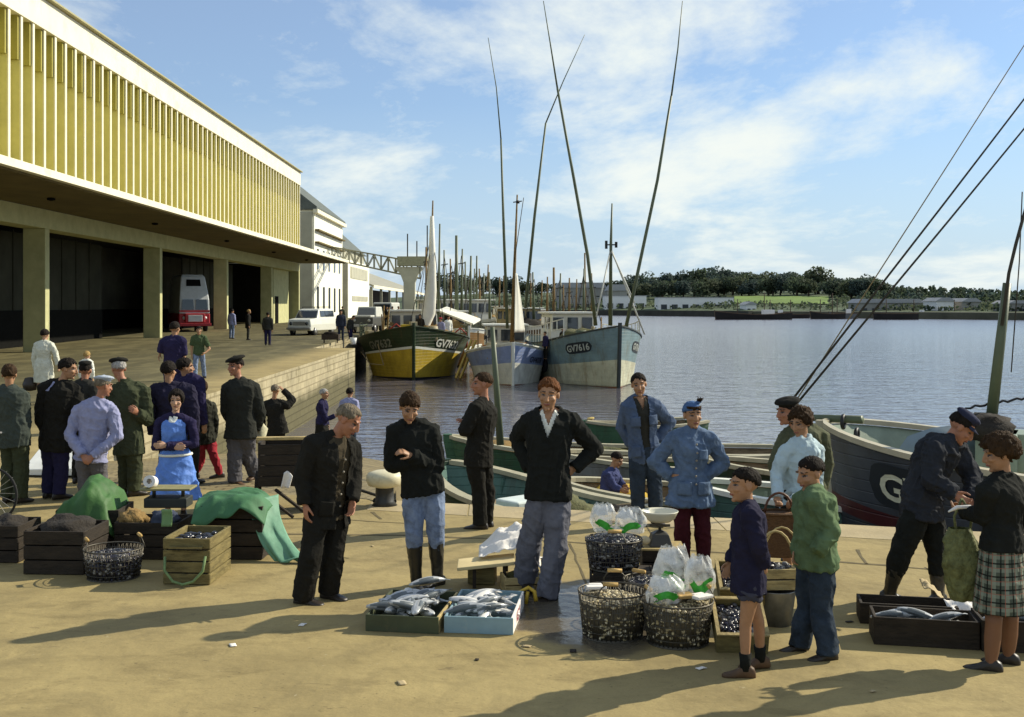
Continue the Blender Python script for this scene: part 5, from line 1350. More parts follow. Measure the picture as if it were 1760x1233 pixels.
m.tube(pr, .03, 6); m.build('mooring_rope', ROPE, yb)
# --- blue and white boat
BB = 60.6
b0 = at(882, 663, BB); b0.z = WZ
bb = thing('trawler', 'small blue and white fishing boat with a white furled sail between two larger trawlers', 'boat', b0, R(3))
hb = Hull(12, 4.6, 2.2, 1.45, 1.7, .35, .74, .42, .55, .85)
BLU = hullpaint('hull_blue', (.22, .28, .46), (.30, .28, .26), .4); WHH = hullpaint('hull_white', (.62, .62, .54), (.26, .20, .11), .5)
hull_obj(bb, hb, [(.22, 0), (.64, 1), (.97, 2), (1.0, 1)], [RUST, WHH, BLU, DECK, WH], deckm=3, inner=1)
hull_text(bb, hb, 'GV4078', 1, .10, .68, .30, mat('dark_letter', (.03, .035, .06), .6))
spar(bb, [L(bb, 880, 590, BB+3.5), L(bb, 884, 470, BB+3.5), L(bb, 889, 335, BB+3.5)], .14, 'mast', WOODM, [.12, .09, .04])
spar(bb, [L(bb, 884, 450, BB+3.4), L(bb, 900, 340, BB+3.4)], .02, 'stay', DROPE)
spar(bb, [L(bb, 890, 345, BB+3.5), L(bb, 890, 350, BB+3.5)], .1, 'masthead_light', BLKP)
mb = MB(); mb.bar(L(bb, 882, 348, BB+3.5), L(bb, 897, 346, BB+3.5), .06); mb.build('crosstree', BLKP, bb)
for pl, name in (([(872, 565), (866, 400), (861, 240)], 1), ([(903, 530), (919, 370), (938, 212)], 1)):
    spar(bb, [L(bb, x, y, BB+3) for x, y in pl], .1, 'trolling_pole', GRNM, [.085, .075, .05])
spar(bb, [L(bb, x, y, BB+3) for x, y in ((861, 240), (853, 150), (839, 65))], .03, 'pole_tip', GRNM, [.04, .028, .016])
spar(bb, [L(bb, x, y, BB+3) for x, y in ((938, 212), (968, 140), (1005, 60))], .03, 'pole_tip', GRNM, [.04, .028, .016])
mb = MB(); sv = []
nu, nv = 10, 16
def sailf(u, v):
    xl = 886-2*v; xr_ = 889+15*v**.9; y = 470+102*v
    p = L(bb, xl+(xr_-xl)*u, y, BB+3.0); p.y += 1.5*u*(.1+.5*v)+.02*math.sin(u*9); return p
mb.grid(sailf, nu*2, nv); mb.build('sail', SAIL, bb, solid=.04, fixn=False)
wheelhouse(bb, 6.5, 1.0, 2.3, 2.2, 2.0, WH)
net_heap(bb, (.8, 3.6, 1.6), (.8, 1.0, .5), NETM[2])
# --- aqua trawler
AB = 58.7
b0 = at(1066, 668, AB); b0.z = WZ
ab = thing('trawler', 'weathered aqua and white tuna trawler with two tall raised poles', 'boat', b0, R(11))
ha = Hull(15, 5.2, 3.1, 2.0, 2.3, .3, .82, .40, .55, .85)
AQ = hullpaint('hull_aqua', (.17, .25, .265), (.14, .12, .07), .75); AQW = hullpaint('hull_weathered_white', (.50, .50, .36), (.22, .13, .05), .8)
hull_obj(ab, ha, [(.17, 0), (.55, 1), (1.0, 2)], [RUST, AQW, AQ, DECK, paint('stem_dark', (.04, .05, .05))], deckm=3, inner=1)
DKL = mat('plate_black', (.02, .025, .03), .6)
hull_text(ab, ha, 'GV7616', -1, .10, .74, .33, mat('grey_letter', (.42, .45, .40), .6), DKL)
hull_text(ab, ha, 'GV7616', 1, .10, .74, .33, mat('grey_letter', (.42, .45, .40), .6), DKL)
for t_, q_, r_ in ((.30, .50, .38),):
    mb = MB(); c = ha.pt(.42, .58, -1, .1); mb.tube([c+V((0, math.cos(a)*.32, math.sin(a)*.40)) for a in [2*math.pi*i/16 for i in range(16)]], .12, 8, closed=True); mb.build('tyre_fender', TYR, ab)
spar(ab, [L(ab, 1049, 560, AB+5), L(ab, 1050, 420, AB+5), L(ab, 1052, 350, AB+5)], .14, 'mast', GRNM, [.12, .08, .04])
mb = MB(); mb.bar(L(ab, 1040, 421, AB+5), L(ab, 1061, 421, AB+5), .07); mb.bar(L(ab, 1042, 428, AB+5), L(ab, 1042, 414, AB+5), .12); mb.bar(L(ab, 1059, 426, AB+5), L(ab, 1059, 416, AB+5), .12); mb.build('crosstree', BLKP, ab)
for pl in ([(1051, 430), (1108, 575)], [(1049, 432), (1025, 545)], [(1050, 430), (1090, 520)]):
    spar(ab, [L(ab, *pl[0], AB+5), L(ab, *pl[1], AB+3.0)], .045, 'stay', paint('stay_pale', (.5, .5, .44)))
spar(ab, [L(ab, x, y, AB+4) for x, y in ((1024, 560), (1010, 440), (985, 300), (958, 152))], .1, 'trolling_pole', GRNM, [.10, .09, .08, .06])
spar(ab, [L(ab, x, y, AB+4) for x, y in ((958, 152), (945, 70), (934, 2))], .04, 'pole_tip', GRNM, [.05, .035, .02])
spar(ab, [L(ab, x, y, AB+2) for x, y in ((1074, 572), (1098, 460), (1130, 310), (1154, 165))], .1, 'trolling_pole', GRNM, [.10, .09, .08, .06])
spar(ab, [L(ab, x, y, AB+2) for x, y in ((1154, 165), (1165, 85), (1173, 2))], .04, 'pole_tip', GRNM, [.05, .035, .02])
wheelhouse(ab, 9.5, 1.6, 2.6, 2.6, 2.1, WH)
rails(ab, ha, .22, .8, 1.0, WH, .045); net_heap(ab, (-.5, 6, 2.2), (1.2, 1.4, .7), NETM[3]); net_heap(ab, (.6, 3.4, 2.3), (.9, 1.0, .5), NETM[0])
# --- crowd of boats behind
HCR0 = paint('house_tan', (.34, .28, .15), .6, .25, (.18, .12, .06))
def back_boat(label, px, pyw, rz, L_, B_, hullm, house, masts, hs=(2.6, 1.8, 2.0), whm=None, net=None, extra=None):
    Y = F*(HC-WZ)/(pyw-CY); b0 = at(px, pyw, Y); b0.z = WZ
    t = thing('trawler', label, 'boat', b0, rz, 'trawlers crowded along the quay')
    h = Hull(L_, B_, *hs, .4, .75, .35)
    hull_obj(t, h, [(.22, 0), (.93, 1), (1, 2)], [BLKP, hullm, WH, DECK, WH], 18, 8, deckm=3, inner=2)
    if house: wheelhouse(t, *house, whm or (HCR0 if len(label) % 2 else WH))
    for (mx, my0, my1, dy, r_) in masts:
        spar(t, [L(t, mx, my0, Y+dy), L(t, mx+rnd(-1, 2), my1, Y+dy)], r_, 'mast', random.choice((WOODM, GRNM)), [r_, r_*.6])
        spar(t, [L(t, mx, my1+25, Y+dy), L(t, mx-14, my0, Y+dy-2)], .03, 'stay', DROPE)
    if net: net_heap(t, net[:3], (1.4, 1.6, .9), NETM[net[3]])
    rails(t, h, .3, .85, .9, GRNM, .09)
    return t
ORB = hullpaint('hull_tan', (.24, .13, .04)); DBL = hullpaint('hull_dark_blue', (.05, .06, .09)); BRN = hullpaint('hull_brown', (.12, .075, .035)); GRY = hullpaint('hull_grey', (.22, .23, .21))
t = back_boat('tan-hulled trawler under a white canopy behind the yellow boat', 806, 632, R(14), 15, 5.4, ORB, (7, 1.5, 2.6, 2.4, 2.2), [(785, 560, 405, 8, .16), (808, 560, 440, 10, .12)], net=(0, 5, 2.0, 2))
m = MB(); p = [L(t, *q) for q in ((752, 533, 84), (768, 527, 88), (826, 548, 82), (812, 556, 79))]; mb_ = MB(); mb_.add(p+[x-V((0, 0, .12)) for x in p], [(0, 1, 2, 3), (7, 6, 5, 4), (0, 4, 5, 1), (1, 5, 6, 2), (2, 6, 7, 3), (3, 7, 4, 0)]); mb_.build('canopy', SAIL, t)
mb_ = MB(); [mb_.bar(x, V((x.x, x.y, 1.5)), .06) for x in p]; mb_.build('canopy_post', GRNM, t)
t = back_boat('trawler with broad white wheelhouse and long pale roof', 850, 612, R(30), 17, 5.5, GRY, (5.0, 2.2, 5.2, 4.5, 2.4), [(819, 520, 440, 6, .12), (838, 500, 455, 9, .1)], (3.0, 2.4, 2.4))
t = back_boat('brown trawler with white wheelhouse seen past the small blue boat', 945, 618, R(24), 15, 5.4, BRN, (4.5, 1.9, 2.8, 2.6, 2.0), [(952, 560, 460, 4, .15), (968, 560, 490, 8, .1)], net=(0, 3.2, 2.1, 1))
t = back_boat('dark blue trawler with black nets heaped amidships', 985, 606, R(28), 15, 5.2, DBL, (7, 1.7, 2.6, 2.4, 2.0), [(1006, 540, 435, 5, .12), (990, 540, 480, 9, .1)], net=(.2, 4.0, 2.0, 1))
t = back_boat('far trawler with bare masts close to the gantry', 772, 588, R(6), 16, 5.4, DGR, (6, 1.7, 2.6, 2.4, 2.2), [(800, 540, 450, 6, .14), (814, 540, 462, 9, .12), (770, 540, 470, 4, .12)])
t = back_boat('far brown trawler showing only rigging and wheelhouse', 840, 584, R(16), 16, 5.4, BRN, (6, 1.7, 3, 2.6, 2.3), [(830, 540, 470, 6, .14), (858, 540, 476, 9, .12)])
t = back_boat('far grey trawler beyond the brown one', 905, 582, R(20), 16, 5.4, GRY, (6, 1.7, 3, 2.6, 2.3), [(912, 540, 470, 6, .12), (930, 545, 482, 9, .12)])
HCR = paint('house_cream', (.34, .29, .17), .6, .2, (.2, .14, .07))
random.seed(41)
for i, (px, pt_, Y_) in enumerate(((733, 425, 92), (764, 430, 96), (776, 445, 100), (793, 428, 90), (826, 462, 104), (842, 468, 98), (868, 474, 102), (918, 468, 94), (940, 476, 98), (962, 470, 90), (978, 478, 96), (1003, 462, 88), (1018, 470, 92))):
    t_ = [o_ for o_ in bpy.data.objects if o_.name.startswith('trawler') and o_.get('group')][i % 7]
    spar(t_, [L(t_, px, 560, Y_), L(t_, px+rnd(-3, 3), pt_, Y_)], .1, 'mast', (WOODM, GRNM, DKM)[i % 3] if False else (WOODM, GRNM)[i % 2], [.13, .06])
    for dx in (-16, 14): spar(t_, [L(t_, px, pt_+12, Y_), L(t_, px+dx, 552, Y_-1)], .025, 'stay', DROPE)
    mb = MB(); mb.bar(L(t_, px-6, pt_+26, Y_), L(t_, px+6, pt_+24, Y_), .08); mb.build('crosstree', BLKP, t_)
    net_heap(t_, (rnd(-1, 1), rnd(2, 7), 2.3), (rnd(.7, 1.3), rnd(.7, 1.3), rnd(.4, .9)), NETM[i % 4])
def deck_clutter(t_, h, t0, t1, n, hmax=1.3):
    cols = [HCR, WH, mat('crate_orange', (.34, .14, .03), .7, .3), NETM[0], BLKP, GRNM, mat('oilskin_yellow', (.45, .33, .03), .6, .2), mat('float_red', (.35, .05, .03), .5), WOODM]
    for i in range(n):
        tt = rnd(t0, t1); x = rnd(-1, 1)*max(.1, h.bd(tt)-.5); z = h.sheer(tt)-.55; m_ = random.choice(cols); k = random.random(); m = MB(); y = tt*h.L
        if k < .34:
            a = rnd(0, 3); s_ = rnd(.25, .5); hh = rnd(.5, hmax); m.box((x, y, z+hh/2), (s_*1.5, s_, hh), a); m.build('fish_box', m_, t_, bevel=.02)
        elif k < .5: m.lathe([(.02, 0), (.28, 0), (.32, .4), (.28, .85), (.02, .86)], (x, y, z), 12); m.build('barrel', m_, t_)
        elif k < .72:
            hh = rnd(1.0, 2.4); m.tube([(x, y, z), (x+rnd(-.2, .2), y, z+hh)], .04, 6)
            if rnd(0, 1) < .5: m.add([(x, y, z+hh), (x+.35, y, z+hh-.1), (x, y, z+hh-.28)], [(0, 1, 2)])
            m.build('flag_pole', m_, t_)
        elif k < .86: m.ell((x, y, z+.7), (.22, .22, .22), None, 10, 7); m.tube([(x, y, z), (x, y, z+.6)], .03, 6); m.build('float', m_, t_)
        else: m.tube([(x-.4, y, z+.9), (x, y, z+1.25), (x+.4, y, z+.9)], .05, 6); m.tube([(x-.4, y, z), (x-.4, y, z+.9)], .05, 6); m.tube([(x+.4, y, z), (x+.4, y, z+.9)], .05, 6); m.build('gallows', m_, t_)
random.seed(77)
deck_clutter(yb, hy, .10, .55, 26, 1.2); deck_clutter(bb, hb, .12, .6, 14, .9); deck_clutter(ab, ha, .14, .6, 22, 1.1)
for o_ in list(bpy.data.objects):
    if o_.name.startswith('trawler') and o_.get('group'): deck_clutter(o_, Hull(15, 5.2, 2.6, 1.8, 2.0), .12, .7, 10, 1.4)
# people working on the boats
def deckhand(label, px, pyf, Y, yaw, H, topm, botm, hc='black', O={}):
    P = person(label, (px, pyf), H, yaw, O, 1.05, Y=Y, det=0, group='men working aboard the moored boats')
    trousers(P, botm); top(P, topm, 'jacket', .03, hem=.06); hair(P, hc, .3, -.2, -.5, 1.08); return P
deckhand('deckhand in white overall and red cap on the yellow trawler', 770, 592, YB+4, 30, 1.68, WHITE, WHITE)
beret(_P if False else deckhand('deckhand in pale shirt beside the furled sail of the yellow trawler', 758, 594, YB+3.2, -30, 1.6, LBLUE, GREY), REDT, name='red_cap')
deckhand('man in dark jersey bending on the bow of the blue boat', 938, 618, BB+2.5, -60, 1.5, NAVY, BLK)
deckhand('man in black leaning on the aqua trawler rail', 966, 612, AB+6.8, 60, 1.6, BLK, BLK)
deckhand('man in brown jacket by the dark bow of the yellow trawler', 722, 590, YB+4.5, 0, 1.7, BROWNJ, BLK)

# --- big boat on the right with the letter G
gb0 = at(1418, 728, 16.3); gb0.z = WZ
gb = thing('trawler', 'dark grey-blue trawler with red stripe and white G on a black disc alongside the quay', 'boat', gb0, R(-117))
hg = Hull(9, 3.9, 2.52, 2.0, 2.1, .3, .80, .27, .8)
GBL = hullpaint('hull_slate', (.060, .068, .080), (.05, .045, .04), .6, .15); RST = hullpaint('hull_red_stripe', (.075, .016, .018)); GBD = hullpaint('hull_dark_slate', (.045, .052, .06)); LAQ = paint('bulwark_pale_green', (.22, .27, .20), .5, .2, (.16, .18, .12))
hull_obj(gb, hg, [(.655, 0), (.725, 1), (1.0, 2)], [GBD, RST, GBL, DECK, LAQ, paint('rail_cream', (.40, .36, .25))], deckm=3, inner=4)
def g_on_hull(txt, s_, t0, q, size):
    hull_text(gb, hg, txt, s_, t0, q, size, mat('letter_cream', (.62, .62, .46), .6), DKL)
def proj_x(t):
    p = TM[gb.name] @ hg.pt(t, .86, 1); return CX+p.x*F/p.y
tg = next(i/400 for i in range(4, 200) if proj_x(i/400) >= 1512)
g_on_hull('GV', 1, tg, .80, .33)
SP_G = gb
spar(gb, [L(gb, 1703, 728, 15.2), L(gb, 1719, 590, 15.2), L(gb, 1731, 487, 15.2)], .06, 'mast', GRNM, [.075, .065, .055])
spar(gb, [L(gb, 1722, 560, 15.1), L(gb, 1734, 470, 15.1), L(gb, 1746, 420, 15.1), L(gb, 1764, 355, 15.1)], .03, 'halyard', DROPE, .022)
spar(gb, [L(gb, 1738, 640, 15.1), L(gb, 1752, 450, 15.1), L(gb, 1757, 330, 15.1)], .01, 'halyard', DROPE, .008)
spar(gb, [hg.pt(0, 1, 1)+V((0, .5, .1)), L(gb, 1345, 716, 17.0)], .05, 'bowsprit', GRNM, [.06, .045])
for (a, c, r_) in (((1348, 705), (1900, -12), .016), ((1358, 708), (1900, 51), .016), ((1349, 719), (1900, -141), .009)):
    spar(gb, [L(gb, *a, 16.9), L(gb, (a[0]+c[0])/2, (a[1]+c[1])/2+2, 15.9), L(gb, *c, 14.8)], r_, 'trolling_pole', DROPE if r_ > .01 else ROPE, [r_*1.15, r_*.9, r_*.6])
m = MB(); k = 16
m.tube([L(gb, 1640, 738, 15.6), L(gb, 1652, 712, 15.4)]+[L(gb, 1660+i*8, 702-i*1.4+2*math.sin(i*2.2), 15.3) for i in range(16)], .016, 6); m.build('chain', BLKP, gb)
for (x, y) in ((1447, 725), (1470, 748)):
    m = MB(); c = L(gb, x, y, 16.2); m.tube([c+V((math.cos(a)*.10, .02, math.sin(a)*.085)) for a in [2*math.pi*i/14 for i in range(14)]], .028, 8, closed=True); m.build('fairlead', BLKP, gb)
m = MB()                                         # curved spray hood
hb_ = [L(gb, 1540, 778, 15.5), L(gb, 1560, 750, 15.5), L(gb, 1600, 736, 15.5), L(gb, 1650, 730, 15.5), L(gb, 1690, 738, 15.5)]
m.loft([[p+V((0, 0, 0)) for p in hb_]+[p+V((0, 0, -.5)) for p in reversed(hb_)], [p+V((-.9, .1, -.05)) for p in hb_]+[p+V((-.9, .1, -.5)) for p in reversed(hb_)]]); m.build('spray_hood', paint('hood_blue_grey', (.22, .28, .33)), gb)
m = MB(); m.ell(L(gb, 1700, 735, 15.0), (.35, .3, .18), fn=lambda d: 1+.3*noise.noise(d*3)); m.build('net_heap', NETM[1], gb)
for x in (1715, 1745):
    m = MB(); m.box(L(gb, x, 775, 15.2), (.7, .5, .5)); m.build('deck_box', LAQ, gb, bevel=.02)
# --- open boats under the quay edge
TURQ = hullpaint('boat_turquoise', (.075, .145, .12), (.05, .045, .03), .8, .13); GRB = hullpaint('boat_dark_green', (.025, .05, .03), (.05, .04, .02), .6, .13); BGR = hullpaint('boat_green', (.05, .12, .06), (.05, .05, .03), .7, .13); CRM = paint('gunwale_cream', (.36, .33, .22), .6, .2, (.22, .19, .11))
def open_boat(label, px, py_, Y, rz, L_, B_, z3, om, im, gm, thw=3, text=None):
    b0 = at(px, py_, Y); b0.z = WZ
    t = thing('rowing_boat', label, 'boat', b0, rz, 'open boats moored under the quay edge')
    h = Hull(L_, B_, *z3, .35, .72, .42, .7)
    hull_obj(t, h, [(.8, 0), (1, 0)], [om, im, gm], 20, 8, bulw=.62, deckm=1, inner=1, open_boat=True)
    for i in range(thw):
        tt_ = .28+.55*i/max(1, thw-1); m = MB(); m.box((0, tt_*L_, h.sheer(tt_)-.2), (h.bd(tt_)*2-.34, .26, .05)); m.build('thwart', CRM if i % 2 else DECK, t, bevel=.01)
    for i in range(6):
        tt_ = .16+.12*i
        for s in (-1, 1):
            m = MB(); m.bar((s*(h.bd(tt_)-.09), tt_*L_, h.sheer(tt_)-.04), (s*(h.dx(tt_, .58)-.08), tt_*L_, h.sheer(tt_)-.58), .05); m.build('rib', im, t)
    if text: hull_text(t, h, text, -1, .10, .72, .18, CRM)
    return t, h
t1, h1 = open_boat('dark green open boat with pale turquoise inside, bow to the left', 764, 800, 18.8, R(-139), 4.6, 1.9, (1.62, 1.26, 1.22), GRB, TURQ, CRM, 3, 'GV 27')
net_heap(t1, (.1, 2.8, 1.25), (.45, .5, .25), NETM[3]); net_heap(t1, (.2, 4.2, 1.2), (.4, .5, .3), NETM[1])
m = MB(); m.box((0, 1.9, 1.15), (.7, .5, .35)); m.build('engine_box', paint('engine_white', (.6, .66, .62)), t1, bevel=.03)
t2, h2 = open_boat('long green open boat with a short dark mast lying behind', 772, 790, 23.5, R(-84), 7.0, 2.3, (1.5, 1.12, 1.12), BGR, DECK, CRM, 3)
spar(t2, [L(t2, 860, 765, 21.3), L(t2, 853, 660, 21.3), L(t2, 846, 562, 21.3)], .06, 'mast', GRNM, [.07, .055, .04])
net_heap(t2, (0, 1.0, 1.2), (.5, .6, .25), NETM[0]); net_heap(t2, (.1, 3.2, 1.0), (.5, .7, .3), NETM[3])
t3, h3 = open_boat('turquoise open boat with cream gunwale where the man in blue works', 965, 830, 18.9, R(-94), 5.2, 2.2, (1.3, 1.06, 1.06), TURQ, DECK, CRM, 4)
net_heap(t3, (-.5, .9, 1.0), (.5, .5, .22), mat('net_yellow', (.45, .30, .03), .9, .3, 20, .6, 40)); net_heap(t3, (.3, 3.2, 1.0), (.6, .7, .3), NETM[0])
t4, h4 = open_boat('grey open boat with worn cream rails alongside the turquoise one', 950, 806, 22.2, R(-88), 6.6, 2.3, (1.35, 1.1, 1.12), GRY, DECK, CRM, 4)
t5, h5 = open_boat('small white-railed boat with turquoise side near the smock woman', 1175, 852, 16.9, R(-98), 4.4, 1.8, (1.6, 1.38, 1.38), TURQ, LAQ, WH, 3)
t6, h6 = open_boat('dark open boat with cream thwarts behind the boys', 1200, 800, 20.2, R(-90), 5.4, 2.1, (1.5, 1.22, 1.22), GRB, DECK, CRM, 3)
t7, h7 = open_boat('rowing boat out on the water with a seated man in pale blue', 1004, 757, 34.0, R(-60), 4.2, 1.7, (.75, .55, .6), BGR, DECK, CRM, 3)
P = person('man in blue working overalls bending in the turquoise open boat', (1042, 925), 1.62, 62, {
    'nk': (1051, 808), 'hd': (1060, 790), 'pel': (1043, 852), 'eR': (1056, 838, -.15), 'wR': (1066, 842, -.2), 'eL': (1066, 830, .1), 'wL': (1072, 835, .05)}, 1.02, Y=18.9, group='men in the open boats', head=(0, 25, 0))
P.root.location.z += 0
trousers(P, JEAN); top(P, cloth('bright_navy', (.05, .06, .14)), 'jacket', .026, hem=.04); hair(P, 'black', .3, -.1, -.5, 1.05); shoes(P, LEA)
P = person('seated rower in pale blue shirt and yellow hat out on the water', (1024, 762), 1.30, -80, {'nk': (1022, 732), 'hd': (1015, 724), 'pel': (1026, 752)}, 1.05, Y=35.2, det=0, group='men in the open boats')
trousers(P, NAVY); top(P, cloth('sky_blue_shirt', (.35, .48, .70)), 'shirt', .02); beret(P, cloth('straw', (.50, .38, .14)), name='straw_hat', wide=1.2)
# ropes and fender buoy on the edge
m = MB(); m.tube([at(985+i*9.5, 877-i*1.4+5*math.sin(i/26*math.pi), 16.5) for i in range(27)], .025, 6)
tag(m.build('mooring_rope', ROPE), 'tan mooring rope slung from the turquoise boat to the quay', 'rope')
bo = thing('bollard', 'mushroom bollard with broad cream cap on the quay corner', 'bollard', gr(661, 869))
m = MB(); m.lathe([(.16, 0), (.115, .06), (.11, .22), (.12, .24)], n=24); m.build('stem', paint('bollard_black', (.03, .03, .028), .5, .2, (.12, .10, .06)), bo)
m = MB(); m.lathe([(.10, .22), (.20, .25), (.225, .31), (.225, .36), (.20, .40), (.12, .425), (.01, .435)], n=28); m.build('cap', paint('bollard_cream', (.66, .60, .40), .5, .1, (.45, .38, .22)), bo)
m = MB(); pts = [gr(661, 869)+V((-.13*math.cos(a), .13*math.sin(a), .05+.02*math.sin(2*a))) for a in [math.pi*i/8 for i in range(9)]]+[gr(640, 850, -.0)+V((-.2, .1, .05)), V((-2.4, 15.1, .03))]
m.tube(pts, .022, 6); tag(m.build('rope', DROPE), 'dark rope looped round the mushroom bollard', 'rope')
# ------------------------------------------------------------------ fish, shellfish, crates and baskets
OLW = wood('olive_crate', (.17, .135, .05)); DKW = wood('dark_crate', (.030, .022, .014)); PALEW = wood('pale_crate', (.42, .32, .14)); GRW = paint('tray_dark_green', (.055, .065, .03), .7, .3, (.10, .085, .04)); BLT = paint('tray_pale_blue', (.22, .33, .37), .6, .15, (.30, .36, .34))
TARP = mat('green_tarpaulin', (.050, .15, .062), .7, .2, 3, .4, 12, spec=.35); TARP2 = mat('pale_green_tarpaulin', (.12, .27, .17), .65, .25, 3, .4, 12, spec=.4)
WIRE = mat('basket_wire', (.10, .09, .07), .5, .3, metal=.6); CORK = wood('grip', (.55, .36, .13)); PAPER = mat('white_paper', (.78, .74, .68), .85, .08, 6, .3, 20); YEL2 = paint('yellow_handle', (.55, .36, .03))
FISH = mat('fish_silver', (.44, .45, .45), .3, .35, 18, .1, 60, metal=.15, spec=.6, stretch=(1, 1, 4)); FBEL = mat('fish_belly', (.70, .68, .64), .3, .1, 12, spec=.6); FDRK = mat('fish_back', (.10, .115, .12), .35, .4, 14, metal=.1, spec=.6)
def fish_mesh(L_=.34, seed=0):
    m = MB(); n = 12; rings = []
    for i in range(15):
        t = i/14; hgt = .055*(math.sin(math.pi*min(1, t*1.05+.04))**.7)*(1-.35*t)+.004
        if t > .86: hgt = .012+.03*((t-.86)/.14)
        wd = .030*(math.sin(math.pi*min(1, t*1.0+.05))**.8)+.002
        if t > .86: wd = .003
        x = (t-.5)*L_; bend = .03*math.sin(seed+t*2.2)
        rings.append([V((x, bend+wd*math.cos(2*math.pi*j/n), hgt*math.sin(2*math.pi*j/n)*.85)) for j in range(n)])
    m.loft(rings)
    for f in range(len(m.f)):
        zc = sum(m.v[i][2] for i in m.f[f])/len(m.f[f])
        m.m[f] = 1 if zc < -.004 else (2 if zc > .026 else 0)
    m.add([(-.02, 0, .035), (.05, 0, .035), (.03, 0, .062)], [(0, 1, 2)], 2)
    return m.mesh('fish', [FISH, FBEL, FDRK])
FM = [fish_mesh(.34, s) for s in (0, 1.6, 3.1)]
def lay_fish(n, org, ax, ay, w_, d_, z, label, group, hd=35, spread=50, sc=1.0):
    for i in range(n):
        o = bpy.data.objects.new('fish', FM[i % 3]); COL.objects.link(o)
        u = (i*.618) % 1; v = (i+.5)/n
        p = V(org)+V(ax)*(.15+(w_-.30)*u)+V(ay)*(.15+(d_-.28)*v)
        o.location = (p.x, p.y, z+rnd(0, .035)); a = R(hd+rnd(-spread, spread))
        o.rotation_euler = (R(random.choice((-80, 82, 70, 95)))+rnd(-.3, .3), rnd(-.18, .18), a); k = sc*rnd(.85, 1.12); o.scale = (k, k, k)
        tag(o, label, 'fish', group)
def tray(name, label, base, rz, w_, d_, h_, m, inner=None, th=.018, endm=None, group=None, slats=0, tilt=None):
    """open wooden box, local origin at the front left bottom corner."""
    t = thing(name, label, 'crate' if 'crate' in name or 'box' in name else 'tray', base, rz, group)
    def p(c, d, nm='side'):
        b = MB()
        if slats and nm != 'bottom' and nm != 'end':
            k = slats; hh = d[2]/k
            for i in range(k): b.box((c[0], c[1], c[2]-d[2]/2+hh*(i+.5)), (d[0], d[1]+rnd(-.002, .002), hh-.012))
        else: b.box(c, d)
        return b.build(nm, m, t, bevel=.004)
    p((w_/2, th/2, h_/2), (w_, th, h_)); p((w_/2, d_-th/2, h_/2), (w_, th, h_))
    b = MB(); b.box((th/2, d_/2, h_/2), (th, d_-2*th-.002, h_)); b.build('end', m, t, bevel=.004)
    if slats:
        b = MB(); hh = h_/slats
        for i in range(slats): b.box((w_-th/2, d_/2, hh*(i+.5)), (th, d_-2*th-.002, hh-.012))
        for y in (.06, d_-.06): b.box((w_-th-.014, y, h_/2), (.026, .04, h_-.02))
        b.build('end', endm or m, t, bevel=.004)
    else:
        b = MB(); b.box((w_-th/2, d_/2, h_/2), (th, d_-2*th-.002, h_)); b.build('end', endm or m, t, bevel=.004)
    b = MB(); b.box((w_/2, d_/2, .012), (w_-2*th-.004, d_-2*th-.004, .018)); b.build('bottom', m, t)
    return t
# dark green tray and pale blue tray of fish
bA = gr(628, 1085); tA = tray('fish_tray', 'dark green wooden tray heaped with silver fish beside the blue tray', bA, R(-9), .56, .80, .125, GRW, endm=PALEW)
a = R(-9); ax = V((math.cos(a), math.sin(a), 0)); ay = V((-math.sin(a), math.cos(a), 0))
lay_fish(34, bA, ax, ay, .56, .80, .105, 'silver fish lying in the dark green tray', 'fish in the dark green tray', 40, 75)
bB = gr(763, 1088); a = R(-7); tB = tray('fish_tray', 'pale blue wooden tray of fish with red lettering on its end', bB, a, .52, .84, .125, BLT, endm=PAPER)
ax = V((math.cos(a), math.sin(a), 0)); ay = V((-math.sin(a), math.cos(a), 0))
lay_fish(24, bB, ax, ay, .52, .74, .100, 'pale fish lying in the blue tray', 'fish in the blue tray', 20)
vs, fs = text_mb('KERV', .075); m = MB(); m.add([(.523, .24+v.x, .028+v.y) for v in vs], fs); m.build('lettering', paint('letter_red', (.35, .04, .08)), tB, fixn=False)
for i, (px, py, a_) in enumerate(((738, 1034, 25),)):
    o = bpy.data.objects.new('fish', FM[i]); COL.objects.link(o); p = gr(px, py); o.location = (p.x, p.y, .145); o.rotation_euler = (R(80), .05, R(a_)); o.scale = (1.05,)*3
    tag(o, 'large dark fish across the back rim of the green tray' if i == 0 else 'large fish bridging the two trays at the back', 'fish')
# low stool with board, paper and weights behind the trays
st = thing('low_trestle', 'low trestle with a pale sloping board behind the fish trays', 'trestle', gr(815, 1016))
m = MB(); M_ = Matrix.Rotation(R(-6), 3, 'Y'); m.box((.10, .22, .20), (.50, .36, .03), M=M_); m.build('board', mat('pale_board', (.62, .50, .26), .7, .15, 4), st, bevel=.006)
for x, y in ((0, .1), (.26, .1), (.02, .38), (.28, .38)):
    m = MB(); m.bar((x, y, 0), (x, y, .19), .03); m.build('leg', DKW, st)
o = st; m = MB(); m.box((0, 0, .07), (.24, .14, .14)); tag(m.build('weight_box', OLW, loc=at(829, 990, gr(815, 1012).y+.18)-V((0, 0, .06)), rz=R(-8), bevel=.008), 'small olive wooden box on the sloping board of the trestle', 'box')
m = MB()
def shp(u, v):
    x = -.1+.55*u; y = .1+.5*v
    z = .24+.20*math.sin(u*2.4)*(.4+.6*v)+.05*noise.noise(V((u*5, v*5, 1)))+.02*noise.noise(V((u*14, v*14, 3)))
    return V((x, y, max(.02, z-.16*max(0, u-.75)*4)))
m.grid(shp, 24, 18); tag(m.build('paper_sheet', PAPER, loc=gr(842, 1012)+V((0, .05, 0)), solid=.004, fixn=False), 'crumpled white paper sheet heaped over the low trestle', 'paper')
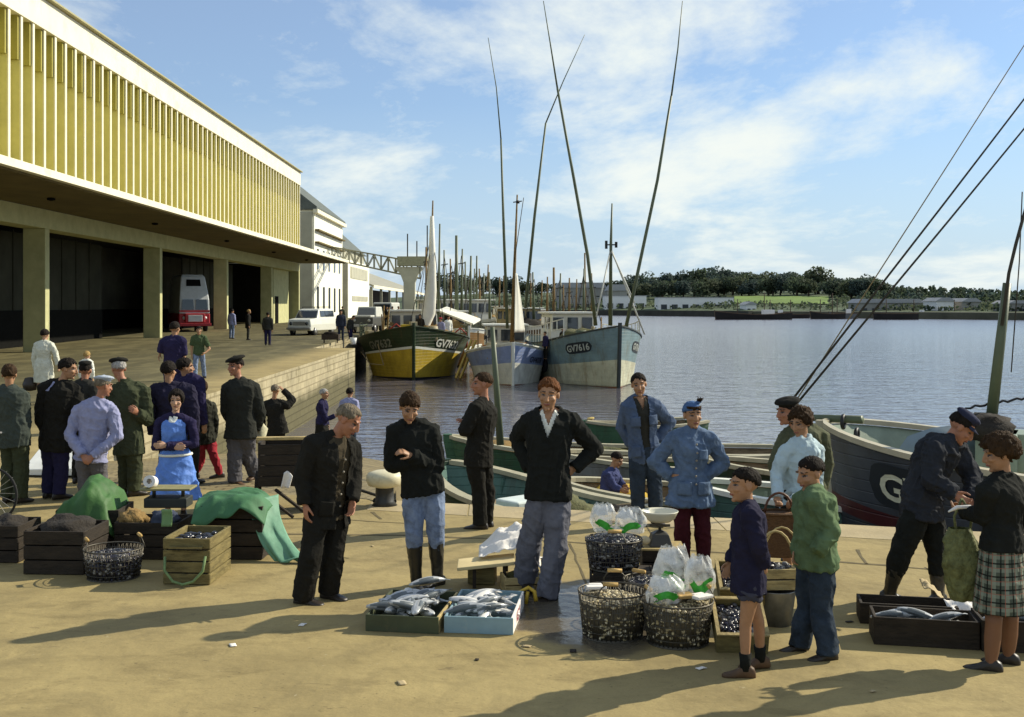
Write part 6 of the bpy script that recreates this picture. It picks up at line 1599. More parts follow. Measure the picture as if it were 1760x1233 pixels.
m = MB(); m.tube([V((0, 0, .02)), V((-.02, .03, .10)), V((.05, .05, .13)), V((.10, .03, .10)), V((.11, .0, .03))], .017, 8); m.tube([V((.03, .03, .0)), V((.045, .04, .10))], .015, 8)
tag(m.build('yellow_hook', YEL2, loc=gr(898, 1040)), 'yellow iron hook lying by the back corner of the blue tray', 'hook')
b = tray('small_crate', 'small tan slatted crate behind the yellow hook', gr(868, 1022), R(10), .34, .25, .14, PALEW, slats=2)
m = MB(); m.ell((.17, .12, .12), (.13, .1, .06), fn=lambda d: 1+.35*noise.noise(d*4)); tag(m.build('weed_heap', cloth('weed', (.06, .055, .02), .4), loc=gr(868, 1022), rz=R(10)), 'dark seaweed heap in the small tan crate', 'seaweed', kind='stuff')

# ---- wire baskets
def shells(c, r, n, mats, seed, dome=.06, name='shell_heap', label='', size=.017):
    random.seed(seed); m = MB()
    m.lathe([(.01, -.02), (r*.98, -.03), (r, 0), (r*.7, dome*.75), (r*.35, dome), (.01, dome*1.05)], c, 20)
    for i in range(n):
        rr = r*math.sqrt(random.random()); a = random.random()*6.283
        z = dome*(1-(rr/r)**2)+.004
        p = V(c)+V((rr*math.cos(a), rr*math.sin(a), z))
        M_ = Matrix.Rotation(rnd(0, 6.3), 3, 'Z') @ Matrix.Rotation(rnd(-1, 1), 3, 'X')
        m.ell(p, (size*rnd(.8, 1.3), size*rnd(.6, .95), size*rnd(.45, .7)), M_, 6, 5, mi=random.randint(0, len(mats)-1))
    o = m.build(name, mats, fixn=False); tag(o, label, 'shellfish', kind='stuff'); return o
COCK = [mat('cockle_a', (.44, .36, .19), .6, .3, 40), mat('cockle_b', (.30, .24, .13), .6, .3, 40), mat('cockle_c', (.55, .48, .32), .6, .2, 40), mat('cockle_d', (.10, .08, .045), .6, .3, 40)]
MUSS = [mat('mussel_a', (.015, .015, .02), .25, .3, 30, spec=.6), mat('mussel_b', (.04, .035, .035), .3, .3, 30, spec=.6), mat('mussel_c', (.20, .19, .17), .4, .3, 30), mat('mussel_d', (.02, .018, .03), .25, .3)]
def basket(label, px, py, r, h_, mats, seed, zb=0, taper=.86, fill=.9, grip=None, slab='', size=.017, n=420, loc=None):
    p = loc if loc is not None else gr(px, py, zb)
    t = thing('wire_basket', label, 'basket', p)
    m = MB()
    nr = 7
    for i in range(nr):
        z = h_*i/(nr-1); rr = r*(taper+(1-taper)*i/(nr-1))
        m.tube([(rr*math.cos(2*math.pi*j/36), rr*math.sin(2*math.pi*j/36), z+.004) for j in range(36)], .0035 if 0 < i < nr-1 else .007, 5, closed=True)
    for j in range(40):
        a = 2*math.pi*j/40; m.tube([(r*taper*math.cos(a), r*taper*math.sin(a), .004), (r*math.cos(a+.14), r*math.sin(a+.14), h_)], .0028, 4)
        m.tube([(r*taper*math.cos(a), r*taper*math.sin(a), .004), (r*math.cos(a-.14), r*math.sin(a-.14), h_)], .0028, 4)
    m.build('wire_frame', WIRE, t)
    m = MB(); m.lathe([(.01, .006), (r*taper, .006), (r*taper, .014), (.01, .014)], n=24); m.build('bottom', WIRE, t)
    if grip is not None:
        for s in (-1, 1):
            m = MB(); a0 = grip; pts = []
            for i in range(9):
                b_ = math.pi*i/8; c_ = V((math.cos(a0), math.sin(a0), 0))*s*r; tq = V((-math.sin(a0), math.cos(a0), 0))
                pts.append(c_+tq*(.09*math.cos(b_))+V((0, 0, h_+.10*math.sin(b_)))+c_.normalized()*(-.03*math.sin(b_)*1))
            m.tube(pts, .005, 6); hd = m.build('handle', WIRE, t)
            m = MB(); q = pts[4]; tq = V((-math.sin(a0), math.cos(a0), 0)); m.tube([q-tq*.055, q+tq*.055], .015, 10); m.build('grip', CORK, hd)
    # the shellfish inside: lumps pressed to the wires as well as the heap on top
    random.seed(seed); m = MB(); hf = h_*fill
    m.lathe([(.01, .02), (r*taper*.95, .02), (r*.95*(taper+(1-taper)*fill), hf), (r*.6, hf+.04), (.01, hf+.055)], p, 26, 3 if len(mats) > 3 else 0)
    for i in range(n):
        if i < n*.55:
            rr = r*.93*math.sqrt(random.random()); a = random.random()*6.283; z = hf+.05*(1-(rr/r)**2)
        else:
            f_ = random.random(); rr = r*(taper+(1-taper)*f_*fill)*.955; a = random.random()*6.283; z = .02+f_*hf
        M_ = Matrix.Rotation(rnd(0, 6.3), 3, 'Z') @ Matrix.Rotation(rnd(-1.3, 1.3), 3, 'X')
        m.ell(p+V((rr*math.cos(a), rr*math.sin(a), z)), (size*rnd(.8, 1.3), size*rnd(.65, .95), size*rnd(.45, .75)), M_, 6, 5, mi=random.randint(0, len(mats)-1))
    tag(m.build('shell_heap', mats, fixn=False), slab, 'shellfish', kind='stuff')
    return t, p
basket('front left wire basket filled with tan cockles, cork grip across', 1053, 1092, .255, .33, COCK, 3, grip=1.4, slab='tan cockles heaped in the front left basket', n=700, fill=.78)
basket('front right wire basket of tan cockles under plastic bags', 1165, 1103, .255, .30, COCK, 5, grip=.2, slab='tan cockles in the basket under the plastic bags', n=700, fill=.9)
cr = tray('shell_crate', 'dark crate standing behind the cockle baskets carrying the mussel basket', gr(1014, 1046), R(-4), .52, .42, .27, DKW, slats=3)
m = MB(); m.box((.26, .21, .262), (.47, .37, .012)); m.build('lid', DKW, cr)
pm = gr(1058, 1040)+V((0, .13, .275)); basket('wire basket of black mussels raised on the dark crate', 0, 0, .235, .24, MUSS, 8, grip=1.5, slab='black mussels heaped in the raised basket', loc=pm, n=520, size=.022)
basket('dark wire basket of mussels wedged behind the right cockle basket', 1120, 1062, .22, .30, MUSS, 17, grip=.9, slab='black mussels in the basket wedged behind the cockles', n=420, size=.022, fill=.85)
# plastic carrier bags
def plastic():
    m = bpy.data.materials.new('clear_plastic'); m.use_nodes = True; nt = m.node_tree; N = nt.nodes; Lk = nt.links; b = N['Principled BSDF']
    b.inputs['Base Color'].default_value = (.85, .86, .84, 1); b.inputs['Roughness'].default_value = .25; b.inputs['Alpha'].default_value = .62; b.inputs['Specular IOR Level'].default_value = .7
    n = N.new('ShaderNodeTexNoise'); n.inputs['Scale'].default_value = 16; n.inputs['Detail'].default_value = 5
    tc = N.new('ShaderNodeTexCoord'); Lk.new(tc.outputs['Object'], n.inputs['Vector'])
    bp = N.new('ShaderNodeBump'); bp.inputs['Strength'].default_value = .4; bp.inputs['Distance'].default_value = .02; Lk.new(n.outputs['Fac'], bp.inputs['Height']); Lk.new(bp.outputs['Normal'], b.inputs['Normal'])
    r = N.new('ShaderNodeMapRange'); r.inputs['From Min'].default_value = .35; r.inputs['From Max'].default_value = .62; r.inputs['To Min'].default_value = .12; r.inputs['To Max'].default_value = .62; Lk.new(n.outputs['Fac'], r.inputs['Value']); Lk.new(r.outputs[0], b.inputs['Alpha'])
    return m
PLA = plastic(); PGR = mat('bag_print_green', (.05, .36, .04), .4, .3, 20); BGL = mat('bag_lining_white', (.70, .70, .68), .6, .1)
def bag(label, p, w_, h_, seed, print_side=1):
    t = thing('plastic_bag', label, 'bag', p)
    def f(u, v):
        a = 2*math.pi*u; k = .55+.5*math.sin(math.pi*min(1, .15+v*.8))
        n = noise.noise(V((math.cos(a)*1.6+seed, math.sin(a)*1.6, v*2.2)))*.42-abs(noise.noise(V((math.cos(a)*3.5+seed, math.sin(a)*3.5, v*3))))*.28+.12
        if v > .85: k *= 1-.25*(v-.85)/.15
        r = w_/2*(k+n); return V((r*math.cos(a), r*.6*math.sin(a), h_*(v+.10*noise.noise(V((math.cos(a)*3+seed, math.sin(a)*3, 5)))*v)))
    m = MB(); m.grid(f, 36, 16); m.build('bag_skin', PLA, t, fixn=False)
    m = MB(); u0 = .75 if print_side else .70
    def g2(u, v):
        q = f(u0-.11+.22*u+.03*math.sin(v*7+seed), .14+.26*v+.10*math.sin(u*5+seed)); return q*1.0+V((q.x, q.y, 0)).normalized()*.006
    m.grid(g2, 12, 8); m.build('print', PGR, t, fixn=False)
    m = MB()
    def g3(u, v):
        q = f(.50+.30*u, .62+.30*v); q.x *= .82; q.y *= .82; return q
    m.grid(g3, 14, 8); m.build('fold', BGL, t, solid=.002, fixn=False)
    return t
bag('clear plastic bag with green print on the mussel basket, left one', pm+V((-.08, .02, .29)), .20, .24, 1.0)
bag('clear plastic bag with green print on the mussel basket, beside the scale', pm+V((.13, .02, .28)), .22, .22, 4.0)
p5 = gr(1165, 1103)
bag('tall clear bag with green print at the back of the right cockle basket', p5+V((-.02, .14, .34)), .22, .33, 7.0)
bag('crumpled bag with green print at the front left of the cockle basket', p5+V((-.11, -.09, .31)), .24, .20, 11.0)
bag('bag with green print at the right of the cockle basket, by the boy', p5+V((.16, .05, .32)), .20, .30, 15.0)
for i, (dx, dy, a_) in enumerate(((.05, -.1, .3), (.16, -.12, .6), (-.12, .02, .1))):
    q = (p5 if i < 2 else gr(1053, 1092))+V((dx, dy, .345 if i < 2 else .34)); m = MB(); m.box((0, 0, .012), (.15, .07, .024)); m.box((.0, .05, .014), (.10, .035, .028))
    tag(m.build('scoop_board', PAPER if i else CORK, loc=q, rz=a_, bevel=.006), ('tan wooden scoop lying on the right cockles', 'white card lying at the right rim of the cockles', 'white price card on the left cockles')[i], 'card')
# scale with white pan
sc_ = gr(1142, 1022)+V((0, .25, 0))
cr = tray('shell_crate', 'dark crate carrying the white-panned scale, cream top edge', sc_+V((-.17, -.12, 0)), R(-3), .36, .34, .36, DKW, slats=3)
m = MB(); m.box((.18, .17, .352), (.37, .35, .016)); m.build('lid', PALEW, cr)
sc = thing('scale', 'kitchen scale with a broad white bowl pan on a dark stand', 'scale', sc_+V((0, .03, .362)))
m = MB(); m.loft([[(-.10, -.10, 0), (.10, -.10, 0), (.10, .10, 0), (-.10, .10, 0)], [(-.07, -.07, .10), (.07, -.07, .10), (.07, .07, .10), (-.07, .07, .10)], [(-.02, -.02, .13), (.02, -.02, .13), (.02, .02, .13), (-.02, .02, .13)]], sm=False); m.build('stand', paint('scale_dark', (.05, .05, .045)), sc, bevel=.006)
m = MB(); m.tube([(0, 0, .12), (0, 0, .22)], .014, 10); m.box((0, 0, .17), (.18, .02, .02)); m.build('stem', WIRE, sc)
m = MB(); m.lathe([(.01, .20), (.09, .205), (.13, .235), (.155, .285), (.162, .295), (.158, .30), (.148, .285), (.12, .24), (.08, .215), (.01, .212)], n=30); m.build('pan', paint('enamel_cream', (.66, .64, .52), .35, .06), sc)
m = MB(); m.ell((0, 0, .05), (.05, .03, .04)); m.ell((.09, .02, .03), (.04, .03, .03)); tag(m.build('shell_heap', COCK[2], loc=sc_+V((-.14, -.04, .365))), 'few pale shells on the crate beside the scale', 'shellfish', kind='stuff')
# shell boxes by the boy in shorts
def frame_box(label, px, py, rz, w_, d_, h_, tilt, mats, seed, zoff=0):
    p = gr(px, py)+V((0, 0, zoff)); t = thing('shell_box', label, 'crate', p, rz); t.rotation_euler = (R(tilt), 0, rz)
    TM[t.name] = Matrix.Translation(p) @ Matrix.Rotation(rz, 4, 'Z') @ Matrix.Rotation(R(tilt), 4, 'X')
    for nm, c, d in (('side', (w_/2, .01, h_/2), (w_, .02, h_)), ('side', (w_/2, d_-.01, h_/2), (w_, .02, h_)), ('end', (.01, d_/2, h_/2), (.02, d_-.044, h_)), ('end', (w_-.01, d_/2, h_/2), (.02, d_-.044, h_))):
        m = MB(); m.box(c, d); m.box((c[0], c[1], h_+.006), (d[0]+.006, d[1]+.008, .012), mi=1); m.build(nm, [OLW, PALEW], t)
    m = MB(); m.box((w_/2, d_/2, .01), (w_-.05, d_-.05, .016)); m.build('bottom', OLW, t)
    random.seed(seed); m = MB(); m.box((w_/2, d_/2, h_*.35), (w_-.046, d_-.046, h_*.6))
    for i in range(260):
        M_ = Matrix.Rotation(rnd(0, 6.3), 3, 'Z') @ Matrix.Rotation(rnd(-1, 1), 3, 'X')
        m.ell((rnd(.04, w_-.04), rnd(.04, d_-.04), h_*.66+rnd(0, .025)), (.026, .018, .013), M_, 6, 5, mi=random.randint(0, len(mats)-1))
    o = m.build('shell_heap', mats, fixn=False); o.location = p; o.rotation_euler = t.rotation_euler
    tag(o, 'dark mussels filling the '+label.split(' box')[0]+' box', 'shellfish', kind='stuff')
frame_box('pale-rimmed front box of mussels behind the boy in shorts', 1231, 1122, R(-4), .36, .42, .15, 24, MUSS, 21)
frame_box('upper pale-rimmed box of mussels leaning behind the front one', 1236, 1078, R(-4), .34, .36, .14, 26, MUSS, 22, .17)
t = thing('pail', 'grey galvanised pail beneath the tan crate between the two boys', 'pail', gr(1338, 1078)+V((0, .1, 0)))
m = MB(); m.lathe([(.01, .0), (.12, 0), (.155, .26), (.16, .27), (.15, .265), (.115, .02), (.01, .015)], n=24); m.build('pail_body', mat('galvanised', (.22, .22, .21), .4, .25, 8, metal=.5), t)
tray('tan_crate', 'bright tan crate stacked on the grey pail between the two boys', gr(1338, 1078)+V((-.17, -.02, .275)), R(4), .32, .28, .17, PALEW, slats=2)
m = MB()
for i in range(60): m.ell((rnd(-.13, .13), rnd(-.1, .1), rnd(0, .05)), (.028, .02, .014), Matrix.Rotation(rnd(0, 6), 3, 'Z') @ Matrix.Rotation(rnd(-1, 1), 3, 'X'), 6, 5, mi=random.randint(0, 3))
m.box((0, 0, -.03), (.26, .22, .06))
tag(m.build('shell_heap', MUSS, loc=gr(1338, 1078)+V((-.01, .12, .40)), fixn=False), 'dark mussels in the bright tan crate', 'shellfish', kind='stuff')
m = MB(); pts = [V((-.13+.13*math.cos(a)*1.1+.13, .0, .40+.26*math.sin(a))) for a in [math.pi*i/10 for i in range(11)]]; m.tube(pts, .010, 6)
m.tube([p+V((.06, .05, .02)) for p in pts], .008, 6); tag(m.build('looped_handle', mat('raffia', (.42, .32, .14), .8, .3), loc=gr(1336, 1078)+V((0, .06, .06))), 'looped raffia handles rising from the tan crate', 'handle')
# wicker basket held by the woman
q = at(1339, 955, 9.86); t = thing('wicker_basket', 'brown wicker shopping basket held by the woman in the pale blouse', 'basket', q)
WIC = mat('wicker', (.13, .065, .025), .7, .4, 30, .8, 60, stretch=(1, 1, 5)); m = MB(); rings = []
for i in range(25):
    z = .36*i/24; k = .82+.18*i/24+(.012 if i % 2 else 0); rings.append([((.20*k)*math.cos(2*math.pi*j/36)*(1+.012*(-1)**j), (.13*k)*math.sin(2*math.pi*j/36)*(1+.012*(-1)**j), z) for j in range(36)])
m.loft(rings); m.build('weave', WIC, t)
m = MB(); m.tube([(.20*math.cos(2*math.pi*j/30), .13*math.sin(2*math.pi*j/30), .365) for j in range(30)], .013, 6, closed=True); m.build('rim', WIC, t)
m = MB(); m.tube([(.12*math.cos(a), 0, .36+.17*math.sin(a)) for a in [math.pi*i/10 for i in range(11)]], .011, 6); m.build('handle', mat('handle_brown', (.10, .04, .02), .5), t)
# ---- fisherman's crates on the right
a = R(-12); bR = gr(1502, 1108); t = tray('fish_box', 'black-brown fish crate with flared sides holding pale fish, right foreground', bR, a, .72, .34, .20, DKW, th=.022)
ax = V((math.cos(a), math.sin(a), 0)); ay = V((-math.sin(a), math.cos(a), 0))
lay_fish(9, bR, ax, ay, .72, .34, .145, 'pale fish lying in the black-brown crate', 'fish in the black-brown crate', -5, 14, .95)
t = tray('fish_box', 'empty dark crate behind the flared black-brown crate', gr(1478, 1072), R(-12), .72, .30, .16, DKW, th=.022)
t = tray('fish_box', 'dark crate at the right edge behind the tartan skirt', gr(1688, 1120), R(-10), .62, .36, .22, DKW, th=.022)
bR2 = gr(1688, 1120); a = R(-10)
lay_fish(6, bR2, V((math.cos(a), math.sin(a), 0)), V((-math.sin(a), math.cos(a), 0)), .62, .36, .16, 'pale fish in the dark crate at the right edge', 'fish in the right edge crate', 0, 20)
m = MB(); m.grid(lambda u, v: V((.34*u, .32*v, .05+.10*noise.noise(V((u*3, v*3, 2)))+.14*v)), 14, 12); tag(m.build('paper_sheet', PAPER, loc=gr(1650, 1092), solid=.004, fixn=False), 'white paper sheet between the two dark crates on the right', 'paper')
KR_ = mat('kraft_paper', (.42, .33, .18), .8)
m = MB(); m.grid(lambda u, v: V((.17*u, .10*v, .10+.02*math.sin(u*5)+.02*noise.noise(V((u*5, v*4, 7)))+.05*v-.08*u)), 14, 8); tag(m.build('paper_sheet', mat('kraft_paper', (.42, .33, .18), .8), loc=gr(1580, 1040)+V((0, -.1, .06)), solid=.004, fixn=False), 'tan paper lying on the rim of the empty dark crate', 'paper')
# net bag in the woman's hand
q = at(1655, 1032, 8.05)
t = thing('net_bag', 'olive string shopping bag hanging from the woman in the tartan skirt', 'bag', q)
NB = mat('net_bag_olive', (.14, .15, .06), .8, .45, 18, .8, 40)
m = MB(); sd_ = 4
def nb(u, v):
    a = 2*math.pi*u; k = (math.sin(math.pi*min(1, .12+v*.74))**.8)*(1-.1*v); n = .25*noise.noise(V((math.cos(a)*2, math.sin(a)*2, v*5)))+.12*noise.noise(V((math.cos(a)*7, math.sin(a)*7, v*14)))
    return V(((.14*(k+n*.7)+.012)*math.cos(a)+.02*math.sin(v*5), (.085*(k+n)+.01)*math.sin(a), .50*v))
m.grid(nb, 40, 26); m.build('net', NB, t, fixn=False)
for s in (-1, 1):
    m = MB(); m.tube([V((s*.05, 0, .48)), V((s*.06, 0, .58)), V((s*.02, .01, .66)), V((-.0, .02, .70))], .009, 6); m.build('handle', NB, t)
m = MB(); m.tube([V((-.10, 0, 0)), V((-.04, .0, .03)), V((.05, 0, .035)), V((.11, .01, .02))], [.006, .014, .013, .004], 8); tag(m.build('fish', FBEL, loc=at(1655, 880, 7.96)), 'small pale fish passed from hand to hand above the string bag', 'fish')

# ------------------------------------------------------------------ the left stall
a = R(14); bC = gr(280, 1005); c_ = tray('rope_crate', 'olive slatted crate with a green rope handle on its dark end', bC, R(-4), .42, .62, .41, OLW, slats=4, th=.022)
m = MB(); m.tube([(.03, -.03, .25), (.04, -.07, .14), (.12, -.09, .05), (.21, -.095, .025), (.30, -.09, .05), (.38, -.07, .14), (.39, -.03, .26)], .012, 8); m.build('rope_handle', mat('rope_green', (.16, .24, .10), .8, .3, 40), c_)
m = MB(); m.box((.21, -.018, .33), (.30, .03, .02)); m.build('batten', OLW, c_)
m = MB()
for i in range(40): m.ell((rnd(.06, .36), rnd(.1, .5), .34+rnd(0, .03)), (.05, .03, .02), Matrix.Rotation(rnd(0, 6), 3, 'Z'), 7, 5)
m.box((.21, .31, .2), (.36, .56, .26)); tag(m.build('shell_heap', MUSS[0], loc=bC, rz=R(-4), fixn=False), 'black shells filling the olive rope-handled crate', 'shellfish', kind='stuff')
basket('low wire basket of dark mussels with cork grips at the left stall', 195, 992, .26, .26, MUSS, 31, grip=.5, slab='dark mussels in the left stall basket', n=520, size=.022, fill=.7)
t = tray('dark_crate', 'large dark crate between the mussel basket and the left edge', gr(40, 988), R(-3), .56, .60, .40, DKW, slats=3, th=.022)
t = tray('dark_crate', 'dark crate cut by the left picture edge, pale top board', gr(-40, 968), R(-3), .40, .5, .36, DKW, slats=3, th=.022)
m = MB(); m.box((.4, .12, .012), (1.3, .22, .024)); m.box((.3, .42, .012), (1.2, .2, .024)); tag(m.build('plank_board', PALEW, loc=gr(-60, 930)+V((0, .3, .02)), rz=R(3)), 'pale boards lying behind the dark crates at the left edge', 'boards')
t = tray('dark_crate', 'dark slatted crate under the balance behind the mussel basket', gr(196, 962), R(-3), .62, .5, .36, DKW, slats=3, th=.022)
t = tray('dark_crate', 'dark crate under the left green tarpaulin', gr(95, 950), R(2), .62, .55, .42, DKW, slats=3, th=.022)
t = tray('dark_crate', 'tall dark crate under the right green tarpaulin', gr(345, 962), R(-3), .60, .6, .52, DKW, slats=4, th=.022)
# balance with roll of paper
bal = gr(285, 935)+V((0, 0, .37)); t = thing('balance', 'dark counter balance with a pale tray on the middle crate', 'balance', bal)
m = MB(); m.box((0, .1, .05), (.44, .26, .10)); m.build('base', paint('balance_dark', (.03, .035, .03)), t, bevel=.01)
m = MB(); m.box((0, .1, .19), (.52, .30, .022)); m.build('tray', mat('balance_tray', (.24, .22, .10), .6, .2), t, bevel=.006)
for x in (-.15, .15):
    m = MB(); m.tube([(x, .1, .1), (x, .1, .18)], .02, 8); m.build('support', WIRE, t)
m = MB(); m.lathe([(.028, -.06), (.062, -.06), (.062, .06), (.028, .06), (.028, -.06)], (0, 0, 0), 24, M=Matrix.Rotation(R(78), 3, 'X'), sm=False); tag(m.build('paper_roll', PAPER, loc=bal+V((-.16, .02, .265))), 'white paper roll standing on the balance tray', 'paper roll')
m = MB(); m.grid(lambda u, v: V((.10*u, .02*math.sin(v*3), .16*v)), 4, 6); tag(m.build('price_card', mat('card_green', (.18, .30, .12), .7), loc=gr(268, 975)+V((.02, .1, .36)), solid=.003, fixn=False), 'small green card tucked into the crate by the rope-handled one', 'card')
# nets and cloths lying in the dark crates
def clutter(label, c, r, m_, seed, cat='net', name='net_heap'):
    m = MB(); m.ell((0, 0, 0), r, None, 26, 14, fn=lambda d: 1+.40*noise.noise(d*2.2+V((seed, 0, 0)))+.14*noise.noise(d*6+V((0, seed, 0)))); tag(m.build(name, m_, loc=c), label, cat)
clutter('black net heaped in the large dark crate left of the mussel basket', gr(40, 988)+V((.28, .3, .34)), (.26, .27, .13), NETM[1], 2)
clutter('black net filling the dark crate cut by the left picture edge', gr(-40, 968)+V((.2, .25, .28)), (.18, .22, .12), NETM[1], 5)
clutter('brown sacking heaped in the crate under the balance', gr(196, 962)+V((.12, .18, .36)), (.14, .16, .09), NETM[0], 9, 'sack', 'sacking')
clutter('dark cloth bundle on the crate behind the rope-handled one', gr(196, 962)+V((.47, .1, .36)), (.14, .12, .10), cloth('slate_cloth', (.05, .06, .09)), 13, 'cloth', 'cloth_bundle')
m = MB(); m.tube([(0, 0, 0), (.09, .06, .03)], .018, 10, dome=True); tag(m.build('cork_float', CORK, loc=gr(352, 940)+V((-.05, .1, .38))), 'pale cork float on the black shells of the olive crate', 'float')
# tarpaulins
def tarp(label, fn, nu, nv, m_):
    m = MB(); m.grid(fn, nu, nv); o = m.build('tarpaulin', m_, solid=.006, fixn=False); tag(o, label, 'tarpaulin'); return o
p1 = gr(95, 950)
def tf1(u, v):
    x = -.06+.66*u; y = -.10+.85*v; hp = .44+.28*math.exp(-((u-.55)/.30)**2-((v-.5)/.5)**2)
    e = min(u, 1-u, v*1.3, (1-v))*6; dr = max(0, 1-e)
    z = hp-dr*.26+.05*noise.noise(V((u*4, v*4, 0)))-.09*abs(noise.noise(V((u*3.2+v*2, v*3.5-u, 4))))+.02*noise.noise(V((u*11, v*9, 2)))+.02*math.sin(u*16+v*4)*dr
    return p1+V((x, y, max(.03, z)))
tarp('dark green tarpaulin peaked over a crate at the left stall', tf1, 40, 30, mat('olive_tarpaulin', (.045, .12, .028), .6, .25, 3, .4, 12, spec=.3))
p2 = gr(345, 962)
def tf2(u, v):
    x = -.06+.70*u; y = -.14+.80*v; z = .57+.05*math.sin(u*3)-.08*abs(noise.noise(V((u*3+v, v*4, 4))))+.015*noise.noise(V((u*5, v*5, 0)))
    fr = max(0, (.25-v)/.25)                     # front edge falls forward
    z -= fr**1.4*(.20-.10*u+.03*math.sin(u*7)+.05*noise.noise(V((u*4, 0, 3))))
    if u > .78: k = (u-.78)/.22; z -= .10*k*k
    bk = max(0, (v-.85)/.15); z -= .15*bk
    return p2+V((x, y, z))
tarp('green tarpaulin spread over the tall dark crate at the left stall', tf2, 50, 30, TARP)
def tf3(u, v):
    s = v; w_ = .20+.04*s+.14*s*s
    x = .57+.10*s+.34*s**2.2+(u-.5)*w_; y = -.02+(.5-u)*.10+.5*(u)*(1-s)-.20*s
    z = .56-.08*s-.55*s**.85 if s < .8 else .56-.08*s-.55*s**.85
    fold = .022*math.sin(u*12+s*2)*(.5+s*.5)+.02*noise.noise(V((u*4, s*4, 9)))
    z = max(.012+.05*max(0, math.sin(u*7+s*5))*ss(.7, 1, s), z)
    return p2+V((x+fold*.35, y+fold, z))
tarp('pale green tail of tarpaulin trailing from the crate to the ground', tf3, 36, 40, TARP2)
# white box, handcart, bicycle
t = thing('white_box', 'bright white box standing behind the curly-haired man at left', 'box', gr(38, 822)+V((0, .0, 0)), R(-3))
m = MB(); m.loft([[(0, 0, .04), (.84, 0, .04), (.84, .95, .04), (0, .95, .04)], [(0, 0, .12), (.84, 0, .14), (.84, .95, .56), (0, .95, .52)]], sm=False); m.build('panel', paint('box_white', (.78, .78, .72)), t, bevel=.01)
for x in (.06, .78):
    m = MB(); m.box((x, .05, .02), (.06, .06, .04)); m.box((x, .42, .02), (.06, .06, .04)); m.build('foot', DKW, t)
hc_ = gr(445, 884); t = thing('handcart', 'dark brown plank handcart with a top rail coloured as sunlit behind the green tarpaulin', 'handcart', hc_, R(6))
m = MB()
for i in range(4): m.box((.32, 0, .38+.125*i), (.66, .03, .118))
m.build('side', DKW, t, bevel=.006)
m = MB(); m.box((.32, .02, .885), (.70, .10, .035)); m.build('rail', PALEW, t, bevel=.006)  # pale wood stands in for sun on the top plank
m = MB(); m.box((.32, .35, .36), (.62, .7, .04)); [m.box((x, .36, .60), (.03, .66, .46)) for x in (.0, .64)]; m.box((.32, .71, .60), (.62, .03, .46)); m.build('bed', DKW, t)
for x in (-.04, .68):
    m = MB(); m.lathe([(.19, -.02), (.235, -.02), (.235, .02), (.19, .02), (.19, -.02)], (x, .3, .235), 24, M=Matrix.Rotation(R(90), 3, 'Y'), sm=False)
    for k in range(6): a = math.pi*k/6; m.bar((x, .3-.21*math.cos(a), .235-.21*math.sin(a)), (x, .3+.21*math.cos(a), .235+.21*math.sin(a)), .02)
    m.build('wheel', DKW, t)
m = MB(); m.bar((.2, -.1, .3), (.62, -.35, .02), .03); m.bar((.0, -.1, .3), (.42, -.35, .02), .03); m.build('shaft', DKW, t)
m = MB(); m.grid(lambda u, v: V((.10*u+.04*v, .03*math.sin(u*4), .20*v*(1-.4*abs(u-.3)))), 8, 8); tag(m.build('paper_sheet', PAPER, loc=gr(488, 884)+V((-.02, -.09, .32)), solid=.01, fixn=False), 'torn white paper stuck against the handcart by the dark-suited man', 'paper')
for dz in (.17, .10):
    pass
bk = thing('bicycle', 'old bicycle leaning at the left picture edge by the grey-green coat', 'bicycle', gr(-14, 898), R(-8))
for x in (0, -1.05):
    m = MB(); m.tube([(x+.30*math.cos(2*math.pi*j/36), 0, .31+.30*math.sin(2*math.pi*j/36)) for j in range(36)], .016, 6, closed=True); wl_ = m.build('wheel', TYR, bk)
    m = MB()
    for k in range(10): a = math.pi*k/10; m.bar((x-.31*math.cos(a), 0, .33-.31*math.sin(a)), (x+.31*math.cos(a), 0, .33+.31*math.sin(a)), .004)
    m.build('spoke', CHR, wl_)
m = MB(); m.tube([(0, 0, .33), (-.12, 0, .80), (-.14, 0, .95)], .016, 6); m.tube([(-.12, 0, .78), (-.62, 0, .75)], .016, 6); m.tube([(-.12, 0, .72), (-.60, 0, .30), (-1.05, 0, .33), (-.62, 0, .78), (-.60, 0, .30)], .014, 6); m.build('frame', paint('bike_black', (.02, .02, .02)), bk)
m = MB(); m.tube([(-.05, -.28, .98), (-.16, -.10, 1.0), (-.16, .10, 1.0), (-.05, .28, .98)], .012, 6); m.build('handlebar', CHR, bk)
m = MB(); m.ell((-.63, 0, .86), (.13, .08, .04)); m.build('saddle', LEA, bk)
m = MB(); m.tube([V((0, .0, .06)), V((.01, .05, .20)), V((.0, .06, .30))], [.08, .10, .02], 12, dome=True); tag(m.build('cloth_bag', mat('bag_cream', (.46, .43, .28), .85, .2, 9, .5, 20), loc=at(446, 762, 16.3)), 'cream cloth bag held behind the man in the large beret', 'bag')
random.seed(11)
# litter on the paving
for i, (px, py) in enumerate(((520, 1075), (905, 1112), (985, 1120), (1205, 1150), (690, 1175), (1460, 1070), (930, 960), (640, 940), (1180, 1015), (400, 1110), (1500, 1190), (820, 1135))):
    p = gr(px, py); m = MB(); a = rnd(0, 3); s_ = rnd(.02, .05)
    m.grid(lambda u, v: V(((u-.5)*s_*2, (v-.5)*s_*1.2, .006+.008*abs(noise.noise(V((u*3+i, v*3, i)))))), 4, 3)
    tag(m.build('litter_scrap', (PAPER, KR_, DKW)[i % 3], loc=p, rz=a, solid=.002, fixn=False), ('small white paper scrap lying on the paving', 'small tan paper scrap lying on the paving', 'small dark wood chip lying on the paving')[i % 3], 'litter', ('white scraps on the paving', 'tan scraps on the paving', 'wood chips on the paving')[i % 3])
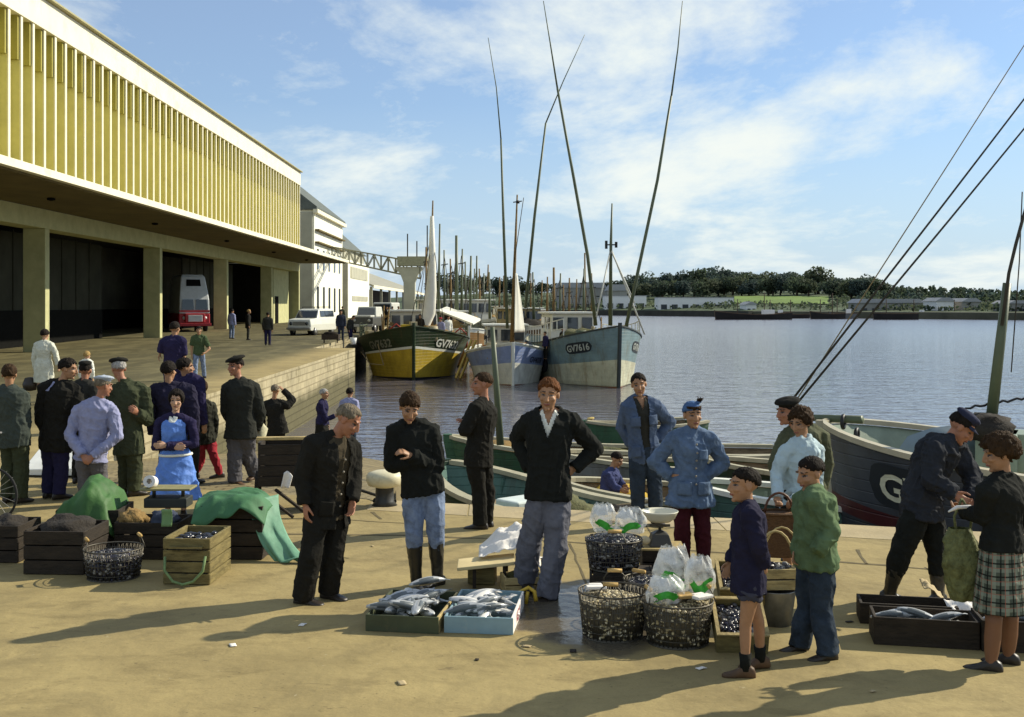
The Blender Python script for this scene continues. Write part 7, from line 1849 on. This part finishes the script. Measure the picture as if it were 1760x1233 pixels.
# ------------------------------------------------------------------ the far shore
def shoreY(px): return F*(HC-WZ)/((543+ (px-1100)/660*7.5) - CY)
grass = mat('field_grass', (.13, .20, .04), .9, .25, .06, .2, 2, col2=(.09, .13, .04)); bank = mat('far_bank', (.07, .068, .045), .9, .35, .15, .3, 2); hillm = mat('hill_scrub', (.060, .085, .040), .95, .4, .08, .4, 1)
hl = MB(); nx = 60
rows = [(0, 0), (0, 1.9), (18, 2.1), (60, 4.5), (140, 9.5), (230, 12.5), (420, 14), (900, 12)]
def hz(px, k):
    d, z = rows[k]
    f = 1.0-.30*ss(1300, 1760, px)-.35*ss(900, 500, px)
    return d, z*f if k > 2 else z
pxs = [300+i*(2300-300)/nx for i in range(nx+1)]
vs = []
for px in pxs:
    Ys = shoreY(px) if px < 1760 else shoreY(1760)
    for k in range(len(rows)):
        d, z = hz(px, k); p = at(px, CY, Ys); s_ = (Ys+d)/Ys
        vs.append((p.x*s_, Ys+d, WZ+z if k else WZ-1))
n = len(rows); fs = []; mis = []
for i in range(nx):
    for j in range(n-1):
        fs.append((i*n+j, i*n+j+1, (i+1)*n+j+1, (i+1)*n+j)); mis.append(1 if j < 2 else 0)
hl.add(vs, fs, 0, True); hl.m = mis
struct('hills', hl, [hillm, bank])
def ground_at(px, d):
    px_ = min(px, 2300)
    for k in range(len(rows)-1):
        d0, z0 = hz(px_, k); d1, z1 = hz(px_, k+1)
        if d0 <= d <= d1 and d1 > d0: return WZ+z0+(z1-z0)*(d-d0)/(d1-d0)
    return WZ+12
def shore(px, d, dz=0):
    Ys = shoreY(min(px, 1760)); return V(((px-CX)*(Ys+d)/F, Ys+d, ground_at(px, d)+dz))
# meadow sloping to the wood
fd = MB()
m0 = [shore(1262+i*18, 62+46*j/6, .35+.5*j/6) for j in range(7) for i in range(10)]
fd.add(m0, [(j*10+i, j*10+i+1, j*10+i+11, j*10+i+10) for j in range(6) for i in range(9)], 0, True)
struct('meadow', fd, grass, fixn=False)
def leafmat(n, c):
    m = mat('leaf_'+n, c, .8, .3, .25, 0); nt = m.node_tree; N = nt.nodes; Lk = nt.links; p = N['Principled BSDF']; o = N['Material Output']
    t = N.new('ShaderNodeBsdfTranslucent'); x = N.new('ShaderNodeMixShader'); x.inputs[0].default_value = .45
    Lk.new(p.inputs['Base Color'].links[0].from_socket, t.inputs['Color']); Lk.new(p.outputs[0], x.inputs[1]); Lk.new(t.outputs[0], x.inputs[2]); Lk.new(x.outputs[0], o.inputs['Surface']); return m
LEAF = [leafmat(n, c) for n, c in (('dark', (.055, .076, .052)), ('mid', (.070, .095, .056)), ('olive', (.082, .100, .056)), ('blue', (.062, .090, .078)))]
TRK = mat('trunk_bark', (.07, .05, .035), .9)
def crown(mb, c, r, n, seed, mi=0, ls=1.0, squash=1.0):
    random.seed(seed)
    lobes = [(V((rnd(-.55, .55)*r[0], rnd(-.5, .5)*r[1], rnd(-.45, .6)*r[2])), rnd(.42, .68)) for _ in range(11)]
    for i in range(n):
        lc, lr = random.choice(lobes)
        d = V((random.gauss(0, 1), random.gauss(0, 1), random.gauss(0, 1))).normalized()
        k = lr*(rnd(.55, 1.0)**.4)
        p = V(c)+lc+V((d.x*r[0]*k, d.y*r[1]*k, d.z*r[2]*k))
        s_ = ls*rnd(.5, 1.15); t1 = V((rnd(-1, 1), rnd(-1, 1), rnd(-1, 1))).normalized(); t2 = t1.cross((d+V((.1, .2, .3))).normalized()); 
        if t2.length < .1: continue
        t2.normalize()
        mb.add([p+t1*s_, p+t2*s_*.8, p-t1*s_*.9, p-t2*s_*.7], [(0, 1, 2, 3)], mi)
def tree(px, d, hgt, wd, seed, kind, label, group='broad trees along the far hill', n=1300):
    p = shore(px, d); t = thing('tree', label, 'tree', p, 0, group)
    m = MB(); m.tube([V((0, 0, -.5)), V((.1, 0, hgt*.3)), V((-.1, .1, hgt*.62))], [wd*.06, wd*.05, wd*.02], 7); m.tube([V((0, 0, hgt*.3)), V((wd*.2, 0, hgt*.55))], [wd*.03, wd*.012], 6); m.build('trunk', TRK, t)
    m = MB(); crown(m, (0, 0, hgt*.54), (wd*.62, wd*.55, hgt*.50), n, seed, ls=.42+wd*.030); m.build('crown', LEAF[kind], t, fixn=False)
# skyline of separate broad-leaved trees, from left to right
random.seed(5)
spec = [(1092, 473, 10), (1112, 471, 9), (1134, 474, 9), (1154, 471, 10), (1176, 469, 10), (1200, 466, 12), (1222, 467, 11), (1243, 462, 13), (1272, 468, 11), (1297, 469, 10), (1322, 472, 9), (1342, 470, 10), (1364, 472, 9), (1384, 472, 8), (1406, 465, 12), (1432, 480, 8), (1452, 481, 8), (1470, 479, 9), (1488, 480, 8),
        (1080, 480, 8), (1062, 484, 8), (1040, 486, 7), (1020, 485, 7), (990, 487, 8), (960, 488, 8), (930, 487, 8), (905, 482, 9), (880, 478, 9), (855, 476, 9), (828, 472, 10), (800, 474, 10), (775, 470, 10), (750, 474, 10)]
wordk = ['dark', 'mid-green', 'olive', 'blue-green']
for i, (px, pyt, w_) in enumerate(spec):
    d = 150+rnd(-10, 25); g0 = shore(px, d); zt = HC-(pyt-CY)*g0.y/F; k = i % 4
    tree(px, d, zt-g0.z, w_*1.15, 100+i, k, {7: 'tallest dark tree with a pointed crown on the far wood skyline', 14: 'tall round-headed tree alone at the right end of the broad trees'}.get(i, wordk[k]+' broad-crowned tree in the row along the far hill skyline'))
for i in range(30):                              # lower scrub trees in front of the row
    px = 1080+i*14+rnd(-5, 5) if i < 24 else 1430+(i-24)*16
    d = rnd(105, 135); 
    if 1258 < px < 1425: d = rnd(118, 140)
    g0 = shore(px, d); tree(px, d, rnd(6.5, 9.5), rnd(7, 10), 300+i, i % 4, wordk[i % 4]+' lower tree filling the slope under the far skyline', 'lower trees on the far slope', 800)
# conifer wood on the right: one mass
random.seed(9); cw = MB()
for i in range(420):
    px = rnd(1440, 2100); d = rnd(85, 190); p = shore(px, d); pyt = 491+(px-1480)/280*7+rnd(-2.5, 2)
    zt = HC-(pyt-CY)*p.y/F; h_ = max(3, (zt-p.z)*(.55+.45*(d-85)/105)); r_ = rnd(1.6, 2.8)
    for k in range(26):
        f_ = (k+rnd(0, 1))/26; a = rnd(0, 6.3); rr = r_*(1-f_)**.8*rnd(.6, 1.1)+.15; q = p+V((math.cos(a)*rr, math.sin(a)*rr, h_*(.08+.92*f_)))
        s_ = rnd(.6, 1.1); t1 = V((rnd(-1, 1), rnd(-1, 1), rnd(-.6, .9))).normalized(); t2 = V((rnd(-1, 1), rnd(-1, 1), rnd(-1, 1))).cross(t1)
        if t2.length < .1: continue
        t2.normalize(); cw.add([q+t1*s_, q+t2*s_*.7, q-t1*s_, q-t2*s_*.7], [(0, 1, 2, 3)], i % 3)
tag(cw.build('conifer_wood', [LEAF[0], LEAF[3], LEAF[1]], fixn=False), 'dark conifer wood covering the right part of the far hill', 'wood', kind='stuff')
sb = MB(); random.seed(12)
for i in range(900):
    px = rnd(700, 1800); d = rnd(22, 100)
    if 1258 < px < 1425 and d > 55: continue
    p = shore(px, d); crown(sb, p+V((0, 0, .8)), (1.8, 1.6, 1.5), 7, i, i % 3, .8)
tag(sb.build('scrub', [LEAF[0], LEAF[1], LEAF[2]], fixn=False), 'low scrub on the far bank behind the sheds', 'scrub', kind='stuff')
random.seed(3)
FWH = mat('far_white_wall', (.80, .78, .74), .8, .08, .2); FGR = mat('far_grey_wall', (.30, .29, .26), .8, .15, .2); FRF = mat('far_grey_roof', (.34, .34, .34), .8, .15, .2); FDK = mat('far_window', (.05, .055, .06), .5); FBR = mat('far_brown', (.13, .09, .06), .8, .3, .3)
def far_house(name, label, px0, px1, pyt, d, nwin, wm, dep=12, roof=None, pyb=None):
    a = shore(px0, d); b = shore(px1, d); Y = a.y; x0, x1 = a.x, (px1-CX)*Y/F; zt = HC-(pyt-CY)*Y/F; z0 = a.z-1.5
    if pyb: z0 = HC-(pyb-CY)*Y/F
    t = thing(name, label, 'building', ((x0+x1)/2, Y, z0))
    m = MB(); m.box(((x0+x1)/2, Y+dep/2, (z0+zt)/2), (x1-x0, dep, zt-z0)); m.build('wall', wm, t, world=True)
    m = MB()
    if roof: m.prism([(x0-.5, 0), (x1+.5, 0), (x1-1.5, roof), (x0+1.5, roof)], dep+1, Matrix.Translation((0, Y+dep+.5, zt)) @ Matrix.Rotation(R(90), 4, 'X'))
    else: m.box(((x0+x1)/2, Y+dep/2, zt+.12), (x1-x0+.5, dep+.5, .24))
    m.build('roof', FRF, t, world=True)
    for i in range(nwin):
        x = x0+(x1-x0)*(i+.5)/nwin; m = MB(); m.box((x, Y-.03, z0+(zt-z0)*.42), ((x1-x0)/nwin*.55, .12, (zt-z0)*.30)); m.build('window', FDK, t, world=True)
far_house('far_shed', 'long low white shed with seven dark openings on the far quay', 1132, 1261, 512, 22, 7, FWH)
far_house('far_shed', 'shorter white shed left of the long one on the far quay', 1040, 1111, 509, 22, 4, FWH)
far_house('far_shed', 'low grey shed behind the aqua trawler mast', 960, 1030, 512, 24, 5, FGR)
far_house('far_house', 'long grey building with a row of dormers on the far slope', 955, 1042, 495, 70, 9, FGR, roof=2.6)
far_house('far_house', 'pale pitched house right of the dormer building on the far slope', 1044, 1078, 500, 72, 3, FGR, roof=3)
far_house('far_shed', 'grey boatyard shed with long pale roof beneath the conifers', 1476, 1587, 521, 22, 6, FGR, roof=1.4)
far_house('far_house', 'small white cottage group at the foot of the conifer wood', 1610, 1640, 518, 28, 3, FWH, roof=1.2)
far_house('far_house', 'grey house half hidden at the far right shore', 1655, 1685, 519, 34, 3, FGR, roof=1.2)
far_house('far_house', 'low pale hut on the right end of the far shore', 1735, 1800, 522, 26, 4, FGR, roof=1)
far_house('far_house', 'small white gabled house beside the meadow', 1283, 1300, 524, 24, 2, FWH, roof=1.2)
# long far quay wall with piles, then hulks and boats along it
qw = MB()
for i in range(40):
    a = shore(1000+i*7, -1.5); qw.bar((a.x, a.y-1, WZ-1), (a.x, a.y-1, WZ+2.2), .35)
a, b = shore(640, -2), shore(1290, -2); qw.bar((a.x, a.y, WZ+1.1), (b.x, b.y, WZ+1.1), 2.0, 2.2)
tag(qw.build('far_quay', mat('far_quay_dark', (.05, .048, .038), .9, .3, .3)), 'dark timber-faced quay under the white sheds across the water', 'quay')
def far_boat(label, px, pyw, rz, L_, B_, hs, hm, hx=True, mast=2, wm=None):
    Y = F*(HC-WZ)/(pyw-CY); p = at(px, pyw, Y); p.z = WZ; t = thing('moored_boat', label, 'boat', p, rz, 'boats moored off the far shore'); h = Hull(L_, B_, *hs, .4, .75, .35)
    hull_obj(t, h, [(.93, 0), (1, 1)], [hm, FBR, DECK, FBR], 12, 6, deckm=2, inner=1)
    if hx:
        m = MB(); m.box((0, L_*.7, hs[1]+.5), (B_*.5, L_*.14, 1.8)); m.build('wheelhouse', wm or FWH, t)
    for i in range(mast):
        m = MB(); y = L_*(.3+.35*i); m.tube([(0, y, .8), (.1, y, 6+2*i)], .13, 6); m.build('mast', TRK, t)
DH = mat('far_hull_dark', (.025, .022, .02), .7, .3, .3); RH = mat('far_hull_red', (.22, .05, .03), .7, .3, .3); GH = mat('far_hull_grey', (.16, .17, .17), .7, .2, .3)
far_boat('long dark barge with raised bow lying off the meadow', 1228, 549.5, R(-86), 23, 5, (2.6, 1.5, 2.2), DH, True, 2)
far_boat('dark hulk moored right of the long barge', 1392, 548.5, R(-84), 11, 4, (2.4, 1.6, 1.9), DH, False, 2)
far_boat('dark flat barge moored by the boatyard shed', 1500, 549.5, R(-93), 13, 4, (2.0, 1.8, 1.9), DH, False, 1)
far_boat('red-hulled boat on the right of the far shore', 1672, 545, R(-88), 16, 5, (3.2, 2.6, 2.8), RH, True, 1)
far_boat('grey boat with white cabin between the hulks', 1424, 548, R(-90), 9, 3, (2.2, 1.6, 1.7), GH, True, 1)
for i, (px, c) in enumerate(((1310, GH), (1345, DH), (1560, GH), (1625, FWH), (1720, GH), (1750, FWH))):
    far_boat(('small grey boat with one mast below the meadow', 'small dark boat under the meadow edge', 'grey boat by the end of the boatyard shed', 'little white boat below the cottages', 'grey boat near the right picture edge', 'white boat at the right picture edge')[i], px, 547.5, R(-80+rnd(-8, 8)), rnd(7, 10), 2.8, (1.8, 1.3, 1.4), c, i % 2 == 0, 1)
run_jobs()
